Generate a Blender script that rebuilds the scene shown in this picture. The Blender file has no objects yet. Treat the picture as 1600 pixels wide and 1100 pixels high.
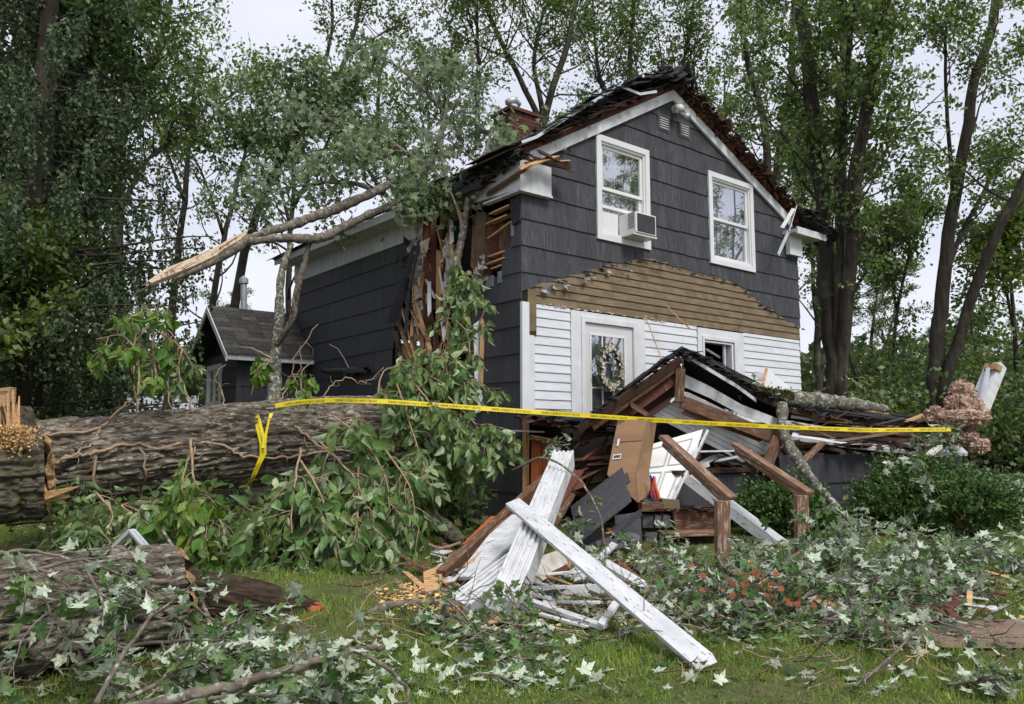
import bpy, math, random
import numpy as np
from mathutils import Vector, Matrix
R = math.radians
scene = bpy.context.scene
col = scene.collection
# ------------------------------------------------------------------ camera
FPX = 1219.0; PITCH = math.atan(135/1219); CAMH = 1.3
cam = bpy.data.cameras.new("camera"); cam_ob = bpy.data.objects.new("camera", cam); col.objects.link(cam_ob)
cam.sensor_width = 36; cam.lens = FPX/1600*36; cam.clip_end = 2000; cam.clip_start = 0.05
cam_ob.location = (0, 0, CAMH); cam_ob.rotation_euler = (R(90)+PITCH, 0, 0)
scene.camera = cam_ob
# ------------------------------------------------------------------ light
SUN_EL, SUN_AZ = R(52), R(148)      # azimuth clockwise from +Y (sky rotation)
world = bpy.data.worlds.new("World"); scene.world = world; world.use_nodes = True
nt = world.node_tree; nt.nodes.clear()
def N(t, typ, **kw):
    n = t.nodes.new(typ)
    for k, v in kw.items(): setattr(n, k, v)
    return n
wo = N(nt, 'ShaderNodeOutputWorld'); bg = N(nt, 'ShaderNodeBackground'); sky = N(nt, 'ShaderNodeTexSky')
sky.sky_type = 'NISHITA'; sky.sun_disc = False; sky.sun_elevation = SUN_EL; sky.sun_rotation = SUN_AZ; sky.dust_density = 3
bgs = N(nt, 'ShaderNodeBackground'); bgs.inputs['Strength'].default_value = 0.06
nt.links.new(sky.outputs[0], bgs.inputs['Color'])
tc = N(nt, 'ShaderNodeTexCoord'); mp = N(nt, 'ShaderNodeMapping'); mp.inputs['Scale'].default_value = (1.2, 1.2, 3.5)
ns = N(nt, 'ShaderNodeTexNoise'); ns.inputs['Scale'].default_value = 1.6; ns.inputs['Detail'].default_value = 5
cr = N(nt, 'ShaderNodeValToRGB'); cr.color_ramp.elements[0].position = .32; cr.color_ramp.elements[1].position = .68
cr.color_ramp.elements[0].color = (.66, .69, .82, 1); cr.color_ramp.elements[1].color = (.84, .86, .93, 1)
nt.links.new(tc.outputs['Generated'], mp.inputs[0]); nt.links.new(mp.outputs[0], ns.inputs['Vector'])
nt.links.new(ns.outputs['Fac'], cr.inputs[0]); nt.links.new(cr.outputs[0], bg.inputs['Color']); bg.inputs['Strength'].default_value = 0.88
ads = N(nt, 'ShaderNodeMixShader'); ads.inputs[0].default_value = 0.12
nt.links.new(bg.outputs[0], ads.inputs[1]); nt.links.new(bgs.outputs[0], ads.inputs[2]); nt.links.new(ads.outputs[0], wo.inputs[0])
sl = bpy.data.lights.new("sun", 'SUN'); sl.energy = 2.1; sl.angle = R(20); sl.color = (1, .97, .92)
so = bpy.data.objects.new("sun", sl); col.objects.link(so)
sd = Vector((math.sin(SUN_AZ)*math.cos(SUN_EL), math.cos(SUN_AZ)*math.cos(SUN_EL), math.sin(SUN_EL)))
so.rotation_euler = sd.to_track_quat('Z', 'Y').to_euler()
scene.view_settings.view_transform = 'Standard'; scene.view_settings.look = 'None'
scene.view_settings.exposure = 0.46; scene.view_settings.gamma = 1
scene.cycles.max_bounces = 6; scene.cycles.diffuse_bounces = 3; scene.cycles.transparent_max_bounces = 6
scene.cycles.transmission_bounces = 3; scene.cycles.glossy_bounces = 2
# ------------------------------------------------------------------ pixels of the photograph -> points in space
def ray(px, py):
    u = (px-800)/FPX; v = (550-py)/FPX
    return Vector((u, math.cos(PITCH)-v*math.sin(PITCH), math.sin(PITCH)+v*math.cos(PITCH)))
def at(px, py, Y):
    d = ray(px, py); return Vector((0, 0, CAMH)) + d*(Y/d.y)
def gz(x, y): 
    t = min(1, max(0, (y-3)/6.5)); return .14*t*t*(3-2*t) + .025*math.sin(x*.9+1)*math.sin(y*.7)
def on_ground(px, py, up=0.0):
    z = .07
    for _ in range(5):
        d = ray(px, py); t = (z-CAMH)/d.z; x, y = d.x*t, d.y*t; z = gz(x, y)
    return Vector((x, y, z+up))
TH = R(38.35); HC = Vector((.13, 10.5, .2))           # near corner of the house and its turn
HF = Vector((math.cos(TH), math.sin(TH), 0)); HS = Vector((-math.sin(TH), math.cos(TH), 0))
def HW(a, b, z): return HC + HF*a + HS*b + Vector((0, 0, z))
def to_house(p): q = Vector(p)-HC; return Vector((q.dot(HF), q.dot(HS), q.z))
# ------------------------------------------------------------------ objects
def link(o, parent=None):
    col.objects.link(o)
    if parent is not None: o.parent = parent
    return o
def tag(o, label=None, cat=None, group=None, kind=None):
    if label: o['label'] = label
    if cat: o['category'] = cat
    if group: o['group'] = group
    if kind: o['kind'] = kind
    return o
def empty(name, loc, label, cat, group=None, rz=0):
    o = bpy.data.objects.new(name, None); o.location = loc; o.rotation_euler = (0, 0, rz); link(o)
    o.empty_display_size = .2
    return tag(o, label, cat, group)
def wmat(o):
    return Matrix.LocRotScale(o.location, o.rotation_euler, o.scale) if o.parent is None else wmat(o.parent) @ Matrix.LocRotScale(o.location, o.rotation_euler, o.scale)
class MB:
    def __init__(s): s.v = []; s.f = []; s.m = []
    def poly(s, pts, mi=0):
        k = len(s.v); s.v += [tuple(p) for p in pts]; s.f.append(tuple(range(k, k+len(pts)))); s.m.append(mi)
    def add(s, vs, fs, mi=0):
        k = len(s.v); s.v += [tuple(p) for p in vs]
        for f in fs: s.f.append(tuple(i+k for i in f)); s.m.append(mi)
    def box(s, x0, x1, y0, y1, z0, z1, mi=0):
        s.add([(x0,y0,z0),(x1,y0,z0),(x1,y1,z0),(x0,y1,z0),(x0,y0,z1),(x1,y0,z1),(x1,y1,z1),(x0,y1,z1)],
              [(0,3,2,1),(4,5,6,7),(0,1,5,4),(1,2,6,5),(2,3,7,6),(3,0,4,7)], mi)
    def slab(s, bot, top, mi=0):
        n = len(bot)
        s.add(list(bot)+list(top), [tuple(range(n-1,-1,-1)), tuple(range(n, 2*n))] + [(i,(i+1)%n,n+(i+1)%n,n+i) for i in range(n)], mi)
    def thick(s, pts, t, mi=0):
        "a polygon in space given a thickness t along its normal"
        P = [Vector(p) for p in pts]; n = Vector((0,0,0))
        for i in range(len(P)): n += P[i].cross(P[(i+1)%len(P)])
        n.normalize(); s.slab([p-n*t/2 for p in P], [p+n*t/2 for p in P], mi)
    def bar(s, p0, p1, w, h, roll=0.0, mi=0, taper=1.0, jag=0.0, rng=None):
        p0, p1 = Vector(p0), Vector(p1); d = (p1-p0).normalized()
        r = Vector((0,0,1)) if abs(d.z) < .95 else Vector((0,1,0))
        u = d.cross(r).normalized(); v = u.cross(d)
        if roll: q = Matrix.Rotation(roll, 3, d); u, v = q@u, q@v
        vs = []
        for p, k in ((p0, 1), (p1, taper)):
            for a, b in ((-1,-1),(1,-1),(1,1),(-1,1)):
                j = d*(rng.uniform(-jag, jag) if rng else 0)
                vs.append(p+u*a*w/2*k+v*b*h/2*k+j)
        s.add(vs, [(0,1,2,3),(7,6,5,4),(0,4,5,1),(1,5,6,2),(2,6,7,3),(3,7,4,0)], mi)
    def tube(s, path, radii, n=8, mi=0, cap=True):
        P = np.array([tuple(p) for p in path], float); k = len(P)
        rr = np.interp(np.linspace(0,1,k), np.linspace(0,1,len(radii)), radii) if len(radii) != k else np.array(radii)
        T = np.gradient(P, axis=0); T /= np.linalg.norm(T, axis=1)[:,None]+1e-9
        ref = np.eye(3)[np.argmin(np.abs(T.mean(0)))]
        U = np.cross(T, ref); U /= np.linalg.norm(U, axis=1)[:,None]+1e-9; V = np.cross(T, U)
        a = np.arange(n)*2*math.pi/n
        ring = P[:,None,:] + rr[:,None,None]*(np.cos(a)[None,:,None]*U[:,None,:] + np.sin(a)[None,:,None]*V[:,None,:])
        fs = [(i*n+j, i*n+(j+1)%n, (i+1)*n+(j+1)%n, (i+1)*n+j) for i in range(k-1) for j in range(n)]
        if cap and n > 3: fs += [tuple(range(n-1,-1,-1)), tuple(range((k-1)*n, k*n))]
        s.add(ring.reshape(-1,3).tolist(), fs, mi)
    def build(s, name, mats, parent=None, smooth=False, local=None, bevel=0):
        me = bpy.data.meshes.new(name)
        vs = s.v
        if local is not None:
            inv = local.inverted(); vs = [tuple(inv @ Vector(p)) for p in vs]
        me.from_pydata(vs, [], s.f)
        mats = mats if isinstance(mats, (list, tuple)) else [mats]
        for m in mats: me.materials.append(m)
        if len(mats) > 1: me.polygons.foreach_set('material_index', s.m)
        if smooth: me.polygons.foreach_set('use_smooth', [True]*len(me.polygons))
        me.update(); o = bpy.data.objects.new(name, me); link(o, parent)
        if bevel:
            b = o.modifiers.new('bevel', 'BEVEL'); b.width = bevel; b.segments = 2; b.limit_method = 'ANGLE'
        return o
def beam(name, p0, p1, w, h, mat, parent=None, roll=0.0, bevel=.003, jag=0.0, seed=0, prof=None, cuts=1, bend=0.0, label=None):
    "one length of timber, its grain along its own X"
    p0, p1 = Vector(p0), Vector(p1); d = (p1-p0); L = d.length; d.normalize()
    r = Vector((0,0,1)) if abs(d.z) < .97 else Vector((0,1,0))
    u = r.cross(d).normalized(); v = d.cross(u)
    rng = random.Random(seed)
    prof = prof or [(-w/2,-h/2),(w/2,-h/2),(w/2,h/2),(-w/2,h/2)]
    n = len(prof); vs = []; fs = []
    ks = max(1, cuts)
    for i in range(ks+1):
        t = i/ks; x = t*L
        for (y, z) in prof:
            j = rng.uniform(-jag, jag) if i in (0, ks) else 0
            vs.append((x+j, y, z+bend*math.sin(t*math.pi)))
    for i in range(ks):
        for j in range(n): fs.append((i*n+j, i*n+(j+1)%n, (i+1)*n+(j+1)%n, (i+1)*n+j))
    fs.append(tuple(range(n-1,-1,-1))); fs.append(tuple(range(ks*n, ks*n+n)))
    m = MB(); m.add(vs, fs); o = m.build(name, mat, None, bevel=bevel)
    M_ = Matrix((d, u, v)).transposed().to_4x4() @ Matrix.Rotation(roll, 4, 'X'); M_.translation = p0
    if parent is not None:
        o.parent = parent; M_ = wmat(parent).inverted() @ M_
    loc, rot, _ = M_.decompose(); o.location = loc; o.rotation_euler = rot.to_euler()
    if label: o['label'] = label
    return o
def lone(o, label, cat, group=None): return tag(o, label, cat, group)
# ------------------------------------------------------------------ noise
def _h(ix, iy, iz, s):
    n = (ix*374761393 + iy*668265263 + iz*2147483647 + s*1274126177).astype(np.int64) & 0xffffffff
    n = ((n ^ (n >> 13))*1274126177) & 0xffffffff
    return ((n ^ (n >> 16)) & 0xffff)/65535.0
def vnoise(x, y, z, s=0):
    x, y, z = np.broadcast_arrays(np.asarray(x, float), np.asarray(y, float), np.asarray(z, float))
    ix, iy, iz = [np.floor(q).astype(np.int64) for q in (x, y, z)]
    fx, fy, fz = x-ix, y-iy, z-iz
    fx, fy, fz = [q*q*(3-2*q) for q in (fx, fy, fz)]
    r = 0
    for a in (0, 1):
        for b in (0, 1):
            for c in (0, 1):
                w = (fx if a else 1-fx)*(fy if b else 1-fy)*(fz if c else 1-fz)
                r = r + w*_h(ix+a, iy+b, iz+c, s)
    return r
# ------------------------------------------------------------------ materials
def mat(name, c1, c2=None, scale=(1,1,1), ns=5, rough=.75, bump=.0, bs=None, bscale=None, isl=0.0, ramp=(.35,.65), c3=None, s3=None, r3=(.55,.62), spec=.3, metal=0, sub=None, coord='Object', dist=.01):
    m = bpy.data.materials.new(name); m.use_nodes = True; t = m.node_tree; t.nodes.clear()
    o = N(t, 'ShaderNodeOutputMaterial'); p = N(t, 'ShaderNodeBsdfPrincipled'); t.links.new(p.outputs[0], o.inputs[0])
    p.inputs['Roughness'].default_value = rough; p.inputs['Metallic'].default_value = metal
    p.inputs['Specular IOR Level'].default_value = spec
    tc = N(t, 'ShaderNodeTexCoord')
    def noise(sc, s, detail=6, seed=0):
        mp = N(t, 'ShaderNodeMapping'); mp.inputs['Scale'].default_value = sc; mp.inputs['Location'].default_value = (seed, seed*.7, seed*1.3)
        t.links.new(tc.outputs[coord], mp.inputs[0]); n = N(t, 'ShaderNodeTexNoise'); n.inputs['Scale'].default_value = s
        n.inputs['Detail'].default_value = detail; n.inputs['Roughness'].default_value = .62
        t.links.new(mp.outputs[0], n.inputs['Vector']); return n.outputs['Fac']
    def rampn(src, lo, hi, ca, cb):
        r = N(t, 'ShaderNodeValToRGB'); r.color_ramp.elements[0].position = lo; r.color_ramp.elements[1].position = hi
        r.color_ramp.elements[0].color = ca; r.color_ramp.elements[1].color = cb; t.links.new(src, r.inputs[0]); return r.outputs[0]
    c1 = (*c1, 1); cur = None
    if c2 is None: c2 = tuple(q*.7 for q in c1[:3])
    cur = rampn(noise(scale, ns), ramp[0], ramp[1], c1, (*c2, 1))
    if c3 is not None:
        sc3, n3 = s3 or (scale, ns*2)
        f = rampn(noise(sc3, n3, 5, 3.7), r3[0], r3[1], (0,0,0,1), (1,1,1,1))
        mx = N(t, 'ShaderNodeMix', data_type='RGBA'); t.links.new(f, mx.inputs[0]); t.links.new(cur, mx.inputs[6]); mx.inputs[7].default_value = (*c3, 1)
        cur = mx.outputs[2]
    if isl:
        g = N(t, 'ShaderNodeNewGeometry'); mr = N(t, 'ShaderNodeMapRange'); mr.inputs[3].default_value = 1-isl; mr.inputs[4].default_value = 1+isl
        t.links.new(g.outputs['Random Per Island'], mr.inputs[0])
        h = N(t, 'ShaderNodeHueSaturation'); t.links.new(mr.outputs[0], h.inputs['Value']); t.links.new(cur, h.inputs['Color']); cur = h.outputs[0]
    t.links.new(cur, p.inputs['Base Color'])
    if bump:
        b = N(t, 'ShaderNodeBump'); b.inputs['Strength'].default_value = bump; b.inputs['Distance'].default_value = dist
        t.links.new(noise(bscale or scale, bs or ns*2), b.inputs['Height']); t.links.new(b.outputs[0], p.inputs['Normal'])
    return m
def leafmat(name, top, under, var=.35, rough=.5, trans=.3, hue=.02):
    m = bpy.data.materials.new(name); m.use_nodes = True; t = m.node_tree; t.nodes.clear()
    o = N(t, 'ShaderNodeOutputMaterial'); p = N(t, 'ShaderNodeBsdfPrincipled'); p.inputs['Roughness'].default_value = rough
    p.inputs['Specular IOR Level'].default_value = .35
    g = N(t, 'ShaderNodeNewGeometry'); mx = N(t, 'ShaderNodeMix', data_type='RGBA')
    mx.inputs[6].default_value = (*top, 1); mx.inputs[7].default_value = (*under, 1); t.links.new(g.outputs['Backfacing'], mx.inputs[0])
    h = N(t, 'ShaderNodeHueSaturation'); mr = N(t, 'ShaderNodeMapRange'); mr.inputs[3].default_value = 1-var; mr.inputs[4].default_value = 1+var
    t.links.new(g.outputs['Random Per Island'], mr.inputs[0]); t.links.new(mr.outputs[0], h.inputs['Value'])
    w = N(t, 'ShaderNodeTexWhiteNoise', noise_dimensions='1D'); t.links.new(g.outputs['Random Per Island'], w.inputs['W'])
    m2 = N(t, 'ShaderNodeMapRange'); m2.inputs[3].default_value = .5-hue; m2.inputs[4].default_value = .5+hue
    t.links.new(w.outputs['Value'], m2.inputs[0]); t.links.new(m2.outputs[0], h.inputs['Hue'])
    tc = N(t, 'ShaderNodeTexCoord'); no = N(t, 'ShaderNodeTexNoise'); no.inputs['Scale'].default_value = 38; no.inputs['Detail'].default_value = 3; t.links.new(tc.outputs['Object'], no.inputs['Vector'])
    br = N(t, 'ShaderNodeValToRGB'); br.color_ramp.elements[0].position = .38; br.color_ramp.elements[0].color = (.85,.84,.74,1); br.color_ramp.elements[1].position = .62; br.color_ramp.elements[1].color = (1.2,1.2,1.16,1); t.links.new(no.outputs['Fac'], br.inputs[0])
    mu = N(t, 'ShaderNodeMix', data_type='RGBA', blend_type='MULTIPLY'); mu.inputs[0].default_value = 1; t.links.new(mx.outputs[2], mu.inputs[6]); t.links.new(br.outputs[0], mu.inputs[7])
    t.links.new(mu.outputs[2], h.inputs['Color']); t.links.new(h.outputs[0], p.inputs['Base Color'])
    if trans:
        tr = N(t, 'ShaderNodeBsdfTranslucent'); ms = N(t, 'ShaderNodeMixShader'); ms.inputs[0].default_value = trans
        hs = N(t, 'ShaderNodeHueSaturation'); hs.inputs['Value'].default_value = 1.5; hs.inputs['Saturation'].default_value = 1.1
        t.links.new(h.outputs[0], hs.inputs['Color']); t.links.new(hs.outputs[0], tr.inputs['Color'])
        t.links.new(p.outputs[0], ms.inputs[1]); t.links.new(tr.outputs[0], ms.inputs[2]); t.links.new(ms.outputs[0], o.inputs[0])
    else: t.links.new(p.outputs[0], o.inputs[0])
    return m
GR = (22, 22, 1.0)
m_shingle = mat('charcoal_shingle', (.038,.039,.045), (.088,.089,.097), scale=(26,26,.7), ns=3.2, rough=.75, bump=.8, bscale=(60,60,1.2), bs=2.2, isl=.16, c3=(.14,.14,.145), s3=((9,9,.7),4), r3=(.58,.76), dist=.01, spec=.2)
m_shingle_s = mat('charcoal_side_shingle', (.05,.051,.058), (.073,.074,.082), scale=(12,12,.5), ns=2, rough=.7, bump=.2, bscale=(40,40,1), bs=2, isl=.12, c3=(.07,.07,.078), s3=((3,3,.5),3), r3=(.55,.8), dist=.005, spec=.25)
m_grayback = mat('gray_shingle_back', (.13,.14,.15), (.2,.21,.22), ns=8, rough=.85, isl=.2)
m_white = mat('white_paint', (.7,.71,.73), (.6,.61,.62), scale=(2,2,2), ns=2, rough=.5, c3=(.3,.26,.21), s3=((2,2,2),16), r3=(.7,.78), bump=.1, bs=30)
m_trim = mat('white_trim', (.72,.73,.75), (.65,.66,.67), ns=1.5, rough=.45, c3=(.42,.38,.33), s3=((1,1,1),22), r3=(.72,.8))
m_dirtywhite = mat('weathered_white', (.68,.69,.7), (.52,.53,.54), scale=(3,3,1), ns=3, rough=.7, c3=(.25,.22,.19), s3=((3,3,3),7), r3=(.62,.74), bump=.15, bs=20)
m_clap = mat('white_clapboard', (.7,.72,.75), (.58,.6,.63), scale=(.8,.8,9), ns=4, rough=.6, isl=.05, c3=(.33,.29,.24), s3=((1.2,1.2,9),9), r3=(.68,.76), bump=.25, bscale=(1.5,1.5,22), bs=4, dist=.004)
m_chip = mat('chipped_white_board', (.66,.67,.68), (.5,.51,.52), scale=(1.2,4,4), ns=3, rough=.6, c3=(.15,.12,.1), s3=((2.6,14,14),4.5), r3=(.6,.655), bump=.35, bscale=(2,12,12), bs=5, dist=.004)
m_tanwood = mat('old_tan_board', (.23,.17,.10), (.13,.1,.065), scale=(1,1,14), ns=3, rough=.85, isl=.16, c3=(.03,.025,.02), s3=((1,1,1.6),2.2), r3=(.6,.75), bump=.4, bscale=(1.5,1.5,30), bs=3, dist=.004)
m_brown = mat('weathered_brown_timber', (.15,.075,.04), (.085,.042,.026), scale=(1,10,10), ns=3, rough=.75, c3=(.32,.26,.2), s3=((1.5,20,20),4), r3=(.55,.68), bump=.4, bscale=(1.5,22,22), bs=4, dist=.004)
m_rail = mat('dark_stained_rail', (.15,.07,.04), (.21,.12,.075), scale=(1,12,12), ns=3, rough=.65, c3=(.42,.34,.27), s3=((1.8,16,16),4), r3=(.54,.64), bump=.4, bscale=(1.5,22,22), bs=4, dist=.003)
m_raw = mat('fresh_split_wood', (.62,.4,.2), (.42,.22,.1), scale=(1,12,12), ns=3, rough=.8, bump=.5, bscale=(1.5,20,20), bs=4, c3=(.16,.07,.035), s3=((1,9,9),4), r3=(.6,.7), dist=.005)
m_rawz = mat('split_framing_wood', (.55,.35,.18), (.33,.17,.08), scale=(10,10,1), ns=3, rough=.8, bump=.5, bscale=(20,20,1.5), bs=4, c3=(.12,.05,.03), s3=((8,8,1),3), r3=(.5,.66), dist=.005, isl=.35)
m_redwood = mat('red_brown_timber', (.17,.06,.035), (.09,.035,.022), scale=(14,14,1.2), ns=3, rough=.8, bump=.5, bscale=(24,24,1.5), bs=4, c3=(.42,.27,.16), s3=((10,10,1.2),3), r3=(.62,.74), isl=.3)
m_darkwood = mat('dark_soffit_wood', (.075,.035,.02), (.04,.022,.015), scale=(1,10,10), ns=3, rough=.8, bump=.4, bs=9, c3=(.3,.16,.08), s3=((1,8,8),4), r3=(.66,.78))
m_orange = mat('orange_plywood', (.5,.14,.045), (.3,.075,.03), scale=(9,9,.9), ns=3, rough=.75, bump=.4, bscale=(20,20,1.5), bs=3, isl=.12, dist=.004)
m_roof = mat('black_roof_shingle', (.02,.02,.022), (.04,.04,.042), ns=30, rough=.9, bump=.5, bs=80, isl=.4)
m_roofedge = mat('torn_roof_debris', (.03,.016,.012), (.075,.035,.024), ns=6, rough=.9, isl=.6)
m_felt = mat('black_felt', (.012,.012,.014), (.03,.03,.033), ns=8, rough=.8, bump=.5, bs=14)
m_dark = mat('painted_dark_interior', (.012,.011,.01), (.02,.018,.016), ns=3, rough=.95)  # near-black in the colour itself stands for unlit rooms and cavities
m_wingroof = mat('gray_roof_shingle', (.085,.08,.075), (.045,.043,.04), ns=14, rough=.95, isl=.35, bump=.4, bs=40)
m_insul = mat('white_insulation', (.7,.66,.6), (.4,.35,.3), ns=9, rough=1, bump=1, bs=20, dist=.03)
m_pink = mat('pink_insulation', (.5,.34,.26), (.3,.18,.13), ns=12, rough=1, bump=1, bs=26, dist=.02, c3=(.62,.48,.38), s3=((1,1,1),22), r3=(.5,.62))
m_card = mat('cardboard', (.36,.215,.12), (.3,.175,.095), scale=(1,1,3), ns=3, rough=.8, bump=.1, bs=12)
m_tapebrown = mat('packing_tape', (.29,.16,.085), (.26,.14,.075), ns=3, rough=.35, spec=.5)
m_brick = mat('chimney_brick', (.12,.05,.035), (.065,.03,.025), ns=14, rough=.9, isl=.35, bump=.4, bs=30)
m_mortar = mat('mortar', (.25,.23,.2), (.18,.16,.14), ns=10, rough=.95)
m_metal = mat('galvanised_metal', (.5,.52,.55), (.33,.35,.37), ns=6, rough=.5, metal=.5)
m_alu = mat('aluminium_strip', (.65,.67,.7), (.5,.52,.55), ns=5, rough=.4, metal=.3, spec=.5)
m_flash = mat('copper_green_flashing', (.45,.5,.48), (.6,.6,.6), ns=8, rough=.5, metal=.2)
m_pipe = mat('gray_pipe', (.04,.042,.047), (.055,.058,.065), ns=4, rough=.5, bump=0)
m_plastic = mat('white_plastic', (.74,.74,.73), (.68,.68,.66), ns=2, rough=.35, spec=.5)
m_grille = mat('gray_grille', (.1,.105,.11), (.07,.072,.075), ns=4, rough=.5)
m_vent = mat('vent_slat', (.45,.45,.43), (.33,.33,.31), ns=9, rough=.6)
m_curtain = mat('lace_curtain', (.62,.62,.66), (.42,.42,.47), scale=(16,16,.5), ns=2, rough=.9, c3=(.75,.75,.78), s3=((14,14,14),3), r3=(.5,.6))
m_blind = mat('blind_slat', (.55,.58,.62), (.5,.53,.57), ns=2, rough=.5)
m_door = mat('white_door', (.62,.63,.62), (.56,.57,.56), ns=1.5, rough=.45)
m_concrete = mat('gray_block', (.12,.125,.13), (.2,.2,.2), ns=7, rough=.9, bump=.3, bs=20)
m_yellow = mat('yellow_tape', (.82,.66,.02), (.74,.57,.02), ns=4, rough=.35, spec=.5)
m_ink = mat('black_ink', (.03,.028,.015), (.02,.02,.012), ns=4, rough=.5)
m_bark = mat('furrowed_bark', (.2,.17,.13), (.055,.045,.034), scale=(1,4,4), ns=6, rough=.95, bump=1, bscale=(1,4,4), bs=12, dist=.03, c3=(.4,.36,.29), s3=((1,3.5,3.5),9), r3=(.54,.64), ramp=(.4,.6))
m_barkmoss = mat('mossy_bark', (.19,.165,.12), (.035,.03,.022), scale=(1,2.5,2.5), ns=9, rough=.95, bump=1, bs=18, dist=.03, c3=(.09,.11,.035), s3=((1,1,1),4), r3=(.5,.66), ramp=(.3,.62))
m_rot = mat('dark_rotten_bark', (.075,.05,.035), (.02,.014,.01), scale=(.6,3,3), ns=6, rough=.95, bump=1, bscale=(1,6,6), bs=6, dist=.03, c3=(.07,.09,.02), s3=((1,1,1),5), r3=(.6,.7))
m_trunk = mat('standing_bark', (.075,.063,.05), (.03,.025,.02), scale=(4,4,.6), ns=3, rough=.95, bump=.8, bscale=(9,9,.9), bs=3, dist=.03, c3=(.13,.14,.09), s3=((1,1,1),1.5), r3=(.55,.75))
m_lichen = mat('lichen_bark', (.17,.15,.115), (.07,.06,.048), ns=14, rough=.95, bump=.6, bs=30, c3=(.36,.4,.33), s3=((1,1,1),20), r3=(.52,.6))
m_branch = mat('gray_branch_bark', (.2,.17,.135), (.075,.06,.048), ns=14, c3=(.33,.33,.28), s3=((1,1,1),22), r3=(.56,.64), rough=.9, bump=.4, bs=40)
m_vine = mat('pale_vine_bark', (.4,.29,.19), (.22,.15,.095), ns=20, rough=.9, bump=.3, bs=40)
m_twig = mat('brown_twig_bark', (.16,.1,.06), (.08,.05,.03), ns=20, rough=.9)
m_birch = mat('peeled_white_bark', (.66,.63,.58), (.4,.36,.3), ns=9, rough=.8)
m_sawdust = mat('sawdust', (.72,.48,.24), (.5,.3,.12), ns=30, rough=1, isl=.3)
m_flower = mat('rust_flower', (.3,.085,.03), (.17,.05,.02), ns=3, rough=.7, isl=.35)
m_dirt = mat('bare_dirt', (.17,.115,.085), (.24,.17,.13), ns=6, rough=.95, bump=.5, bs=40, c3=(.4,.35,.3), s3=((1,1,1),45), r3=(.66,.7))
m_slate = mat('slate_stone', (.13,.13,.14), (.08,.08,.085), ns=12, rough=.9, bump=.4, bs=20)
m_ground = mat('lawn_soil', (.07,.085,.025), (.11,.11,.04), ns=2.5, rough=.95, c3=(.16,.13,.06), s3=((1,1,1),6), r3=(.55,.72), bump=.5, bs=60, dist=.03)
L_tree = leafmat('maple_crown_leaf', (.105,.165,.042), (.19,.235,.12), .5, trans=.42)
L_tree2 = leafmat('bright_crown_leaf', (.13,.19,.04), (.18,.23,.09), .4, trans=.4)
L_dark = leafmat('dark_crown_leaf', (.075,.13,.038), (.12,.16,.075), .5, trans=.4)
L_silver = leafmat('silver_crown_leaf', (.11,.17,.06), (.27,.33,.23), .4)
L_spruce = leafmat('spruce_needle', (.055,.09,.04), (.07,.1,.05), .5, trans=0.2)
L_maple = leafmat('silver_maple_leaf', (.085,.15,.045), (.42,.48,.39), .38, trans=.22, hue=.03)
L_ovate = leafmat('hanging_leaf', (.11,.18,.055), (.26,.33,.19), .42, trans=.28, rough=.4, hue=.03)
L_fresh = leafmat('fresh_green_leaf', (.12,.21,.035), (.2,.29,.1), .4, trans=.35, hue=.03)
L_yew = leafmat('yew_needle', (.05,.1,.022), (.08,.14,.04), .5, trans=.2)
L_grass = leafmat('grass_blade', (.21,.29,.06), (.23,.3,.07), .5, trans=.4, hue=.03)
L_clover = leafmat('clover_leaf', (.09,.17,.04), (.14,.22,.08), .35, trans=.2)
L_wreath = leafmat('wreath_leaf', (.08,.12,.06), (.16,.19,.13), .4)
m_petal = mat('cream_petal', (.6,.57,.47), (.42,.36,.26), ns=5, rough=.8, isl=.3)
def glassmat():
    m = bpy.data.materials.new('window_glass'); m.use_nodes = True; t = m.node_tree; t.nodes.clear()
    o = N(t, 'ShaderNodeOutputMaterial'); a = N(t, 'ShaderNodeBsdfTransparent'); a.inputs[0].default_value = (.8,.83,.85,1)
    g = N(t, 'ShaderNodeBsdfGlossy'); g.inputs['Roughness'].default_value = .02; g.inputs[0].default_value = (.9,.9,.95,1)
    lw = N(t, 'ShaderNodeLayerWeight'); lw.inputs['Blend'].default_value = .45
    tc = N(t, 'ShaderNodeTexCoord'); n = N(t, 'ShaderNodeTexNoise'); n.inputs['Scale'].default_value = 2.5; b = N(t, 'ShaderNodeBump'); b.inputs['Strength'].default_value = .05
    t.links.new(tc.outputs['Object'], n.inputs['Vector']); t.links.new(n.outputs['Fac'], b.inputs['Height']); t.links.new(b.outputs[0], g.inputs['Normal'])
    mr = N(t, 'ShaderNodeMapRange'); mr.inputs[3].default_value = .38; mr.inputs[4].default_value = .95
    t.links.new(lw.outputs['Facing'], mr.inputs[0]); mx = N(t, 'ShaderNodeMixShader'); t.links.new(mr.outputs[0], mx.inputs[0])
    t.links.new(a.outputs[0], mx.inputs[1]); t.links.new(g.outputs[0], mx.inputs[2]); t.links.new(mx.outputs[0], o.inputs[0]); return m
m_glass = glassmat()
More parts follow.
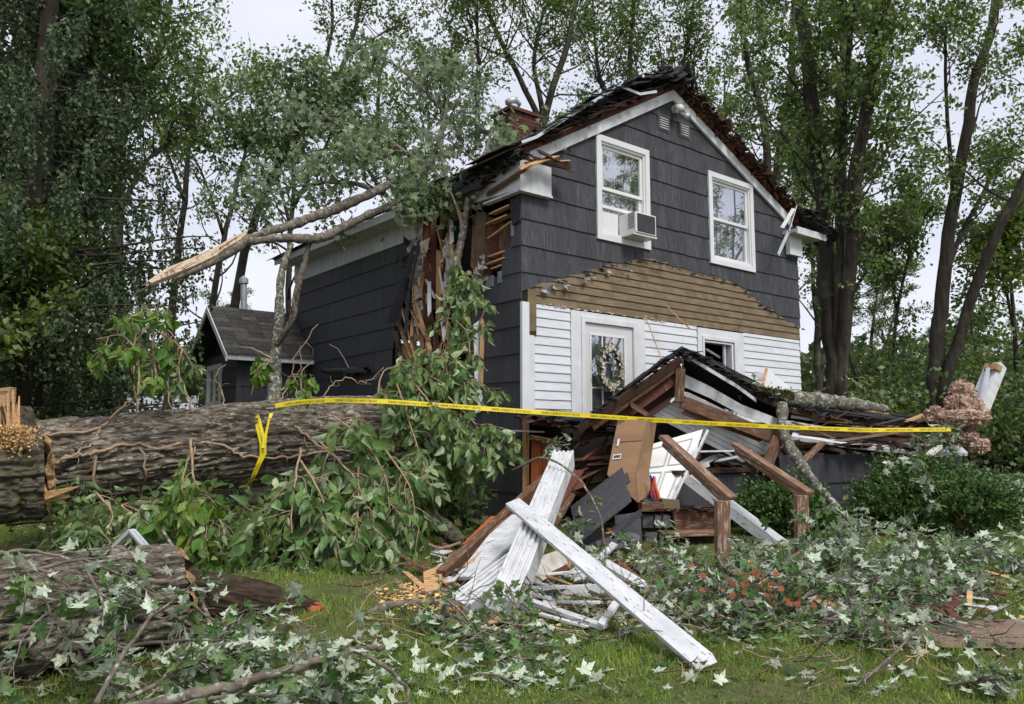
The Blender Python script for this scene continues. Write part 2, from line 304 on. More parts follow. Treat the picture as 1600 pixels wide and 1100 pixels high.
# ------------------------------------------------------------------ leaves, twigs
def tmpl_kite():
    return np.array([(0,0,0),(.45,.3,.06),(1,0,-.05),(.45,-.3,.06)], float), [(0,1,2),(0,2,3)]
def tmpl_ovate():
    # base, then edge points each side, curled blade with a folded midrib
    return (np.array([(0,0,0),(.5,0,-.03),(1,0,-.16),(.16,.2,.09),(.45,.29,.10),(.8,.13,-.04),(.16,-.2,.09),(.45,-.29,.10),(.8,-.13,-.04)], float),
            [(0,1,4,3),(1,2,5,4),(0,6,7,1),(1,7,8,2)])
def tmpl_maple():
    pts = [(0,0),(.09,.07),(.0,.2),(.04,.38),(.16,.27),(.27,.2),(.35,.38),(.52,.56),(.56,.38),(.63,.29),(.52,.14),(.7,.21),(.8,.1),(1,0)]
    v = [(x, y, .12*y - .3*y*y - .12*x*x) for x, y in pts]; k = len(pts)
    v += [(x, -y, .12*y - .3*y*y - .12*x*x) for x, y in pts[1:-1]]; c = len(v); v.append((.42, 0, -.06))
    L = list(range(k)); Rr = [0]+list(range(k, 2*k-2))+[k-1]
    f = [(c, L[i+1], L[i]) for i in range(k-1)] + [(c, Rr[i], Rr[i+1]) for i in range(k-1)]
    return np.array(v, float), f
KITE, OVATE, MAPLE = tmpl_kite(), tmpl_ovate(), tmpl_maple()
def leafmesh(name, P, D, Nn, S, tm, mt, parent=None):
    P, D, Nn, S = np.asarray(P, float), np.asarray(D, float), np.asarray(Nn, float), np.asarray(S, float)
    D = D/(np.linalg.norm(D, axis=1)[:,None]+1e-9)
    W = np.cross(Nn, D); W /= np.linalg.norm(W, axis=1)[:,None]+1e-9; Z = np.cross(D, W)
    T, F = tm; n = len(P); k = len(T)
    rv = np.random.default_rng(n*7+k); kx = rv.normal(-.12,.2,n)[:,None]; kz = rv.uniform(.2,2.4,n)[:,None]; kw = rv.uniform(.6,1.1,n)[:,None]; tw = rv.normal(0,.35,n)[:,None]; ben = rv.normal(0,.14,n)[:,None]
    if k > 6:
        tx, ty, tz = T[None,:,0], T[None,:,1]*kw, T[None,:,2]*kz+kx*T[None,:,0]**2+tw*T[None,:,0]*T[None,:,1]
        ty = ty+ben*tx*tx
    else: tx, ty, tz = T[None,:,0]+0*kw, T[None,:,1]+0*kw, T[None,:,2]+0*kw
    V = P[:,None,:] + S[:,None,None]*(tx[:,:,None]*D[:,None,:] + ty[:,:,None]*W[:,None,:] + tz[:,:,None]*Z[:,None,:])
    fl = np.array([i for f in F for i in f]); ln = np.array([len(f) for f in F])
    idx = (np.arange(n)[:,None]*k + fl[None,:]).ravel()
    tot = np.tile(ln, n); st = np.concatenate([[0], np.cumsum(tot)[:-1]])
    me = bpy.data.meshes.new(name); me.vertices.add(n*k); me.loops.add(len(idx)); me.polygons.add(len(tot))
    me.vertices.foreach_set('co', V.ravel()); me.loops.foreach_set('vertex_index', idx.astype(np.int32))
    me.polygons.foreach_set('loop_start', st.astype(np.int32)); me.polygons.foreach_set('loop_total', tot.astype(np.int32))
    me.materials.append(mt); me.update(calc_edges=True)
    return link(bpy.data.objects.new(name, me), parent)
def wander(rng, p, d, L, n=6, curl=.25, pull=(0,0,0)):
    p = np.array(p, float); d = np.array(d, float); d /= np.linalg.norm(d)+1e-9; out = [p.copy()]; pull = np.array(pull, float)
    for _ in range(n):
        d = d + rng.normal(0, curl, 3) + pull; d /= np.linalg.norm(d)+1e-9; p = p + d*L/n; out.append(p.copy())
    return np.array(out)
def along(path, t):
    path = np.asarray(path, float); x = t*(len(path)-1); i = min(int(x), len(path)-2); f = x-i
    return path[i]*(1-f)+path[i+1]*f, path[i+1]-path[i]
def smooth_path(pts, n=4):
    P = np.array([tuple(p) for p in pts], float)
    if len(P) < 3: return np.array([P[0]*(1-t)+P[-1]*t for t in np.linspace(0,1,n+1)])
    Q = np.vstack([2*P[0]-P[1], P, 2*P[-1]-P[-2]]); out = []
    for i in range(1, len(Q)-2):
        for j in range(n):
            t = j/n; a, b, c, d = Q[i-1], Q[i], Q[i+1], Q[i+2]
            out.append(.5*((2*b)+(-a+c)*t+(2*a-5*b+4*c-d)*t*t+(-a+3*b-3*c+d)*t**3))
    out.append(P[-1]); return np.array(out)
# ================================================================== HOUSE
house = empty('house', HC, 'storm damaged two storey gabled house with charcoal shingles and torn open corner', 'house', rz=TH)
def FP(px, py, b=0.0):                                # pixel -> house coordinates on a plane parallel to the front
    d = ray(px, py); n = HS; t = ((HC+HS*b-Vector((0,0,CAMH))).dot(n))/d.dot(n); return to_house(Vector((0,0,CAMH))+d*t)
def SP(px, py, a=0.0):
    d = ray(px, py); n = HF; t = ((HC+HF*a-Vector((0,0,CAMH))).dot(n))/d.dot(n); return to_house(Vector((0,0,CAMH))+d*t)
def clip(poly, a, b, c):
    out = []
    for i in range(len(poly)):
        p, q = poly[i], poly[(i+1)%len(poly)]; fp = a*p[0]+b*p[1]+c; fq = a*q[0]+b*q[1]+c
        if fp >= 0: out.append(p)
        if (fp >= 0) != (fq >= 0): t = fp/(fp-fq); out.append((p[0]+(q[0]-p[0])*t, p[1]+(q[1]-p[1])*t))
    return out
def minus(rects, hole):
    out = []
    hx0, hx1, hz0, hz1 = hole
    for (x0, x1, z0, z1) in rects:
        if hx0 >= x1 or hx1 <= x0 or hz0 >= z1 or hz1 <= z0: out.append((x0,x1,z0,z1)); continue
        if x0 < hx0: out.append((x0,hx0,z0,z1))
        if x1 > hx1: out.append((hx1,x1,z0,z1))
        a, b = max(x0,hx0), min(x1,hx1)
        if z0 < hz0: out.append((a,b,z0,hz0))
        if z1 > hz1: out.append((a,b,hz1,z1))
    return out
def area(p): return abs(sum(p[i][0]*p[(i+1)%len(p)][1]-p[(i+1)%len(p)][0]*p[i][1] for i in range(len(p))))/2 if len(p) > 2 else 0
def poly_cut(pieces, line, above=True):
    "keep what lies above (or below) a polyline"
    out = []
    for p in pieces:
        for (xa, za), (xb, zb) in zip(line, line[1:]):
            q = clip(clip(p, 1, 0, -xa), -1, 0, xb)
            if area(q) < 1e-5: continue
            s = (zb-za)/(xb-xa); k = 1 if above else -1
            q = clip(q, -s*k, k, -(za-s*xa)*k)
            if area(q) > 1e-4: out.append(q)
    return out
def lap(mb, pieces, z0, z1, tb, tt, mp):
    for q in pieces:
        if area(q) < 2e-4: continue
        f = lambda z: tb+(tt-tb)*(z-z0)/(z1-z0)
        mb.slab([mp(x, 0.0, z) for x, z in q], [mp(x, f(z), z) for x, z in q])
front = lambda x, t, z: (x, -t, z)
side = lambda x, t, z: (-t, x, z)
gableL = lambda p, o=0.0: clip(p, .577, -1, 6.88-.577*3.22+o)
gableR = lambda p, o=0.0: clip(p, -.47, -1, 6.88+.47*3.22+o)
holes = [(1.50,2.53,4.14,5.61), (4.20,5.33,4.15,5.62), (3.88,4.68,1.5,2.73)]
# backing walls
bk = MB()
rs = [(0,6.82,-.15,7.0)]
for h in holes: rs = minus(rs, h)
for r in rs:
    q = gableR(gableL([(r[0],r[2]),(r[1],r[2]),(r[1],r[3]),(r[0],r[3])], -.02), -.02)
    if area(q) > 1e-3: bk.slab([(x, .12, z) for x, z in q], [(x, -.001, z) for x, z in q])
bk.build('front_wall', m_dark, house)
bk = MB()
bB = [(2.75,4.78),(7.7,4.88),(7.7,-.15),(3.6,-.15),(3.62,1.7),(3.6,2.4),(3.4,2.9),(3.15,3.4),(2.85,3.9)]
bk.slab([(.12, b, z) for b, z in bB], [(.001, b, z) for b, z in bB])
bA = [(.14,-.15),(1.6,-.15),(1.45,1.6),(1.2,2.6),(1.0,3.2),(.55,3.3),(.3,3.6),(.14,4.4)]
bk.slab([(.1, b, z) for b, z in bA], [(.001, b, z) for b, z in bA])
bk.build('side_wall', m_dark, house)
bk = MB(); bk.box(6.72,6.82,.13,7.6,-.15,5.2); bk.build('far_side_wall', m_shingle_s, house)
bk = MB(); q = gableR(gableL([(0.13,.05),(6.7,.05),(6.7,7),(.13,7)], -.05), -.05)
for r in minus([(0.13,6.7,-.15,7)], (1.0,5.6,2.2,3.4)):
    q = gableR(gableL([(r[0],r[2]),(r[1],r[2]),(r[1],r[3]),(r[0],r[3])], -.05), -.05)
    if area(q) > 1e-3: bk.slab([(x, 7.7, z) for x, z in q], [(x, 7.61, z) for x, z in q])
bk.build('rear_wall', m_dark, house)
bk = MB(); bk.box(.13,6.7,.13,7.6,.62,.72); bk.build('ground_floor', m_darkwood, house)
bk = MB(); bk.box(3.0,3.1,.2,7.5,.75,5.5); bk.box(.6,6.7,3.6,3.7,3.4,5.0); bk.build('inner_wall', m_darkwood, house)
# charcoal shingles
rng = random.Random(3)
torn = [(-.1,3.06)]+[(lambda q: (q.x, q.z))(FP(x,y)) for x, y in ((826,451),(845,445),(866,440),(880,434),(900,429),(920,423),(940,418),(958,413),(978,410),(992,405),(1000,405),(1040,412),(1080,424),(1112,431),(1136,437),(1158,449),(1168,457),(1190,476),(1215,492),(1232,504))]+[(6.95,3.16)]
_r = random.Random(14); _t = [torn[0]]
for (xa, za), (xb, zb) in zip(torn, torn[1:]):
    k_ = max(1, int((xb-xa)/.13))
    for i in range(1, k_+1): _t.append((xa+(xb-xa)*i/k_, za+(zb-za)*i/k_+(_r.uniform(-.035,.025) if i < k_ else 0)))
torn = _t
LV = [4.492-.374*k for k in range(-8, 14)]
sh = MB()
for zt in LV:
    zb = zt-.374
    if zt > 7.3 or zt < 3.0: continue
    x = -.012; first = True
    while x < 6.83:
        w = rng.uniform(.3,.62); x1 = min(x+w, 6.835); dz = rng.uniform(-.006,.006)
        ps = [(x+.0015,x1-.0015,zb+dz,zt+.02)]
        for h in holes[:2]: ps = minus(ps, (h[0]+.01,h[1]-.01,h[2]+.01,h[3]-.01))
        ps = [gableR(gableL([(r[0],r[2]),(r[1],r[2]),(r[1],r[3]),(r[0],r[3])], -.03), -.03) for r in ps]
        ps = [p for p in ps if area(p) > 1e-4]
        lap(sh, poly_cut(ps, torn, True), zb, zt+.02, .024, .006, front); x = x1
sh.build('front_shingle_siding', m_shingle, house)
sh = MB()
tornB = [(2.62,4.42),(2.7,4.1),(2.74,3.85),(3.05,3.4),(3.2,3.0),(3.4,2.9),(3.42,2.4),(3.5,2.4),(3.5,.05)]
def bndB(z):
    zs = [p[1] for p in tornB][::-1]; bs = [p[0] for p in tornB][::-1]; return float(np.interp(z, zs, bs))
def bndA(z): return float(np.interp(z, [0,1.0,1.9,2.6,3.0,3.25,3.3,3.65,3.7,4.1,4.2,4.5], [1.75,1.6,1.4,1.25,1.12,1.05,.48,.42,.26,.2,.14,.12]))
for zt in LV[8:]:
    zb = max(zt-.374, -.1)
    if zt < 0: continue
    x = -.012; e = bndA(zt-.15)
    while x < e:
        w = rng.uniform(.35,.6); x1 = min(x+w, e+rng.uniform(-.06,.02)); 
        if e-x1 < .12: x1 = e
        if x1-x > .02: lap(sh, [[(x+.001,zb),(x1-.002,zb),(x1-.002,zt+.02),(x+.001,zt+.02)]], zb, zt+.02, .024, .006, side)
        x = max(x1, x+.05)
    x = bndB(zb+.1)+rng.uniform(-.05,.03)
    while x < 7.7:
        x1 = min(x+rng.uniform(.5,.9), 7.72); zz = min(zt+.02, 4.44)
        lap(sh, [[(x+.001,zb),(x1-.001,zb),(x1-.001,zz),(x+.001,zz)]], zb, zt+.02, .024, .006, side); x = x1
sh.build('side_shingle_siding', m_shingle_s, house)
# small grey blocks and tar paper left on the torn corner
g = MB()
for (b0,b1,z0,z1) in ((.62,.78,3.26,3.42),(.42,.5,3.28,3.45),(.14,.2,3.9,4.1),(1.0,1.12,3.2,3.42)): g.box(-.03,-.004,b0,b1,z0,z1)
g.build('shingle_remnant', m_grayback, house)
g = MB(); rr = random.Random(5)
g.thick([SP(797,312,-.03),SP(812,305,-.03),SP(813,345,-.03),SP(800,352,-.05)], .01)
for k in range(10):
    p = SP(rr.uniform(626,646), rr.uniform(372,470), -.05-rr.random()*.1)
    g.thick([p+Vector((rr.uniform(-.06,.02), rr.uniform(-.1,.1), rr.uniform(-.12,.12))) for _ in range(4)], .008)
g.build('torn_tar_paper', m_felt, house)
for i,(a_, b_) in enumerate((((652,385),(611,505)), ((655,375),(640,450)), ((640,430),(634,520)), ((625,470),(618,560)))):
    beam('loose_shingle_strip', HW(*SP(*a_, -.10)), HW(*SP(*b_, -.2)), .16 if i != 1 else .08, .014, m_shingle, house, roll=.5+i*.3, seed=i, jag=.03)
# bare boards
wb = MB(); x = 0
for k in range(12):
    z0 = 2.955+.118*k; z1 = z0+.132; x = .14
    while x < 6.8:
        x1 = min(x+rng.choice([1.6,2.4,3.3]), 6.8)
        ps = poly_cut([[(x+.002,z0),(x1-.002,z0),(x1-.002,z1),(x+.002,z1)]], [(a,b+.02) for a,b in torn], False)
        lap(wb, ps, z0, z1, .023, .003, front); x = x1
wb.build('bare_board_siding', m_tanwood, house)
# stained remains along the tear
g = MB(); rr = random.Random(9)
for i in range(60):
    j = rr.randrange(len(torn)-1); t = rr.random(); a = torn[j][0]*(1-t)+torn[j+1][0]*t; z = torn[j][1]*(1-t)+torn[j+1][1]*t
    if a < 0: continue
    c = Vector((a, -.03, z-rr.uniform(0,.05)))
    g.thick([c+Vector((rr.uniform(-.09,.09), rr.uniform(-.02,.005), rr.uniform(-.022,.022))) for _ in range(4)], .006)
g.build('torn_edge_strip', m_felt, house)
for i, (px, py, s) in enumerate(((854,446,.13),(885,440,.09),(868,442,.07),(915,430,.10),(928,424,.06),(951,420,.08),(975,412,.07),(984,416,.06))):
    c = FP(px, py+7, -.06); rr = random.Random(i); g = MB()
    v = [c+Vector((s*.6*math.cos(t)*1.3, rr.uniform(-.05,.02), s*.45*math.sin(t)+rr.uniform(-.02,.02))) for t in (0,1.1,2.2,3.3,4.4,5.4)]
    for k in range(5): g.thick([c, v[k], v[k+1]], .003)
    g.build('metal_flashing_scrap', m_metal, house)
# rotted stub and corner boards
beam('rotted_stud', HW(.16,-.03,2.52), HW(.16,-.03,3.12), .12, .06, m_tanwood, house, jag=.04, seed=2)
b = MB(); b.box(-.03,.095,-.055,-.002,1.36,2.95); b.build('corner_board', m_trim, house, bevel=.004)
b = MB(); b.box(.1,.2,-.04,-.002,1.36,2.5); b.build('inner_corner_board', m_white, house, bevel=.003)
beam('corner_stud', HW(.03,-.05,.15), HW(.03,-.05,1.33), .09, .05, m_raw, house, jag=.01)
# clapboards
cb = MB()
for (a0, a1) in ((.21,.885),(2.45,3.72),(5.01,6.78)):
    k = 0; z = 1.38
    while z < 2.93:
        z1 = min(z+.14, 2.95); x = a0
        while x < a1-.01:
            x1 = min(x+rng.choice([.9,1.6,2.2]), a1)
            if a1-x1 < .3: x1 = a1
            lap(cb, [[(x+.001,z),(x1-.001,z),(x1-.001,z1),(x+.001,z1)]], z, z+.14, .021, .004, front); x = x1
        z += .126
cb.build('white_clapboard_siding', m_clap, house)
g = MB(); rr = random.Random(19)
for i in range(46):
    a = rr.uniform(.25,4.0); c = Vector((a, -.02, 2.955+rr.uniform(-.012,.015)))
    g.thick([c+Vector((rr.uniform(-.05,.05), -.01+rr.uniform(-.01,.01), rr.uniform(-.012,.012))) for _ in range(4)], .012)
g.build('broken_mortar_edge', m_insul, house)
def casing(name, a0, a1, z0, z1, w, mt, parent, t0=.002, t1=.045, bottom=True, wt=None):
    m = MB(); wt = wt or w
    m.box(a0,a0+w,-t1,-t0,z0,z1); m.box(a1-w,a1,-t1,-t0,z0,z1); m.box(a0+w,a1-w,-t1+.002,-t0,z1-wt,z1)
    if bottom: m.box(a0+w,a1-w,-t1+.002,-t0,z0,z0+w)
    return m.build(name, mt, parent, bevel=.004)
def sash(a0, a1, z0, z1, bf, fw, parent, cols=3, rows=2, glass=True):
    m = MB(); m.box(a0,a0+fw,bf,bf+.035,z0,z1); m.box(a1-fw,a1,bf,bf+.035,z0,z1); m.box(a0+fw,a1-fw,bf+.001,bf+.035,z0,z0+fw); m.box(a0+fw,a1-fw,bf+.001,bf+.035,z1-fw,z1)
    s = m.build('sash', m_plastic, parent, bevel=.003)
    m = MB()
    for i in range(1, cols): x = a0+fw+(a1-a0-2*fw)*i/cols; m.box(x-.007,x+.007,bf+.019,bf+.027,z0+fw,z1-fw)
    for i in range(1, rows): z = z0+fw+(z1-z0-2*fw)*i/rows; m.box(a0+fw,a1-fw,bf+.0185,bf+.0265,z-.007,z+.007)
    m.build('muntin_grid', m_plastic, s) if (cols > 1 or rows > 1) else None
    if glass:
        m = MB(); m.poly([(a0+fw,bf+.018,z0+fw),(a1-fw,bf+.018,z0+fw),(a1-fw,bf+.018,z1-fw),(a0+fw,bf+.018,z1-fw)]); m.build('pane', m_glass, s)
def upper_window(a0, a1, z0, z1, raised, lab):
    w = bpy.data.objects.new('window', None); link(w, house); w['label'] = lab
    fr = casing('window_frame', a0, a1, z0, z1, .095, m_trim, None); fr.parent = w
    m = MB(); i0, i1, j0, j1 = a0+.095, a1-.095, z0+.095, z1-.095
    m.box(i0,i0+.03,-.02,.09,j0,j1); m.box(i1-.03,i1,-.02,.09,j0,j1); m.box(i0+.03,i1-.03,-.021,.09,j1-.03,j1); m.box(i0+.03,i1-.03,-.023,.09,j0,j0+.035)
    m.build('jamb', m_plastic, w)
    i0 += .03; i1 -= .03; j1 -= .03; j0 += .035; mid = (j0+j1)/2
    # sashes live one level under the house window, so their own pieces are merged in
    def one(zb, zt, bf, nm):
        fw = .05; m = MB(); m.box(i0,i0+fw,bf,bf+.03,zb,zt); m.box(i1-fw,i1,bf,bf+.03,zb,zt); m.box(i0+fw,i1-fw,bf+.001,bf+.03,zb,zb+fw); m.box(i0+fw,i1-fw,bf+.001,bf+.03,zt-fw,zt)
        for k in (1,2): x = i0+fw+(i1-i0-2*fw)*k/3; m.box(x-.006,x+.006,bf+.020,bf+.027,zb+fw,zt-fw)
        z = (zb+zt)/2; m.box(i0+fw,i1-fw,bf+.0195,bf+.0265,z-.006,z+.006)
        m.build(nm, m_plastic, w, bevel=0)
        m = MB(); m.poly([(i0+fw,bf+.017,zb+fw),(i1-fw,bf+.017,zb+fw),(i1-fw,bf+.017,zt-fw),(i0+fw,bf+.017,zt-fw)]); m.build('pane', m_glass, w)
    one(mid-.02, j1, .012, 'upper_sash'); 
    one(j0+raised, mid+.03+raised, .045, 'lower_sash')
    # lace curtain: pleated sheet
    c = MB(); n = 90; xs = np.linspace(i0, i1, n)
    pts = [(x, .14+.018*math.sin(x*55)+.008*math.sin(x*131)) for x in xs]
    for (xa, ya), (xb, yb) in zip(pts, pts[1:]):
        c.poly([(xa,ya,j0),(xb,yb,j0),(xb,yb,j1),(xa,ya,j1)])
    c.build('curtain', m_curtain, w, smooth=True)
    return w
upper_window(1.43, 2.61, 4.06, 5.69, .40, 'upper left window with lower sash raised over an air conditioner')
w2 = upper_window(4.12, 5.41, 4.07, 5.70, 0, 'upper right window closed with white sashes')
# door
door = bpy.data.objects.new('front_door', None); link(door, house); door['label'] = 'white front door with blinds behind a gridded glass'
m = MB(); m.box(.89,1.08,-.03,-.002,1.36,2.93); m.box(1.08,1.15,-.05,-.002,1.36,2.86); m.box(2.24,2.44,-.03,-.002,1.36,2.93); m.box(2.17,2.24,-.05,-.002,1.36,2.86); m.box(1.08,2.24,-.03,-.002,2.86,2.93); m.box(1.15,2.17,-.048,-.002,2.78,2.86)
m.build('door_casing', m_white, door, bevel=.004)
m = MB()
for r in minus([(1.155,2.165,1.36,2.775)], (1.29,1.98,1.45,2.6)): m.box(r[0],r[1],-.012,-.0025,r[2],r[3])
m.build('door_panel', m_door, door)
m = MB(); m.box(1.26,1.29,-.026,-.003,1.42,2.63); m.box(1.98,2.01,-.026,-.003,1.42,2.63); m.box(1.29,1.98,-.025,-.003,2.6,2.63); m.box(1.29,1.98,-.025,-.003,1.42,1.45)
for k in (1,2): x = 1.29+.69*k/3; m.box(x-.011,x+.011,-.02,-.012,1.45,2.6)
for k in (1,2): z = 1.45+1.15*k/3; m.box(1.29,1.98,-.0195,-.0115,z-.011,z+.011)
m.build('door_grid', m_plastic, door)
m = MB()
for k in range(34): z = 1.46+k*.034; m.add([(1.3,-.0035,z),(1.97,-.0035,z),(1.97,-.009,z+.026),(1.3,-.009,z+.026)], [(0,1,2,3)])
m.build('door_blind', m_blind, door)
m = MB(); m.poly([(1.29,-.0112,1.45),(1.98,-.0112,1.45),(1.98,-.0112,2.6),(1.29,-.0112,2.6)]); m.build('door_glass', m_glass, door)
# lower window, its sash knocked out
low = bpy.data.objects.new('window', None); link(low, house); low['label'] = 'lower window with its sash knocked out, dark inside'
m = MB(); m.box(3.73,3.88,-.03,-.002,1.3,2.93); m.box(4.70,5.0,-.03,-.002,1.3,2.93); m.box(3.88,4.70,-.03,-.002,2.74,2.93); m.box(3.84,3.88,-.05,-.031,1.4,2.80); m.box(4.70,4.76,-.05,-.031,1.4,2.80); m.box(3.88,4.70,-.05,-.031,2.74,2.80)
m.build('window_frame', m_white, low, bevel=.003)
m = MB(); m.box(4.64,4.68,-.03,.12,1.5,2.73); m.box(3.88,3.9,-.03,.12,1.5,2.73); m.box(3.9,4.64,-.03,.12,2.70,2.73); m.box(4.5,4.53,.02,.06,1.5,2.7); m.build('jamb', m_trim, low)
beam('broken_sash_rail', HW(4.1,.1,2.6), HW(4.6,.2,2.5), .03, .04, m_trim, house)
# gable vents
for (px, py) in ((1035,193),(1067,204)):
    c = FP(px, py); v = bpy.data.objects.new('gable_vent', None); link(v, house); a, z = c.x, c.z
    m = MB(); m.box(a-.125,a-.1,-.04,-.03,z-.12,z+.12); m.box(a+.1,a+.125,-.04,-.03,z-.12,z+.12); m.box(a-.1,a+.1,-.0405,-.03,z+.1,z+.12); m.box(a-.1,a+.1,-.0405,-.03,z-.12,z-.1); m.box(a-.15,a+.15,-.029,-.012,z-.145,z+.145)
    m.build('vent_frame', m_grille, v)
    m = MB()
    for k in range(5): zz = z-.095+k*.04; m.add([(a-.1,-.045,zz),(a+.1,-.045,zz),(a+.1,-.03,zz+.026),(a-.1,-.03,zz+.026)], [(0,1,2,3)]); m.box(a-.1,a+.1,-.046,-.042,zz-.004,zz)
    m.build('vent_slats', m_vent, v)
# flood light under the peak
fl = bpy.data.objects.new('flood_light', None); link(fl, house)
c = FP(1056,172,-.06)
m = MB(); m.tube([c+Vector((0,.04,.02)),c+Vector((0,-.03,.02))],[.07,.07],14); m.build('mounting_plate', m_plastic, fl, smooth=False)
for dx, tz in ((-.05,.03),(.07,-.07)):
    m = MB(); p = c+Vector((dx,-.05,tz)); q = p+Vector((dx*.8,-.12,-.09)); m.tube([p,p*.5+q*.5,q],[.03,.055,.07],12); m.build('lamp_head', m_plastic if dx < 0 else m_metal, fl, smooth=True)
# rakes and roof
def rakeL(a): return 6.88-.577*(3.22-a)
def rakeR(a): return 6.88-.47*(a-3.22)
def strip(name, a0, a1, f, lo, hi, b0, b1, mt, jag=0, n=1, seed=0, bevel=.003):
    m = MB(); rr = random.Random(seed); xs = np.linspace(a0, a1, n+1)
    prev = None
    for x in xs:
        j = rr.uniform(-jag, jag)
        cur = [(x,b0,f(x)+lo+j*.4),(x,b1,f(x)+lo+j*.4),(x,b1,f(x)+hi+j),(x,b0,f(x)+hi+j)]
        if prev is None: m.poly(cur[::-1])
        else:
            k = len(m.v); m.v += [tuple(p) for p in prev+cur]
            for i in range(4): m.f.append((k+i,k+(i+1)%4,k+4+(i+1)%4,k+4+i)); m.m.append(0)
        prev = cur
    m.poly(prev); return m.build(name, mt, house, bevel=bevel if n == 1 else 0)
strip('rake_board', .1, 3.22, rakeL, -.18, 0, -.07, -.026, m_dirtywhite)
strip('rake_board', 3.222, 6.6, rakeR, -.18, 0, -.07, -.026, m_trim)
strip('exposed_rake_rafter', .0, 3.3, rakeL, .002, .11, -.05, .05, m_redwood, .012, 14, 3)
strip('exposed_rake_rafter', 3.3, 6.9, rakeR, .002, .08, -.05, .05, m_redwood, .012, 14, 4)
# roof decks as sheets of boards: left slope has a bite where the tree struck
m = MB(); rr = random.Random(21); nA, nB = 13, 30
def roofz(a, b): return (rakeL(a) if a < 3.22 else rakeR(a))+.13
def bite(a, b): return (a < 1.3 and .75 < b < 2.7+.3*math.sin(a*5)) or (a < 1.9 and 1.1 < b < 2.1)
As = np.linspace(-.45, 3.22, nA+1); Bs = np.linspace(-.2, 7.9, nB+1)
for i in range(nA):
    for j in range(nB):
        a0, a1, b0, b1 = As[i], As[i+1], Bs[j], Bs[j+1]
        if bite((a0+a1)/2, (b0+b1)/2): continue
        tl = lambda a, b: .012*b if a < 0 else 0
        m.slab([(a0,b0,roofz(a0,b0)),(a1,b0,roofz(a1,b0)),(a1,b1,roofz(a1,b1)),(a0,b1,roofz(a0,b1))],
               [(a0,b0,roofz(a0,b0)+.03),(a1,b0,roofz(a1,b0)+.03),(a1,b1,roofz(a1,b1)+.03),(a0,b1,roofz(a0,b1)+.03)])
m.build('left_roof_deck', m_darkwood, house)
m = MB(); m.slab([(3.225,-.15,6.99),(7.35,-.15,5.05),(7.35,7.9,5.05),(3.225,7.9,6.99)], [(3.225,-.15,7.03),(7.35,-.15,5.09),(7.35,7.9,5.09),(3.225,7.9,7.03)])
m.build('right_roof_deck', m_darkwood, house)
# shingle courses on the left slope, curling at the torn rake
m = MB()
for i in range(30):
    a0 = -.5+i*.127; a1 = a0+.17
    j = -.32+rr.uniform(0,.2)
    while j < 7.95:
        w = rr.uniform(.3,.33)
        if not bite(a0, j+w/2) or rr.random() < .1:
            lift = .02+(.05*rr.random() if j < .5 else .008*rr.random()); edge = rr.uniform(-.05,.05) if j < 0 else 0
            z0, z1 = roofz(a0,0)+.035+lift, roofz(a1,0)+.033+lift*.2
            m.slab([(a0,j+edge,z0),(a0,j+w-.006,z0),(a1,j+w-.006,z1),(a1,j+edge,z1)], [(a0,j+edge,z0+.008),(a0,j+w-.006,z0+.008),(a1,j+w-.006,z1+.008),(a1,j+edge,z1+.008)])
        j += w
m.build('left_roof_shingles', m_roof, house)
m = MB()
for i in range(32):
    a1 = 7.42-i*.13; a0 = max(a1-.17, 3.24); j = -.2+rr.uniform(0,.1)
    while j < 7.95:
        w = .32; z0, z1 = rakeR(a0)+.17, rakeR(a1)+.19
        m.slab([(a0,j,z0),(a1,j,z1),(a1,j+w-.006,z1),(a0,j+w-.006,z0)], [(a0,j,z0+.008),(a1,j,z1+.008),(a1,j+w-.006,z1+.008),(a0,j+w-.006,z0+.008)]); j += w
m.build('right_roof_shingles', m_roof, house)
# torn layers hanging over the rakes
def torn_edge(name, a0, a1, f, n, seed, lo, hi, b0, b1, ln, th, mt, tilt):
    g = MB(); rr = random.Random(seed)
    for k in range(n):
        a = rr.uniform(a0, a1); c = Vector((a, rr.uniform(b0,b1), f(a)+rr.uniform(lo,hi)))
        s = math.atan(-.47 if f is rakeR else .5)+rr.gauss(0,tilt); d = Vector((math.cos(s), rr.gauss(0,.25), math.sin(s))).normalized()
        L = rr.uniform(*ln); w = rr.uniform(.05,.16); u = Vector((rr.gauss(0,.2), -1, rr.gauss(0,.35))).normalized()
        P = [c-d*L/2-u*w/2, c+d*L/2-u*w/2, c+d*L/2*rr.uniform(.6,1)+u*w/2, c-d*L/2*rr.uniform(.6,1)+u*w/2]
        g.thick(P, rr.uniform(*th))
    return g.build(name, mt, house)
RL = [(lambda q: (q.x, q.z))(FP(x,y,-.25)) for x, y in ((745,257),(790,216),(850,201),(905,167),(960,134),(1010,121),(1048,116))]
def ridgeline(a): return float(np.interp(a, [p[0] for p in RL], [p[1] for p in RL]))
m = MB(); aa = np.linspace(.05, 3.3, 26)
for i in range(25):
    a, b_ = aa[i], aa[i+1]; za, zb_ = max(ridgeline(a), roofz(a,0)+.04), max(ridgeline(b_), roofz(b_,0)+.04)
    m.slab([(a,-.25,za-.05),(b_,-.25,zb_-.05),(b_,.7,roofz(b_,0)+.05),(a,.7,roofz(a,0)+.05)], [(a,-.25,za-.02),(b_,-.25,zb_-.02),(b_,.7,roofz(b_,0)+.07),(a,.7,roofz(a,0)+.07)])
m.build('lifted_roof_skin', m_roof, house)
m = MB()
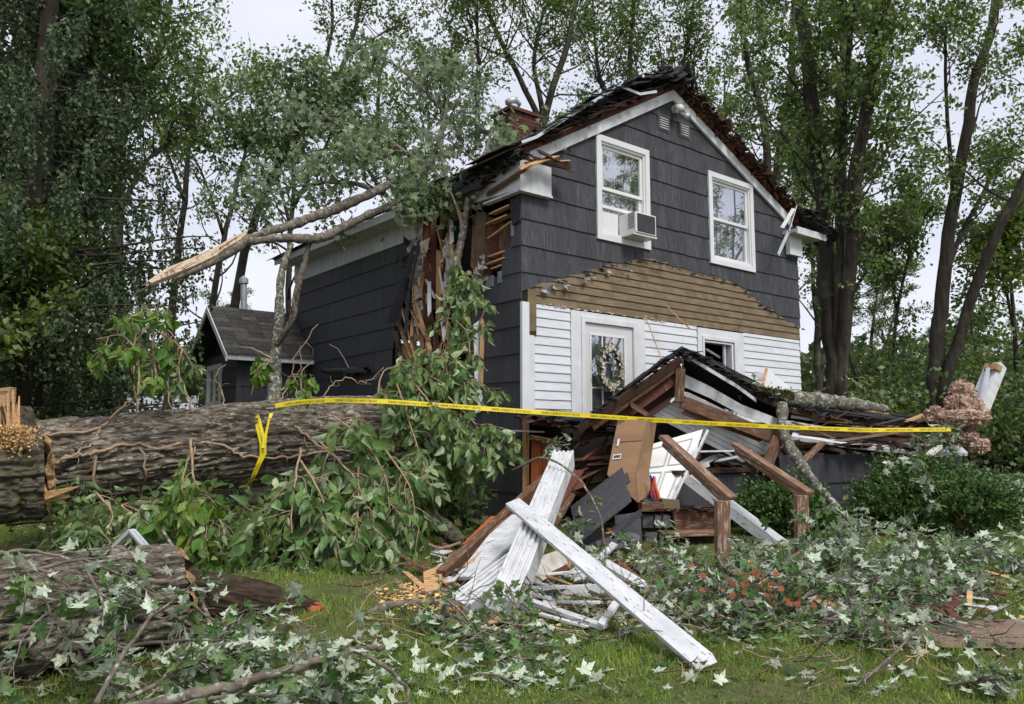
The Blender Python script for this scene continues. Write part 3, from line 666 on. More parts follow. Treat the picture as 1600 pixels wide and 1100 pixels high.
for i in range(25):
    a, b_ = aa[i], aa[i+1]; m.slab([(a,.0,rakeL(a)+.08),(b_,.0,rakeL(b_)+.08),(b_,.03,rakeL(b_)+.08),(a,.03,rakeL(a)+.08)], [(a,.0,max(ridgeline(a)-.12,rakeL(a)+.12)),(b_,.0,max(ridgeline(b_)-.12,rakeL(b_)+.12)),(b_,.03,max(ridgeline(b_)-.12,rakeL(b_)+.12)),(a,.03,max(ridgeline(a)-.12,rakeL(a)+.12))])
m.build('roof_gap_shade_sheet', m_darkwood, house)  # dark sheet standing for the shaded gap under the lifted roof
torn_edge('torn_rake_shingles', .2, 3.3, ridgeline, 130, 1, -.08, .0, -.36, -.05, (.1,.4), (.005,.015), m_roof, .12)
torn_edge('torn_rake_boards', .1, 3.3, rakeL, 60, 2, .08, .17, -.2, -.03, (.1,.5), (.008,.02), m_roofedge, .1)
torn_edge('torn_rake_shingles', 3.15, 7.2, rakeR, 230, 3, .06, .19, -.3, -.03, (.06,.2), (.008,.02), m_roofedge, .5)
torn_edge('torn_rake_boards', 3.2, 7.0, rakeR, 80, 4, .03, .10, -.14, -.03, (.05,.2), (.01,.02), m_redwood, .6)
torn_edge('torn_rake_shingles', 2.9, 3.5, lambda a: 7.05, 40, 8, .0, .14, -.3, .1, (.1,.35), (.006,.015), m_roof, .5)
torn_edge('torn_eave_shingles', 6.7, 7.6, rakeR, 60, 6, .02, .2, -.45, .1, (.15,.4), (.006,.015), m_roof, .35)
g = MB()
for (p, q) in (((838,214),(905,172)), ((905,172),(968,134)), ((968,134),(1000,147)), ((815,222),(838,214)), ((1000,147),(1026,143))): g.bar(FP(*p,-.3), FP(*q,-.3), .012, .04)
g.build('bent_drip_edge', m_alu, house)
g = MB(); rr = random.Random(31)
P = [FP(x,y,-.25) for x,y in ((1035,118),(960,134),(905,168),(850,203),(800,222),(812,236),(880,196),(960,150))]
for k in range(34):                                   # crumpled felt between shingles and rake
    t = rr.random(); a = .15+3.0*t; c = Vector((a, -.08-rr.random()*.15, rakeL(a)+.13+rr.random()*.1))
    g.thick([c+Vector((rr.uniform(-.2,.2), rr.uniform(-.08,.08), rr.uniform(-.06,.06)+.5*0)) for _ in range(4)], .006)
g.build('crumpled_felt', m_felt, house)
# front-left corner: boxed return, broken sticks above it, sagging roof skin over the hole
m = MB(); m.box(-.1,.47,-.1,-.03,4.5,4.92); m.build('cornice_return', m_dirtywhite, house, bevel=.004)
m = MB(); m.slab([(-.1,-.029,4.5),(-.1,1.0,4.56),(-.1,1.15,4.86),(-.1,-.029,4.92)], [(-.03,-.029,4.5),(-.03,.95,4.56),(-.03,1.1,4.86),(-.03,-.029,4.92)]); m.build('cornice_side_board', m_dirtywhite, house)
m = MB(); m.box(-.115,.48,-.115,-.02,4.47,4.497); m.box(-.115,-.02,-.02,.75,4.47,4.496); m.build('cornice_moulding', m_dirtywhite, house)
for i,(p,q,w,h) in enumerate((((822,255),(890,252),.09,.02),((826,250),(880,262),.07,.03),((832,246),(893,266),.06,.05),((815,262),(868,244),.08,.02),((845,238),(888,258),.12,.02),((758,305),(824,262),.09,.03),((700,318),(758,292),.05,.02))):
    beam('splintered_board', HW(*FP(*p,-.18-.03*i)) if p[0] > 800 else HW(*SP(*p,-.14)), HW(*FP(*q,-.3)) if q[0] > 824 else HW(*SP(*q,-.14)), w, h, [m_raw,m_roofedge,m_brown][i%3] if i < 5 else m_brown, house, roll=.2*i, jag=.08, seed=i)
# eave on the right
m = MB(); m.box(6.35,7.35,-.3,.3,4.93,5.0); m.box(6.35,7.35,-.33,-.302,4.9,5.03); m.build('eave_return', m_dirtywhite, house)
m = MB(); m.box(6.42,6.84,-.12,-.03,4.55,4.93); m.build('cornice_return', m_trim, house, bevel=.004)
for i,(p,q) in enumerate((((1244,322),(1232,362)),((1232,362),(1216,398)),((1240,326),(1222,356)))):
    beam('bent_gutter_strip', HW(*FP(*p,-.4)), HW(*FP(*q,-.42)), .07, .012, m_flash, house, roll=.6+i)
# left eave
t = MB(); t.slab([(-.42,2.35,4.68),(-.42,7.9,4.79),(-.40,7.9,4.79),(-.40,2.35,4.68)], [(-.42,2.35,4.81),(-.42,7.9,4.95),(-.40,7.9,4.95),(-.40,2.35,4.81)]); t.build('fascia_board', m_dirtywhite, house)
t = MB(); t.slab([(-.398,2.2,4.70),(-.03,2.2,4.70),(-.03,7.8,4.81),(-.398,7.8,4.81)], [(-.398,2.2,4.715),(-.03,2.2,4.715),(-.03,7.8,4.825),(-.398,7.8,4.825)]); t.build('soffit', m_dirtywhite, house)
t = MB(); t.slab([(-.028,b_,z_) for b_, z_ in ((2.3,4.62),(2.6,4.4),(7.75,4.43),(7.75,4.84),(2.6,4.73))], [(-.003,b_,z_) for b_, z_ in ((2.3,4.62),(2.6,4.4),(7.75,4.43),(7.75,4.84),(2.6,4.73))]); t.build('frieze_board', m_dirtywhite, house)
t = MB()
for k in range(9): b_ = 2.4+k*.66; t.box(-.39,-.03,b_,b_+.05,4.82,4.92)
t.build('rafter_tails', m_rawz, house)
# the torn corner: studs, boards, lagging
rr = random.Random(77)
def stick(px0, py0, px1, py1, a, w, h, mt, nm='broken_stud', jag=.06, a1=None, roll=0):
    return beam(nm, HW(*SP(px0,py0,a)), HW(*SP(px1,py1,a if a1 is None else a1)), w, h, mt, house, jag=jag, roll=roll, seed=rr.randrange(999))
stick(670,322,668,545,.02,.16,.10,m_redwood); stick(677,318,678,470,.06,.09,.1,m_redwood); stick(664,330,660,470,-.02,.05,.06,m_brown)
stick(690,330,689,405,.05,.05,.09,m_redwood); stick(693,305,703,365,-.05,.06,.03,m_redwood)
stick(686,395,685,520,.0,.08,.05,m_raw); stick(695,390,693,470,.03,.05,.05,m_raw); stick(699,365,694,420,.02,.04,.05,m_raw)
stick(752,335,748,440,.04,.16,.03,m_tanwood,'broken_board'); stick(768,350,762,430,.08,.12,.03,m_brown,'broken_board'); stick(742,340,738,420,.15,.05,.08,m_rawz)
for (p,q,w) in (((768,335),(797,322),.10),((764,350),(797,336),.11),((764,372),(802,345),.04),((764,402),(793,392),.08),((764,413),(792,403),.10),((770,420),(790,412),.05)):
    stick(*p,*q,.02,w,.025,m_raw,'split_lath',.05)
stick(775,345,773,415,.1,.2,.03,m_redwood,'broken_board'); stick(790,350,788,400,.12,.16,.03,m_brown,'broken_board')
stick(808,318,806,445,.1,.07,.09,m_brown)
for (p,q,w,mt_) in (((637,475),(668,528),.12,m_rawz),((630,485),(655,575),.1,m_raw),((621,500),(648,570),.08,m_rawz),((645,460),(672,545),.06,m_raw),((618,520),(640,600),.1,m_brown),((650,520),(690,590),.07,m_raw),((665,560),(700,610),.06,m_rawz),((700,310),(730,345),.05,m_raw),((690,300),(712,340),.04,m_redwood),((712,330),(745,300),.03,m_raw),((640,545),(700,565),.05,m_raw),((628,540),(665,610),.06,m_raw)):
    stick(*p,*q,-.05,w,.03,mt_,'broken_board',.1,a1=-.22,roll=rr.uniform(-.6,.6))
for (x0,x1,y0,y1,n) in ((628,664,312,350,50),(648,664,372,520,90),(697,706,380,450,22),(742,760,400,470,10)):
    g = MB()
    for k in range(n):
        c = SP(rr.uniform(x0,x1), rr.uniform(y0,y1), rr.uniform(-.08,.08)); s = rr.uniform(.04,.11)
        g.thick([c+Vector((rr.gauss(0,s*.6),rr.gauss(0,s),rr.gauss(0,s*1.2))) for _ in range(5)], .02)
    g.build('wall_insulation', m_insul, house)
m = MB(); m.box(.9,.94,1.0,3.5,.7,4.7); m.build('inner_partition', m_dark, house)
for k in range(46):
    x0 = rr.uniform(640,708); y0 = rr.uniform(330,560); L_ = rr.uniform(25,80); dx = rr.uniform(-8,14)
    stick(x0, y0, x0+dx, min(y0+L_,610), rr.uniform(-.12,.12), rr.uniform(.02,.07), rr.uniform(.01,.03), [m_rawz,m_raw,m_redwood,m_raw,m_dirtywhite,m_rawz][k%6], 'wall_splinter', .12, a1=rr.uniform(-.25,.1), roll=rr.uniform(-1,1))
stick(745,505,748,640,-.05,.10,.03,m_dirtywhite,'corner_board_piece'); stick(754,500,752,600,-.03,.06,.04,m_raw)
# fallen-in roof skin over the hole
g = MB()
for (p,a) in (([(700,283),(745,258),(800,232),(812,244),(760,275),(720,292)],-.3),([(706,288),(742,272),(752,290),(722,305)],-.36),([(745,262),(822,236),(830,262),(775,285)],.2),([(705,296),(735,284),(742,300),(716,312)],-.32)):
    g.thick([SP(x,y,a+.02*i) for i,(x,y) in enumerate(p)], .02)
for k in range(50):
    t = rr.random(); c = SP(705+115*t, 290-52*t+rr.uniform(-3,9), -.35+rr.random()*.2)
    g.thick([c+Vector((rr.gauss(0,.05),rr.gauss(0,.12),rr.gauss(0,.03))) for _ in range(4)], .008)
g.build('sagging_roof_skin', m_roof, house)
g = MB()
for k in range(46):
    t = rr.random(); c = SP(712+95*t, 300-45*t+rr.uniform(0,14), -.1+rr.random()*.3)
    g.thick([c+Vector((rr.gauss(0,.05),rr.gauss(0,.14),rr.gauss(0,.03))) for _ in range(4)], .015)
g.build('smashed_rafter_wood', m_roofedge, house)
# chimney
ch = bpy.data.objects.new('chimney', None); link(ch, house); bb = 4.2
c0, c1 = FP(798,200,bb), FP(844,184,bb); x0, x1, zt = c0.x, c1.x, c1.z
m = MB(); z = 5.2; r_ = 0
m.box(x0+.02,x1-.02,bb+.02,bb+.6,5.0,zt-.02,1)
while z < zt-.05:
    x = x0 - (.1 if r_%2 else 0)
    while x < x1-.01:
        a, b = max(x, x0), min(x+.2, x1)
        if b-a > .03: m.box(a+.004,b-.004,bb+rr.uniform(0,.006),bb+.019,z+.005,z+.066)
        x += .2
    y = bb+.02-(.1 if r_%2 else 0)
    while y < bb+.6:
        a, b = max(y,bb+.02), min(y+.2,bb+.6)
        if b-a > .03: m.box(x0+rr.uniform(0,.006),x0+.019,a+.004,b-.004,z+.005,z+.066); 
        y += .2
    z += .075; r_ += 1
m.build('brick_stack', [m_brick, m_mortar], ch)
m = MB(); m.box(x0-.05,x1+.05,bb-.05,bb+.65,zt-.02,zt+.05); m.build('crown_slab', m_brick, ch)
c = FP(804,164,bb+.2); m = MB(); m.tube([(c.x,bb+.25,zt+.05),(c.x,bb+.25,c.z)],[.11,.11],14); m.tube([(c.x-.16,bb+.25,c.z+.03),(c.x,bb+.25,c.z+.12),(c.x+.17,bb+.25,c.z+.05)],[.07,.1,.07],12); m.build('flue_cap', m_metal, ch, smooth=True)
# pipes on the side wall
for (P) in ([(505,578),(514,580),(535,579),(556,582)], [(541,592),(541,582),(548,578),(572,577)]):
    m = MB(); m.tube([SP(x,y,-.16) for x,y in P]+[SP(P[-1][0]+4,P[-1][1],-.01)], [.055]*5, 12); m.build('drain_pipe', m_pipe, house, smooth=True)
m = MB(); m.tube([tuple(SP(x,y,-.05)) for x,y in ((545,575),(538,560),(528,545),(515,538))],[.008]*4,5); m.build('loose_cable', m_plastic, house)
# small wing at the back
wg = bpy.data.objects.new('wing', None); link(wg, house)
A0, B0, B1, ZE, ZR = -1.46, 6.9, 8.8, 2.78, 3.72; BM = (B0+B1)/2
m = MB(); z = -.14
while z < ZE:
    z1 = min(z+.374, ZE)
    m.slab([(A0,B0-.006,z),(-.03,B0-.006,z),(-.03,B0-.006,z1),(A0,B0-.006,z1)][::-1], [(A0,B0-.03,z),(-.03,B0-.03,z),(-.03,B0-.012,z1),(A0,B0-.012,z1)][::-1])
    m.slab([(A0-.001,B0,z),(A0-.001,B1,z),(A0-.001,B1,z1),(A0-.001,B0,z1)], [(A0-.024,B0,z),(A0-.024,B1,z),(A0-.008,B1,z1),(A0-.008,B0,z1)]); z += .374
m.build('shingle_siding', m_shingle_s, wg)
m = MB(); m.box(A0,-.03,B0-.005,B1,-.15,ZE-.01); m.slab([(A0,B0,ZE),(A0,B1,ZE),(A0,BM,ZR-.05)], [(-.03,B0,ZE),(-.03,B1,ZE),(-.03,BM,ZR-.05)]); m.build('wing_wall', m_dark, wg)
m = MB(); m.box(A0-.03,A0+.06,B0-.045,B0-.006,.1,ZE); m.build('corner_board', m_shingle_s, wg)
m = MB(); rr = random.Random(8)
for s in (-1, 1):
    for i in range(11):
        t0 = i/11; t1 = min(1.0, t0+.13); x = A0-.33
        while x < -.03:
            x1 = min(x+.3, -.03); e = lambda t: (BM+s*(1.28*(1-t)), ZE-.1+(ZR-ZE+.14)*t)
            b0, z0 = e(t0); b1, z1 = e(t1); l = rr.uniform(.018,.035)
            m.slab([(x+.003,b0,z0),(x1,b0,z0),(x1,b1,z1),(x+.003,b1,z1)], [(x+.003,b0,z0+l),(x1,b0,z0+l),(x1,b1,z1+.012),(x+.003,b1,z1+.012)]); x = x1
m.build('wing_roof', m_wingroof, wg)
m = MB()
for s in (-1, 1):
    m.slab([(A0-.35,BM,ZR+.02),(A0-.35,BM+s*1.3,ZE-.12),(A0-.35,BM+s*1.3,ZE-.24),(A0-.35,BM,ZR-.10)], [(A0-.32,BM,ZR+.02),(A0-.32,BM+s*1.3,ZE-.12),(A0-.32,BM+s*1.3,ZE-.24),(A0-.32,BM,ZR-.10)])
m.slab([(A0-.3,B0-.3,ZE-.2),(0-.03,B0-.3,ZE-.2),(0-.03,B0-.27,ZE-.2),(A0-.3,B0-.27,ZE-.2)], [(A0-.3,B0-.3,ZE-.06),(0-.03,B0-.3,ZE-.06),(0-.03,B0-.27,ZE-.06),(A0-.3,B0-.27,ZE-.06)])
m.build('wing_trim', m_dirtywhite, wg)
m = MB(); b0, b1 = 7.72, 8.6; m.box(A0-.06,A0-.025,b0,b0+.1,1.75,2.6); m.box(A0-.06,A0-.025,b1-.1,b1,1.75,2.6); m.box(A0-.059,A0-.025,b0+.1,b1-.1,2.5,2.6); m.box(A0-.059,A0-.025,b0+.1,b1-.1,1.75,1.85); m.box(A0-.05,A0-.026,(b0+b1)/2-.02,(b0+b1)/2+.02,1.85,2.5)
m.build('wing_window_frame', m_trim, wg)
m = MB(); m.poly([(A0-.028,b0+.1,1.85),(A0-.028,b1-.1,1.85),(A0-.028,b1-.1,2.5),(A0-.028,b0+.1,2.5)]); m.build('wing_window_pane', m_glass, wg)
# ------------------------------------------------------------------ things on the house
ac = empty('air_conditioner', HW(0,0,0), 'window air conditioner with grey grille sticking out of the upper left window', 'air conditioner', rz=TH)
x0, x1, z0, z1 = 1.96, 2.42, 4.19, 4.51
m = MB(); m.box(x0,x1,-.32,.03,z0,z1); m.build('casing', m_plastic, ac, bevel=.012)
m = MB()
for k in range(15): z = z0+.03+k*.018; m.box(x0+.035,x1-.035,-.332,-.321,z,z+.010)
m.build('rear_grille', m_grille, ac)
m = MB(); m.box(x0+.03,x1-.03,-.3215,-.3205,z0+.02,z1-.02); m.build('grille_backing', m_felt, ac)
m = MB()
for k in range(9): z = z0+.08+k*.028; m.box(x0-.004,x0-.0005,-.29,-.16,z,z+.012)
m.build('side_louvre', m_grille, ac)
m = MB(); n = 16
for k in range(n):
    xa, xb = 1.60+(x0-1.60)*k/n, 1.60+(x0-1.60)*(k+1)/n; ya, yb = (.03,.045) if k%2 else (.045,.03); m.poly([(xa,ya,z0),(xb,yb,z0),(xb,yb,z1+.02),(xa,ya,z1+.02)])
m.build('side_curtain', m_plastic, ac)
m = MB(); m.box(x0-.02,x1+.03,-.3,.0,z0-.03,z0-.002); m.build('support_bracket', m_plastic, ac)
# wreath
c = FP(950,574,-.09); wr = empty('wreath', HW(*c), 'round wreath of cream flowers and greenery hanging on the white front door', 'wreath', rz=TH)
rg = np.random.default_rng(4); n = 900; th = rg.uniform(0,2*math.pi,n); ph = rg.uniform(0,2*math.pi,n); r2 = rg.uniform(.02,.085,n)
RX, RZ = .21, .29
P = np.stack([(RX+r2*np.cos(ph))*np.cos(th), -.5*r2*np.abs(np.sin(ph))-.01, (RZ+r2*np.cos(ph))*np.sin(th)],1)
leafmesh('greenery', P, np.stack([-np.sin(th)+rg.normal(0,.6,n), -np.abs(rg.normal(0,.5,n)), np.cos(th)+rg.normal(0,.6,n)],1), rg.normal(0,1,(n,3))+[0,-1,0], rg.uniform(.03,.075,n), KITE, L_wreath, wr)
P2 = []; D2 = []; 
for k in range(120):
    t = rg.uniform(0,2*math.pi); q = np.array([(RX+rg.uniform(-.05,.05))*math.cos(t), -.06-rg.random()*.03, (RZ+rg.uniform(-.05,.05))*math.sin(t)])
    for j in range(6): P2.append(q); aa = j*1.05; D2.append([math.cos(aa), -.5, math.sin(aa)])
leafmesh('flowers', P2, D2, np.tile([0,-1,0],(len(P2),1))+rg.normal(0,.2,(len(P2),3)), rg.uniform(.022,.04,len(P2)), KITE, m_petal, wr)
m = MB(); a = np.linspace(0,2*math.pi,30); m.tube([(RX*math.cos(t),-.02,RZ*math.sin(t)) for t in a],[.018]*30,6); m.build('ring', m_twig, wr)
# ================================================================== WRECKED PORCH AND LUMBER
def fluted(w, h, n=4, g=.017):
    top = []; xs = np.linspace(w/2, -w/2, n*2+2)
    pts = [(-w/2,-h/2),(w/2,-h/2)]
    for i in range(len(xs)-1):
        zz = h/2 - (g if i%2 else 0); pts += [(xs[i]-(0 if i == 0 else .0015), zz), (xs[i+1], zz)]
    return pts
def ribbon_sheet(mb, A, B, t, mi=0):
    for i in range(len(A)-1): mb.thick([A[i], A[i+1], B[i+1], B[i]], t, mi)
def A3(l): return [at(*p) for p in l]
pr = empty('collapsed_porch_roof', at(1065,700,10.2), 'collapsed gabled porch roof with black shingles sagging in front of the door', 'porch roof')
LOC = wmat(pr)
RF = A3([(1065,549,9.9),(1100,566,10.0),(1140,589,10.1),(1185,614,10.3),(1225,632,10.5),(1290,648,10.9),(1360,658,11.4),(1440,664,11.9),(1512,672,12.4)])
RB = A3([(1067,545,10.9),(1108,562,11.0),(1150,583,11.1),(1195,606,11.3),(1240,622,11.6),(1300,636,12.0),(1370,646,12.5),(1450,656,13.0),(1505,664,13.4)])
LF = A3([(1065,549,9.9),(1030,572,9.8),(990,602,9.7),(950,632,9.65),(905,666,9.6)])
LB = A3([(1067,545,10.9),(1032,566,10.8),(996,594,10.7),(960,622,10.6),(925,650,10.5)])
m = MB(); ribbon_sheet(m, RF, RB, .03); ribbon_sheet(m, LF, LB, .03); m.build('roof_deck', m_darkwood, pr, local=LOC)
m = MB(); rr = random.Random(11)
for F_, B_ in ((RF, RB), (LF, LB)):
    for i in range(len(F_)-1):
        for s in range(5):
            for c in range(3):
                u0, u1, v0, v1 = c/3, (c+1)/3+.02, s/5, (s+1)/5+.04
                q = lambda u, v: (F_[i].lerp(F_[i+1], u)).lerp(B_[i].lerp(B_[i+1], u), v)
                up = Vector((0,0,.028+rr.uniform(0,.02)))
                e = Vector((0,0,0)) if s else Vector((rr.uniform(-.02,.02), -rr.uniform(.02,.09), rr.uniform(-.02,.01)))
                m.thick([q(u0,v0)+up+e, q(u1,v0)+up+e, q(u1,v1)+up*.7, q(u0,v1)+up*.7], .008)
m.build('roof_shingles', m_roof, pr, local=LOC)
dn = Vector((0,0,1))
def off(L, dz=0, dy=0, k0=0, k1=None): return [p+Vector((0,dy,dz)) for p in L[k0:k1]]
def band(name, P, h, dz, dy, t, mt, w=None, droop=None):
    m = MB()
    for i in range(len(P)-1):
        a, b = P[i]+Vector((0,dy,dz)), P[i+1]+Vector((0,dy,dz)); h0 = h if not droop else droop[0]+(droop[1]-droop[0])*i/(len(P)-1); h1 = h if not droop else droop[0]+(droop[1]-droop[0])*(i+1)/(len(P)-1)
        m.thick([a, b, b-dn*h1, a-dn*h0], t)
    return m.build(name, mt, pr, local=LOC)
beam('rake_board', at(1064,561,9.86), at(903,672,9.56), .10, .03, m_darkwood, pr, roll=1.2)
beam('rake_board', at(1062,570,9.92), at(925,668,9.66), .09, .04, m_brown, pr, roll=1.2)
beam('rafter', at(1058,590,10.0), at(945,672,9.9), .06, .12, m_redwood, pr, roll=.2, jag=.04)
beam('rafter', at(1042,596,10.3), at(905,690,10.1), .06, .12, m_brown, pr)
beam('ridge_block', at(1063,575,9.92), at(1060,628,9.95), .12, .09, m_brown, pr, jag=.02)
beam('broken_brace', at(985,632,9.8), at(1012,648,9.75), .12, .06, m_brown, pr, jag=.05)
beam('broken_brace', at(1005,655,9.9), at(1058,618,10.0), .14, .05, m_darkwood, pr, jag=.03)
band('eave_board', RF, .07, -.02, .01, .02, m_darkwood)
band('metal_flashing', A3([(1078,556,9.88),(1110,576,9.95),(1150,600,10.05),(1180,622,10.2)]), .05, -.005, -.03, .006, m_alu)
band('soffit_band', A3([(1068,583,10.0),(1110,603,10.1),(1160,632,10.2),(1220,655,10.4),(1300,668,10.9),(1400,674,11.5)]), .2, 0, .05, .02, m_dirtywhite, droop=(.17,.09))
m = MB(); ribbon_sheet(m, A3([(1068,562,9.98),(1140,600,10.2),(1225,644,10.6),(1320,660,11.1)]), A3([(1068,610,10.9),(1140,640,11.1),(1225,664,11.4),(1320,672,11.9)]), .02); m.build('sagging_ceiling', m_dark, pr, local=LOC)  # near-black sheet, the shade under the roof is put into its colour
beam('porch_header', at(1066,628,9.95), at(1225,690,10.4), .06, .16, m_brown, pr, jag=.05, seed=3)
beam('porch_header', at(1070,645,9.98), at(1190,688,10.4), .03, .05, m_redwood, pr, jag=.05, seed=4)
m = MB()
for k in range(8):
    u0, u1 = k/8, (k+1)/8-.01
    a, b, c, d = at(1018,648,10.0), at(1075,612,10.0), at(1240,692,10.7), at(1160,722,10.5)
    m.thick([a.lerp(d,0)+(b-a)*u0, a+(b-a)*u1, d+(c-d)*u1, d+(c-d)*u0], .015)
m.build('beadboard_ceiling', m_dirtywhite, pr, local=LOC)
beam('ceiling_edge_board', at(1020,650,9.92), at(1062,616,9.92), .03, .03, m_white, pr)
m = MB()
for (A_, B_) in (([(1236,650,10.7),(1330,664,11.2),(1440,672,11.9)],[(1236,640,11.6),(1330,654,12.1),(1440,664,12.7)]), ([(1236,684,10.3),(1330,698,10.7),(1415,706,11.2),(1512,710,11.8)],[(1242,668,11.1),(1330,680,11.5),(1415,692,12.0),(1500,698,12.5)])):
    ribbon_sheet(m, A3(A_), A3(B_), .05)
m.build('porch_eave_soffit', m_dirtywhite, pr, local=LOC)
for i,(p,q,w,h,mt) in enumerate((((1245,668,10.6),(1500,684,12.0),.1,.05,m_brown),((1250,676,10.5),(1490,694,11.9),.08,.05,m_darkwood),((1300,690,10.7),(1400,676,11.3),.09,.03,m_tanwood),((1380,672,11.4),(1450,646,12.0),.1,.03,m_raw),((1400,690,11.3),(1500,676,12.0),.1,.04,m_redwood),((1330,652,11.2),(1410,688,11.5),.05,.04,m_darkwood),((1415,672,11.5),(1448,650,11.9),.06,.02,m_brown),((1240,660,10.5),(1300,684,10.7),.05,.03,m_brown))):
    beam('broken_rafter', at(*p), at(*q), w, h, mt, pr, jag=.08, seed=i)
def ragged_strip(name, line, n, s, mt, parent, seed, thick=.01, yj=.15):
    rr = random.Random(seed); g = MB(); loc = wmat(parent)
    for k in range(n):
        t = rr.random()*(len(line)-1); i = int(t); c = line[i].lerp(line[i+1], t-i)+Vector((0, rr.uniform(-yj,yj), rr.uniform(-.02,.02)))
        g.thick([c+Vector((rr.gauss(0,s), rr.gauss(0,s), rr.gauss(0,s*.22))) for _ in range(4)], thick)
    return g.build(name, mt, parent, local=loc)
ragged_strip('torn_shingle_edge', RF, 130, .07, m_roof, pr, 3); ragged_strip('torn_shingle_edge', LF, 50, .05, m_roof, pr, 4, yj=.05)
ragged_strip('torn_wood_edge', A3([(1240,690,10.3),(1330,696,10.8),(1420,700,11.4),(1505,704,12.0)]), 60, .09, m_roofedge, pr, 5)
ragged_strip('torn_wood_edge', A3([(1290,656,10.9),(1380,668,11.4),(1480,676,12.2)]), 40, .09, m_brown, pr, 15)
m = MB()                                              # the strip of roof left against the wall, at the left
ribbon_sheet(m, A3([(817,650,10.2),(860,660,10.1),(920,668,10.0),(990,676,9.95)]), A3([(826,644,10.7),(862,642,10.8),(900,646,10.8),(985,662,10.7)]), .03); m.build('roof_remnant', m_roof, pr, local=LOC)
ragged_strip('roof_remnant_layers', A3([(817,653,10.1),(870,664,10.05),(985,682,9.9)]), 50, .09, m_roofedge, pr, 8); ragged_strip('roof_remnant_shingles', A3([(820,648,10.1),(900,656,10.05),(960,672,9.9)]), 40, .1, m_roof, pr, 9)
beam('ledger_board', at(798,673,10.25), at(850,675,10.3), .1, .02, m_dirtywhite, pr)
m = MB(); m.thick(A3([(1062,572,10.15),(912,676,9.95),(905,690,10.0),(1062,655,10.15)]), .03); m.build('gable_backing', m_darkwood, pr, local=LOC)
m = MB(); ribbon_sheet(m, A3([(1066,590,10.5),(1140,625,10.6),(1225,662,10.9),(1330,680,11.4),(1500,700,12.4)]), A3([(1066,560,12.0),(1140,600,12.2),(1225,640,12.8),(1330,660,13.4),(1500,690,14.0)]), .02); m.build('light_leak_sheet', m_darkwood, pr, local=LOC)  # dark sheet added to stop light leaking in under the fallen roof
rr = random.Random(90)
for k in range(60):
    x = rr.uniform(1030,1330); y = rr.uniform(672,700)+(rr.uniform(0,70) if x < 1240 else rr.uniform(0,8)); Y_ = 10.15+(x-1030)/300*.9+rr.uniform(0,.5); a_ = rr.gauss(.15,.5); L_ = rr.uniform(25,85)
    beam('porch_splinter', at(x,y,Y_), at(x+L_*math.cos(a_), y+L_*math.sin(a_), Y_+rr.uniform(-.1,.3)), rr.uniform(.02,.13), rr.uniform(.012,.04), [m_brown,m_dirtywhite,m_darkwood,m_redwood,m_shingle_s,m_chip,m_raw][k%7], pr, roll=rr.uniform(-1,1), jag=.06, seed=k)
for k in range(26):
    x = rr.uniform(860,960); y = rr.uniform(690,770); Y_ = 9.7+rr.uniform(0,.5); a_ = rr.gauss(-.5,.5); L_ = rr.uniform(25,70)
    beam('porch_splinter', at(x,y,Y_), at(x+L_*math.cos(a_), y+L_*math.sin(a_), Y_+rr.uniform(-.1,.3)), rr.uniform(.02,.1), rr.uniform(.012,.04), [m_brown,m_darkwood,m_redwood,m_darkwood][k%4], pr, roll=rr.uniform(-1,1), jag=.06, seed=k)
# the dark room under it
pf = empty('porch_floor', at(1150,800,10.3), 'dark porch floor with grey block foundation under the collapsed roof', 'porch floor'); LP = wmat(pf)
m = MB(); z = .66
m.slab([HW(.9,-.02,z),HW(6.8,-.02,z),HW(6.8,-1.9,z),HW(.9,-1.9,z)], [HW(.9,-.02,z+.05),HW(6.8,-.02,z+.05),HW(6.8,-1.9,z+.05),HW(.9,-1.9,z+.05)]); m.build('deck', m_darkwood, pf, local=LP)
m = MB(); m.slab([HW(.9,-1.85,.05),HW(6.8,-1.85,.05),HW(6.8,-1.8,.05),HW(.9,-1.8,.05)], [HW(.9,-1.85,.64),HW(6.8,-1.85,.64),HW(6.8,-1.8,.64),HW(.9,-1.8,.64)]); m.build('foundation', m_shingle_s, pf, local=LP)
sk = empty('porch_skirt_wall', at(1370,790,11.2), 'low wall of charcoal shingles under the right end of the fallen roof', 'low wall'); LS = wmat(sk)
a0, a1 = at(1215,705,10.3), at(1500,708,12.2); m = MB(); rr = random.Random(12)
for k, (z0, z1) in enumerate(((.08,.36),(.36,.70),(.70,1.08))):
    t = 0
    while t < 1:
        t1 = min(t+rr.uniform(.12,.2), 1); p, q = a0.lerp(a1,t), a0.lerp(a1,t1-.001); n_ = Vector((.5,-.86,0))
        m.slab([Vector((p.x,p.y,z0))+n_*.0, Vector((q.x,q.y,z0)), Vector((q.x,q.y,z1)), Vector((p.x,p.y,z1))], [Vector((p.x,p.y,z0))+n_*.04, Vector((q.x,q.y,z0))+n_*.04, Vector((q.x,q.y,z1))+n_*.022, Vector((p.x,p.y,z1))+n_*.022]); t = t1
m.build('shingle_siding', m_shingle_s, sk, local=LS)
m = MB(); m.slab([Vector((a0.x,a0.y+.03,.05)),Vector((a1.x,a1.y+.03,.05)),Vector((a1.x,a1.y+.1,.05)),Vector((a0.x,a0.y+.1,.05))],[Vector((a0.x,a0.y+.03,1.06)),Vector((a1.x,a1.y+.03,1.06)),Vector((a1.x,a1.y+.1,1.06)),Vector((a0.x,a0.y+.1,1.06))]); m.build('wall_core', m_darkwood, sk, local=LS)
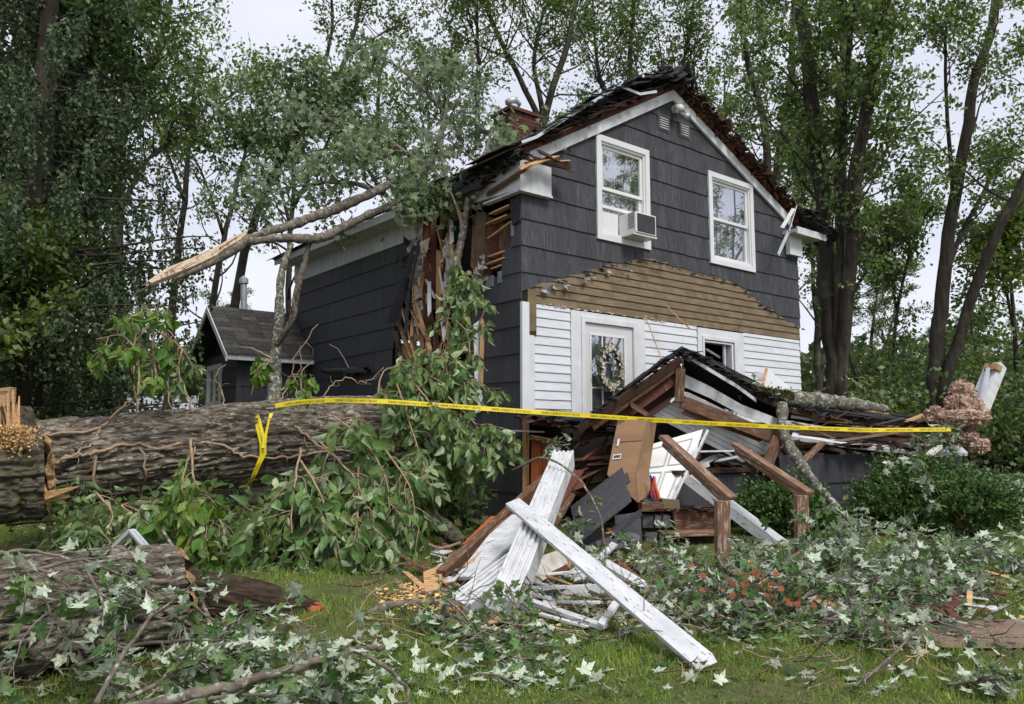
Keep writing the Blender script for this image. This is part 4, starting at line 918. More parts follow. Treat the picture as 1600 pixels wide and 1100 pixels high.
# ---- single pieces of lumber, each its own thing
def board(label, p0, p1, w, h, mt, cat='board', name='board', roll=0, jag=.02, seed=0, group='boards torn off the porch', **k):
    return lone(beam(name, at(*p0) if len(p0) == 3 else on_ground(*p0, .03), at(*p1) if len(p1) == 3 else on_ground(*p1, .03), w, h, mt, None, roll=roll, jag=jag, seed=seed, **k), label, cat, group)
def column(label, p0, p1, w, h, mt=m_chip, roll=0, seed=0, flutes=4):
    p0 = at(*p0) if len(p0) == 3 else on_ground(*p0, .1); p1 = at(*p1)
    e = empty('porch_column', p0, label, 'column', 'white porch columns torn loose')
    beam('fluted_shaft', p0, p1, w, h, mt, e, roll=roll, prof=fluted(w,h,flutes), bevel=.002, jag=.03, seed=seed)
    d = (Vector(p1)-Vector(p0)).normalized(); rr = random.Random(seed)
    for k in range(3):
        beam('splintered_end', Vector(p0)+Vector((rr.uniform(-.3,.3)*w, 0, rr.uniform(-.3,.3)*h))+d*.1, Vector(p0)-d*rr.uniform(.02,.09)+Vector((rr.uniform(-.3,.3)*w,0,rr.uniform(-.2,.2)*h)), w*.3, h*.2, m_redwood if k%2 else m_raw, e, jag=.03, seed=seed+k, taper=1) if False else beam('splintered_end', Vector(p0)+Vector((rr.uniform(-.3,.3)*w, 0, rr.uniform(-.3,.3)*h))+d*.1, Vector(p0)-d*rr.uniform(.02,.09)+Vector((rr.uniform(-.3,.3)*w,0,rr.uniform(-.2,.2)*h)), w*.3, h*.2, m_redwood if k%2 else m_raw, e, jag=.03, seed=seed+k)
    return e
column('tall white fluted porch column leaning from the grass up to the porch, with a splintered foot', (782,965,5.45), (882,715,8.2), .21, .17, seed=1)
column('short white porch column lying low to the left of the tall leaning one', (716,958,5.7), (822,872,7.0), .19, .19, seed=2, roll=.15)
column('white fluted column slanting down behind the two brown railings', (1080,748,9.4), (1232,862,8.7), .23, .12, seed=3, flutes=5)
column('lower end of a white column buried in leaves in front of the right railing', (1258,955,6.6), (1205,905,7.3), .13, .1, seed=4)
wb_ = board('long white board slanting across the foot of the tall column down to the lawn', (800,784,6.9), (1102,1036,4.45), .135, .035, m_chip, seed=5, roll=.35, jag=.02)
beam('raw_edge', at(803,793,6.93), at(1090,1038,4.5), .02, .05, m_raw, wb_, roll=.3, bevel=0)
board('dark brown timber leaning at the left of the lumber pile', (690,905,6.7), (852,752,9.3), .09, .16, m_brown, 'timber', 'timber', seed=6)
board('thin brown strip lying along the dark leaning timber', (703,872,7.0), (800,808,8.0), .05, .03, m_rail, seed=7, jag=.06)
def panel(label, pts, t, mt, name='panel', cat='panel', group=None):
    P = A3(pts); c = sum(P, Vector())/len(P); o = MB(); o.thick(P, t); ob = o.build(name, mt, None, local=Matrix.Translation(c), bevel=.002); ob.location = c
    return tag(ob, label, cat, group)
panel('white painted board with a torn wooden edge under the dark timber', [(712,904,6.6),(742,903,6.5),(815,838,7.3),(822,806,7.9),(800,806,8.0),(764,838,7.4)], .03, m_chip)
panel('split raw wood strip along the torn edge of the white board', [(722,890,6.75),(738,878,6.8),(806,812,7.9),(792,812,7.95)], .03, m_raw, 'split_board')
os_ = empty('orange_siding_piece', at(760,830,8.6), 'stack of orange painted siding strips at the corner of the house', 'siding piece'); LO = wmat(os_)
for k in range(7):
    t = k/7.; p = at(770-6.2*k, 805+6.3*k, 8.9-.12*k); q = at(800-4*k, 800+8*k, 8.9-.12*k)
    m = MB(); a = at(766-6*k, 808+6*k, 8.9-.13*k); b = at(800-6.5*k, 806+5*k, 8.9-.13*k); c_ = at(794-6.5*k, 812+6*k, 8.8-.13*k); d_ = at(759-6*k, 815+6*k, 8.8-.13*k)
    m.thick([a,b,c_,d_], .02); m.build('siding_strip', m_orange, os_, local=LO)
panel('broken chunk of fresh tan wood on the grass at the foot of the dark timber', [(662,898,6.8),(676,892,6.9),(692,886,6.9),(690,915,6.5),(682,934,6.3),(664,930,6.35)], .05, m_raw, 'wood_chunk', 'wood chunk')
panel('thin splinter of tan wood left of the broken wood chunk', [(628,893,6.9),(640,896,6.8),(664,915,6.5),(662,925,6.4)], .03, m_raw, 'wood_splinter', 'wood splinter')
panel('speckled grey white panel standing behind the tall column', [(822,925,6.3),(848,868,6.8),(878,858,7.2),(886,880,7.1),(842,912,6.5)], .02, m_birch)
for i,(lab,p,q,w,h,mt) in enumerate((
    ('narrow white strip lying level behind the crossing boards',(826,899,6.5),(908,893,6.6),.03,.02,m_trim),
    ('long board with white paint and pinkish raw edge lying across behind the columns',(815,930,6.2),(1006,924,6.6),.05,.13,m_chip),
    ('white board lying level in the leaves right of the crossing boards',(1008,926,6.5),(1120,920,6.9),.05,.10,m_chip),
    ('white trim board on the grass between the crossing boards',(818,936,5.9),(944,980,5.25),.07,.03,m_chip),
    ('thin white strip beside the white trim board on the grass',(816,952,5.7),(920,980,5.3),.03,.02,m_trim),
    ('short white stick leaning on the white trim board',(938,978,5.2),(966,938,5.7),.05,.03,m_trim),
    ('thin white rod lying behind the short white stick',(875,941,5.9),(962,941,5.9),.025,.02,m_trim),
    ('white painted plank behind the long slanting board, pointing right',(925,868,7.0),(1004,914,6.5),.13,.03,m_chip),
    ('small dark brown stick across the speckled panel',(850,875,6.9),(885,845,7.3),.03,.03,m_brown),
    ('narrow tan splintered board lying on the grass at the right edge of the leaf pile',(1410,944,6.1),(1560,966,5.9),.07,.02,m_raw),
    ('white stick poking from the leaf pile right of the bushes',(1520,880,7.6),(1537,912,7.2),.08,.03,m_trim),
    ('white plank under the maple leaves near the right bush',(1440,930,6.6),(1470,950,6.4),.1,.03,m_trim),
    ('split red brown board leaning beside the grey siding sheet',(868,792,8.5),(905,735,9.2),.12,.03,m_redwood),
    ('splintered brown board behind the tall column',(858,830,8.0),(892,772,8.8),.1,.04,m_brown),
    ('brown diagonal stick poking out beside the right railing',(1244,731,9.9),(1284,693,10.3),.07,.05,m_rail),
    ('short brown post tilted behind the right railing',(1198,728,9.9),(1216,684,10.2),.12,.08,m_brown),
    ('white weathered plank under the fallen roof, behind the left railing',(1070,706,9.9),(1170,704,10.1),.12,.02,m_dirtywhite),
    ('torn white trim piece under the fallen roof beside the dark opening',(1120,720,10.0),(1160,712,10.0),.06,.03,m_chip),
    ('dark sloping beam inside the wreck left of the cardboard box',(925,780,9.8),(960,700,10.4),.16,.1,m_darkwood),
    ('reddish splintered lath left of the cardboard box',(905,738,9.9),(955,712,10.0),.05,.02,m_redwood),
    ('brown splintered lath above the grey siding sheet',(900,752,9.6),(960,722,9.9),.06,.02,m_brown),
    ('long thin white batten lying on the grass behind the tall column foot',(740,905,6.3),(860,935,6.0),.035,.025,m_chip),
    ('broken white trim leaning on the right side of the lumber pile',(905,905,6.6),(960,850,7.4),.07,.025,m_chip),
    ('thin grey strip lying in the leaves left of the flowers',(1010,960,5.7),(1130,942,6.1),.05,.02,m_dirtywhite),
    ('narrow brown lath across the top of the lumber pile',(760,850,7.2),(872,800,8.0),.035,.02,m_rail),
    ('small white downspout piece beside the mossy log under the house corner',(634,815,9.2),(652,792,9.6),.09,.06,m_alu),
    )):
    board(lab, p, q, w, h, mt, seed=20+i, jag=.04)
panel('bright yellow plastic scrap between the white boards', [(792,862,7.3),(806,856,7.3),(812,866,7.2),(796,871,7.2)], .02, m_yellow, 'plastic_scrap', 'plastic scrap')
panel('flat slate stone on the grass left of the lumber pile', [(628,892,7.5),(650,882,7.8),(690,880,7.9),(700,888,7.6),(670,898,7.3)], .05, m_slate, 'flat_stone', 'stone')
panel('reddish triangular board point between the tall column and the siding sheet', [(892,724,9.2),(916,760,9.0),(884,772,8.9)], .02, m_redwood, 'broken_board', 'board')
op = empty('orange_plywood_sheet', HW(.3,-.1,.7), 'upright orange plywood boards beside the house corner', 'plywood', rz=TH); LPp = wmat(op)
for i, pts in enumerate(([(831,680,10.35),(846,682,10.4),(846,772,10.4),(829,776,10.35)], [(847.5,682,10.4),(862,688,10.35),(866,712,10.35),(860,752,10.35),(848,772,10.4)])):
    m = MB(); m.thick(A3(pts), .02); m.build('plywood_board', m_orange, op, local=LPp)
ragged_strip('frayed_top', A3([(836,684,10.25),(862,690,10.25)]), 26, .05, m_raw, op, 6, .006, .03)
# striated siding sheet
ss = empty('fallen_siding_sheet', at(940,800,8.6), 'torn sheet of charcoal striated siding lying against the cardboard box', 'siding sheet'); LSS = wmat(ss)
A_, B_, C_, D_ = at(892,792,8.9), at(972,731,8.9), at(988,784,8.2), at(902,852,7.9)
for k in range(4):
    u0, u1 = k/4, (k+1)/4+.03; m = MB(); n_ = Vector((0,-.025*k,.014*k)); e = rr.uniform(-.03,.05)
    m.thick([A_.lerp(D_,u0)+n_, B_.lerp(C_,u0)+n_+(B_-A_).normalized()*e, B_.lerp(C_,u1)+n_+(B_-A_).normalized()*e, A_.lerp(D_,u1)+n_], .012); m.build('siding_course', m_shingle, ss, local=LSS)
for i, pts in enumerate(([(955,826,8.2),(1001,796,8.3),(1003,804,8.2),(960,838,8.1)],[(962,820,8.4),(1000,838,8.3),(998,846,8.25),(958,830,8.3)],[(905,856,8.0),(960,836,8.2),(950,850,8.1),(910,866,7.9)])):
    m = MB(); m.thick(A3(pts), .012); m.build('siding_splinter', m_grayback if i == 1 else m_shingle, ss, local=LSS)
for i, pts in enumerate(([(884,812,8.3),(958,838,8.4),(964,876,8.1),(900,882,7.9)],[(960,806,8.8),(1000,800,8.9),(1004,868,8.6),(966,874,8.5)],[(930,846,8.0),(990,838,8.3),(996,850,8.2),(936,866,7.9)],[(1003,775,9.3),(1030,770,9.4),(1034,790,9.2),(1006,794,9.1)])):
    m = MB(); m.thick(A3(pts), .015); m.build('siding_splinter', m_shingle if i%2 else m_shingle_s, ss, local=LSS)
# steps and blocks
st = empty('front_steps', at(1070,860,8.8), 'broken brown wooden front steps on grey blocks', 'steps'); LST = wmat(st)
for i,(p,q,w,h,mt,n_) in enumerate((((1052,813,9.0),(1118,813,9.2),.05,.22,m_brown,'riser'),((1034,834,8.7),(1122,832,8.9),.28,.04,m_rail,'tread'),((1034,788,9.1),(1060,790,9.1),.14,.13,m_tanwood,'broken_tread'),((1000,792,9.0),(1040,792,9.1),.1,.10,m_brown,'broken_tread'),((1040,845,8.8),(1120,846,9.0),.05,.14,m_darkwood,'riser'),((1046,870,8.6),(1122,868,8.8),.28,.04,m_rail,'tread'))):
    beam(n_, at(*p), at(*q), w, h, mt, st, jag=.02, seed=i)
m = MB()
for (x,y,w,h) in ((1004,806,18,20),(1023,806,12,20),(1036,806,14,20),(1008,832,20,22),(1030,832,14,24),(1006,856,22,24),(1030,858,16,24)):
    a, b = at(x,y,9.05), at(x+w-1,y+h-1,9.05); m.box(a.x,b.x,a.y,a.y+.2,b.z,a.z)
m.build('block_pier', m_concrete, st, local=LST, bevel=.004)
g = ragged_strip('debris_on_steps', A3([(1020,796,9.0),(1080,795,9.1),(1115,797,9.1)]), 60, .05, m_roofedge, st, 31, .008, .15)
# railings
for lab, p0, p1, pb, wd in (('left brown stair railing with its post, tipped up toward the porch', (1144,779,7.35), (1036,682,8.1), (1128,888,7.3), .125), ('right brown stair railing with its post beside the evergreen bush', (1266,771,8.1), (1148,694,9.0), (1250,856,8.05), .125)):
    e = empty('stair_railing', on_ground(pb[0], pb[1]), lab, 'railing', 'brown stair railings')
    beam('top_rail', at(*p0), at(*p1), wd, .045, m_rail, e, bevel=.006, seed=1)
    beam('sub_rail', at(p0[0]-8,p0[1]+4,p0[2]+.02), at(p1[0]+2,p1[1]+9,p1[2]+.02), .04, .09, m_rail, e)
    q = at(p0[0]-16, p0[1]-2, p0[2]-.02) if pb[0] < 1200 else at(p0[0]-15, p0[1]-2, p0[2]-.02)
    beam('post', (q.x-.01, q.y, .1), (q.x, q.y, q.z-.03), .12, .12, m_rail, e, bevel=.004)
# cardboard box
cbx = empty('cardboard_box', at(985,780,9.4), 'tall brown cardboard box standing crooked under the porch roof peak', 'cardboard box'); LB_ = wmat(cbx)
Fl = A3([(966,655,9.3),(956,705,9.25),(949,742,9.2)]); Fm = A3([(1010,657,9.2),(1001,700,9.15),(993,738,9.1),(996,785,9.05)]); Fr = A3([(1027,652,9.6),(1016,700,9.55),(1014,738,9.5),(1019,770,9.45)])
m = MB(); bl = [p+Vector((.12,.5,0)) for p in Fl]
m.thick([Fl[0],Fm[0],Fm[1],Fl[1]], .008); m.thick([Fl[1],Fm[1],Fm[2],Fl[2]], .008); m.thick([Fl[2],Fm[2],Fm[3]], .008)
m.build('front_face', m_card, cbx, local=LB_)
m = MB()
for i in range(3): m.thick([Fm[i]+Vector((.004,0,0)),Fr[i],Fr[i+1],Fm[i+1]+Vector((.004,0,0))], .008)
m.build('side_face', m_card, cbx, local=LB_)
m = MB(); m.thick([Fl[0],bl[0],bl[1],Fl[1]], .008); m.thick([Fl[1],bl[1],bl[2],Fl[2]], .008); m.thick([bl[0],Fr[0],Fr[2],bl[2]], .008); m.build('back_face', m_card, cbx, local=LB_)
m = MB(); fo = Vector((0,-.012,0)); A1 = lambda u, v: (Fl[0].lerp(Fl[1],v)).lerp(Fm[0].lerp(Fm[1],v),u)+fo
A2 = lambda u, v: (Fl[1].lerp(Fl[2],v)).lerp(Fm[1].lerp(Fm[2],v),u)+fo
m.thick([A1(.05,.5),A1(.98,.5),A1(.98,.72),A1(.05,.72)], .002); m.build('packing_strip', m_tapebrown, cbx, local=LB_)
for (u0,u1,v0,v1,Q) in ((.12,.2,.62,.85,A1),(.06,.36,.15,.36,A2)):
    m = MB(); f2 = Vector((0,-.004,0)); m.thick([Q(u0,v0)+f2,Q(u1,v0)+f2,Q(u1,v1)+f2,Q(u0,v1)+f2], .002); lb = m.build('paper_label', m_trim, cbx, local=LB_)
    m = MB(); f3 = Vector((0,-.006,0)); n_ = 14
    for k in range(n_):
        a = u0+(u1-u0)*(.1+.8*k/n_); b = a+(u1-u0)*(.02+.035*(k*7%3)); m.thick([Q(a,v0*.8+v1*.2)+f3,Q(b,v0*.8+v1*.2)+f3,Q(b,v0*.25+v1*.75)+f3,Q(a,v0*.25+v1*.75)+f3], .001)
    if Q is A2: m.build('barcode', m_ink, lb, local=None if False else LB_)
m = MB()
for k in range(9): 
    t = k/9; a = Fm[2].lerp(Fm[3],t); b = Fr[2].lerp(Fr[3],t); m.bar(a+Vector((0,-.01,0)), b+Vector((-.02,-.01,random.Random(k).uniform(-.02,.02))), .004, .012)
m.build('crushed_creases', m_tapebrown, cbx, local=LB_)
# fallen door
dr = empty('fallen_door', at(1050,790,9.7), 'white panelled door fallen askew behind the left railing', 'door'); LD = wmat(dr)
a, b, c_, d_ = at(1002,700,9.9), at(1098,672,10.0), at(1044,794,9.4), at(996,776,9.5)
m = MB(); m.thick([a, b, at(1078,738,9.7), c_, d_], .04); m.build('door_slab', m_plastic, dr, local=LD)
m = MB(); nrm = (b-a).cross(d_-a).normalized(); 
if nrm.y > 0: nrm = -nrm
Q = lambda u, v: (a.lerp(d_,v)).lerp(b.lerp(c_,v),u)+nrm*.022
for (u0,u1,v0,v1) in ((.15,.5,.1,.45),(.58,.88,.1,.45),(.15,.5,.55,.92),(.58,.88,.55,.92)):
    for (p,q) in ((Q(u0,v0),Q(u1,v0)),(Q(u1,v0),Q(u1,v1)),(Q(u1,v1),Q(u0,v1)),(Q(u0,v1),Q(u0,v0))): m.bar(p, q, .02, .012)
m.build('panel_moulding', m_door, dr, local=LD)
lone(beam('door_edge_board', at(1106,674,9.6), at(1046,796,9.3), .10, .03, m_chip, None, roll=.8), 'white edge board running down beside the fallen door', 'board', 'boards torn off the porch')
# bright cloth
m = MB(); cc = at(1026,768,9.2)
for k in range(14):
    t = k/13; p = [at(1015+8*math.sin(t*3.1)+3*j, 742+36*t, 9.3-.03*j) for j in range(5)]
for j in range(5):
    P = [at(1016+j*2.6+3*math.sin(i*.5+j), 742+i*4.4+j*1.5, 9.25-.02*j) for i in range(9)]; m.tube(P, [.008,.014,.018,.016,.02,.017,.019,.016,.008], 7, mi=[0,0,1,2,1][j])
m_blue = mat('blue_cloth', (.03,.05,.3), (.02,.03,.2), ns=6); m_or = mat('orange_cloth', (.8,.16,.03), (.65,.1,.02), ns=6); m_pk = mat('pink_cloth', (.7,.2,.3), (.5,.1,.2), ns=6)
o = m.build('bright_cloth', [m_blue, m_or, m_pk, m_yellow], None, smooth=True, local=Matrix.Translation(cc)); o.location = cc; tag(o, 'blue and orange striped cloth bundle at the foot of the cardboard box', 'cloth')
# insulation clump, white box post
def blob(mb, c, r, seed, amp=.35, n=22, fr=6):
    th = np.linspace(0, math.pi, n); ph = np.linspace(0, 2*math.pi, 2*n, endpoint=False)
    T, Pp = np.meshgrid(th, ph, indexing='ij'); x, y, z = np.sin(T)*np.cos(Pp), np.sin(T)*np.sin(Pp), np.cos(T)
    d = 1+amp*(vnoise(x*2+5, y*2+5, z*2+5, seed)*2-1)+amp*.5*(vnoise(x*fr+9, y*fr+9, z*fr+9, seed+1)*2-1)+amp*.25*(vnoise(x*fr*2.3+9, y*fr*2.3+9, z*fr*2.3+9, seed+2)*2-1)
    V = np.stack([c[0]+r[0]*x*d, c[1]+r[1]*y*d, c[2]+r[2]*z*d], -1).reshape(-1,3); k = 2*n
    mb.add(V.tolist(), [(i*k+j, (i+1)*k+j, (i+1)*k+(j+1)%k, i*k+(j+1)%k) for i in range(n-1) for j in range(k)])
for grp in (((636,322,.16,.13),(648,338,.14,.13),(655,350,.09,.12)), ((655,400,.07,.2),(652,430,.07,.22),(653,465,.07,.24),(657,505,.08,.22)), ((702,395,.05,.16),(704,425,.05,.18),(701,455,.06,.17)), ((752,455,.06,.1),)):
    m = MB()
    for x,y,rx,rz in grp: blob(m, SP(x,y,-.02), (.07,rx,rz), int(x+y), .75, 22, 6)
    m.build('torn_insulation', m_insul, house, smooth=True)
m = MB(); c0 = at(1500,660,11.2)
for i,(x,y,Y,rx,rz) in enumerate(((1502,612,11.2,.15,.14),(1512,635,11.15,.17,.16),(1490,630,11.2,.12,.10),(1480,652,11.1,.24,.09),(1510,654,11.05,.22,.10),(1527,650,11.1,.14,.11),(1462,645,11.15,.12,.07),(1512,684,11.05,.13,.08),(1528,697,11.0,.13,.09),(1516,668,11.1,.08,.1))): blob(m, at(x,y,Y), (rx,rx*.8,rz), 40+i, .5, 36, 7)
g = np.random.default_rng(3)
o = m.build('insulation_clump', m_pink, None, smooth=True, local=Matrix.Translation(c0)); o.location = c0; tag(o, 'pink fibreglass insulation clump hanging at the end of the fallen roof', 'insulation')
rg = np.random.default_rng(4); nf = 5200; ci = rg.integers(0,10,nf); CC = [(1502,612,11.2,.15,.14),(1512,635,11.15,.17,.16),(1490,630,11.2,.12,.10),(1480,652,11.1,.24,.09),(1510,654,11.05,.22,.10),(1527,650,11.1,.14,.11),(1462,645,11.15,.12,.07),(1512,684,11.05,.13,.08),(1528,697,11.0,.13,.09),(1516,668,11.1,.08,.1)]
dd = rg.normal(0,1,(nf,3)); dd /= np.linalg.norm(dd,axis=1)[:,None]; PPf = np.array([tuple(at(*CC[i][:3])-cc0) for i in ci for cc0 in [c0]])+dd*np.array([[CC[i][3],CC[i][3]*.8,CC[i][4]] for i in ci])*rg.uniform(.8,1.2,(nf,1))
leafmesh('loose_fibres', PPf, rg.normal(0,1,(nf,3)), rg.normal(0,1,(nf,3)), rg.uniform(.02,.06,nf), KITE, m_pink, o)
e = empty('boxed_post', at(1530,640,11.5), 'white boxed post sticking up beside the pink insulation', 'post')
beam('post_side', at(1524,652,11.4), at(1556,572,11.6), .24, .16, m_dirtywhite, e, jag=.02, seed=3); beam('post_face', at(1530,640,11.3), at(1545,576,11.5), .05, .05, m_alu, e)
beam('post_end', at(1550,580,11.5), at(1553,571,11.52), .2, .12, m_rawz, e, jag=.02)
e = board('peeled white stick hanging from the end of the fallen roof', (1412,756,9.9), (1468,698,10.4), .075, .05, m_birch, 'stick', 'peeled_stick', seed=3, cuts=6, bend=.04, jag=.02, group=None)
panel('white broken board piece standing on the roof against the siding', [(1188,612,10.9),(1198,576,11.0),(1232,604,11.1),(1236,612,11.1)], .02, m_trim, 'broken_board', 'board')
panel('raw tan edge of the broken white board on the roof', [(1186,612,10.85),(1196,575,10.95),(1200,575,10.95),(1192,612,10.85)], .02, m_raw, 'raw_strip', 'wood strip')
panel('grey board scrap behind the mossy log on the roof', [(1176,584,11.3),(1196,582,11.3),(1196,600,11.3)], .02, m_dirtywhite, 'board_scrap', 'board')
for i,(p,q,w) in enumerate((((1008,492,11.7),(1034,562,11.2),.012),((1042,478,11.9),(1078,514,11.8),.02))):
    lone(beam('hanging_stick', at(*p), at(*q), w, w, m_raw, None, bevel=0), ['thin yellow stick hanging from the siding between door and window', 'thin brown lath hanging over the bare tan boards'][i], 'stick')
# far right debris on the lawn
panel('crumpled white sheet lying on the lawn at the far right edge', [(1570,812,10.5),(1590,800,10.8),(1625,802,10.9),(1620,822,10.2),(1585,826,10.1)], .05, m_trim, 'crumpled_sheet', 'sheet')
for i,(lab,p,q,w,h,mt) in enumerate((('dark plank lying by the crumpled white sheet',(1545,822,10.2),(1640,826,10.2),.2,.06,m_brown),('tan plank on the lawn behind the right bush',(1550,862,8.7),(1620,870,8.4),.12,.03,m_raw),('grey stick on the grass right of the bush',(1535,848,9.0),(1570,868,8.6),.08,.05,m_branch))):
    board(lab, p, q, w, h, mt, seed=60+i, jag=.05)
m_rawx0 = m_raw; rg = np.random.default_rng(21); m = MB()
for k in range(150):
    x0, x1, y0, y1 = [(700,1000,880,960),(640,760,860,930),(880,1060,830,900),(1180,1560,900,985)][rg.choice(4,p=[.4,.15,.2,.25])]
    c = on_ground(rg.uniform(x0,x1), rg.uniform(y0,y1), .03+rg.random()*.08); a = rg.uniform(0,3.14); L = rg.uniform(.03,.2); w = rg.uniform(.01,.05); u = Vector((math.cos(a),math.sin(a),rg.normal(0,.25))); v = Vector((-math.sin(a),math.cos(a),rg.normal(0,.3)))
    m.thick([c-u*L-v*w, c+u*L*rg.uniform(.6,1.2)-v*w, c+u*L+v*w*rg.uniform(.2,1), c-u*L*rg.uniform(.6,1.1)+v*w], rg.uniform(.004,.018), int(rg.integers(0,6)))
tag(m.build('wood_scraps', [m_chip, m_rawx0, m_shingle, m_brown, m_redwood, m_chip], None), 'small scraps of painted wood, shingle and splinters around the lumber pile', 'debris', kind='stuff')
# aluminium strip bent over the low log
e = empty('bent_metal_strip', at(205,850,5.7), 'bent aluminium strip peaked like a roof over the low log', 'metal strip')
beam('strip_leg', at(178,856,5.9), at(206,829,5.8), .05, .03, m_alu, e); beam('strip_leg', at(206,829,5.8), at(268,902,5.1), .05, .03, m_alu, e, prof=[(-.025,-.012),(.025,-.012),(.025,.012),(.008,.012),(.008,-.002),(-.008,-.002),(-.008,.012),(-.025,.012)])
# ================================================================== LOGS, VINES, TAPE, FALLEN BRANCHES
def biglog(name, p0, p1, r0, r1, seed, mt, parent, nx=260, nt=96, amp=.035, sx=1.6, ft=9, bend=0, tip=None, endmat=None):
    p0, p1 = Vector(p0), Vector(p1); d = p1-p0; L = d.length; d.normalize()
    u = Vector((0,0,1)).cross(d).normalized(); v = d.cross(u)
    X = np.linspace(0, L, nx)[:,None]; T = (np.arange(nt)*2*math.pi/nt)[None,:]
    r = np.interp(X/L, [0,1], [r0,r1]) if tip is None else np.interp(X/L, *tip)
    cy, cz = np.cos(T), np.sin(T)
    w = vnoise(X*.5+3, cy*1.2+7, cz*1.2+7, seed)-.5
    tw = T+w*.35; cy2, cz2 = np.cos(tw), np.sin(tw)
    def rid(f, sxx, s): q = vnoise(X*sxx+20, cy2*f+30, cz2*f+30, s); return 1-np.abs(q*2-1)
    gv = lambda f, sxx, s_: np.minimum(1, np.abs(vnoise(X*sxx+20+.5*vnoise(X*4, cy2*6+9, cz2*6+9, s_+9), cy2*f+30, cz2*f+30, s_)*2-1)*3.2)
    h = gv(ft*.8, sx*1.5, seed+1)*.75 + gv(ft*1.9, sx*3.5, seed+2)*.4 + vnoise(X*16, cy2*22+30, cz2*22+30, seed+3)*.22
    rr_ = r*(1+.10*(vnoise(X*.9+2, cy+4, cz+4, seed+5)-.5)*2) + amp*(h-.85)
    by = bend*np.sin(X/L*math.pi)
    V = np.stack([np.broadcast_to(X, rr_.shape), rr_*cy, rr_*cz+by], -1).reshape(-1,3)
    fs = [(i*nt+j, i*nt+(j+1)%nt, (i+1)*nt+(j+1)%nt, (i+1)*nt+j) for i in range(nx-1) for j in range(nt)]
    m = MB(); m.add(V.tolist(), fs); o = m.build(name, mt, None, smooth=True)
    M_ = Matrix((d, u, v)).transposed().to_4x4(); M_.translation = p0
    if parent is not None: o.parent = parent; M_ = wmat(parent).inverted() @ M_
    l_, q_, _ = M_.decompose(); o.location = l_; o.rotation_euler = q_.to_euler()
    rn = random.Random(seed)
    for (x, rad, sgn) in ((0, rr_[0].mean(), -1), (L, rr_[-1].mean(), 1)):
        if rad < .05: continue
        e = MB(); n = 40; rings = [1.0,.8,.55,.3,.02]; vs = []
        for k, q in enumerate(rings):
            for j in range(n):
                a = j*2*math.pi/n; jj = rn.uniform(-.02,.07)*(1 if k < 4 else 0); vs.append((x+sgn*(jj+.02*k), rad*q*math.cos(a), rad*q*math.sin(a)))
        ff = [(k*n+j, k*n+(j+1)%n, (k+1)*n+(j+1)%n, (k+1)*n+j) for k in range(len(rings)-1) for j in range(n)]
        e.add(vs, ff); c = e.build('broken_end', endmat or m_rawx, o)
    return o
m_rawx = mat('broken_heartwood', (.45,.29,.15), (.24,.13,.06), scale=(1,8,8), ns=3, rough=.9, bump=1, bscale=(1,14,14), bs=4, c3=(.6,.42,.22), s3=((1,10,10),4), r3=(.5,.7), dist=.02)
def thing_at(name, p, label, cat, group=None): return empty(name, Vector(p), label, cat, group)
T0, T1 = at(30,735,8.6), at(690,676,10.6)
tk = thing_at('fallen_tree', T0, 'huge fallen tree trunk with furrowed bark lying across the yard to the house', 'tree trunk', None)
biglog('trunk', T0, T1, .49, .46, 11, m_bark, tk, nx=560, nt=260, amp=.075, sx=1.5, ft=6.5, bend=.06)
s0 = at(-330,770,6.6); s1 = at(66,741,7.6)
tk2 = thing_at('broken_trunk_butt', s0, 'mossy broken butt of the trunk with splintered end at the left edge', 'tree trunk')
biglog('log', s0, s1, .45, .40, 21, m_barkmoss, tk2, nx=260, nt=220, amp=.07, sx=3, ft=7)
def splinter(name, pts, t, mt, par): m = MB(); m.thick(A3(pts), t); return m.build(name, mt, par, local=wmat(par), bevel=.004)
splinter('splinter', [(70,768,7.3),(124,759,7.2),(122,762,7.2),(72,782,7.3)], .03, m_raw, tk2)
splinter('splinter', [(72,776,7.35),(108,776,7.25),(104,780,7.3),(74,784,7.35)], .03, m_rawx, tk2)
splinter('splinter', [(42,690,7.4),(48,690,7.4),(77,778,7.3),(71,779,7.3)], .03, m_raw, tk2)
stb = thing_at('splintered_stub', at(-10,700,7.6), 'upright splintered stub of light wood at the left edge above the trunk', 'tree stub')
rr = random.Random(41)
splinter('stub_wood', [(-40,612,7.6),(21,605,7.6),(20,628,7.6),(10,640,7.6),(-40,650,7.6)], .10, m_rawx, stb)
splinter('stub_bark', [(-40,648,7.6),(30,634,7.6),(36,640,7.6),(42,676,7.6),(30,700,7.6),(-40,720,7.6)], .35, m_barkmoss, stb)
for k in range(34):
    x = rr.uniform(-14,34); m = MB(); p = at(x, 690, 7.3); q = at(x+rr.uniform(-16,4), rr.uniform(604,665), 7.35+rr.uniform(-.1,.15)); m.bar(p, q, rr.uniform(.02,.06), .015, rr.random(), taper=.2); m.build('splinter', m_rawx if k%2 else m_raw, stb, local=wmat(stb))
g = np.random.default_rng(8); n = 2600
P = np.array([tuple(at(x, y, 7.2-.1*z)) for x, y, z in zip(g.normal(18,16,n), 664+np.abs(g.normal(0,1,n))*14+g.uniform(0,10,n), g.random(n))])
P[:,2] -= .0; 
o = leafmesh('sawdust_heap', P, g.normal(0,1,(n,3)), g.normal(0,1,(n,3)), g.uniform(.015,.035,n), KITE, m_sawdust); tag(o, 'heap of golden sawdust on the broken trunk end', 'sawdust', kind='stuff')
F0, F1 = at(-260,1015,3.8), at(266,925,5.0)
tk3 = thing_at('cut_log', F0, 'thick grey barked log lying in the lower left corner under maple leaves', 'log')
biglog('log', F0, F1, .32, .265, 31, m_bark, tk3, nx=420, nt=260, amp=.06, sx=2, ft=6)
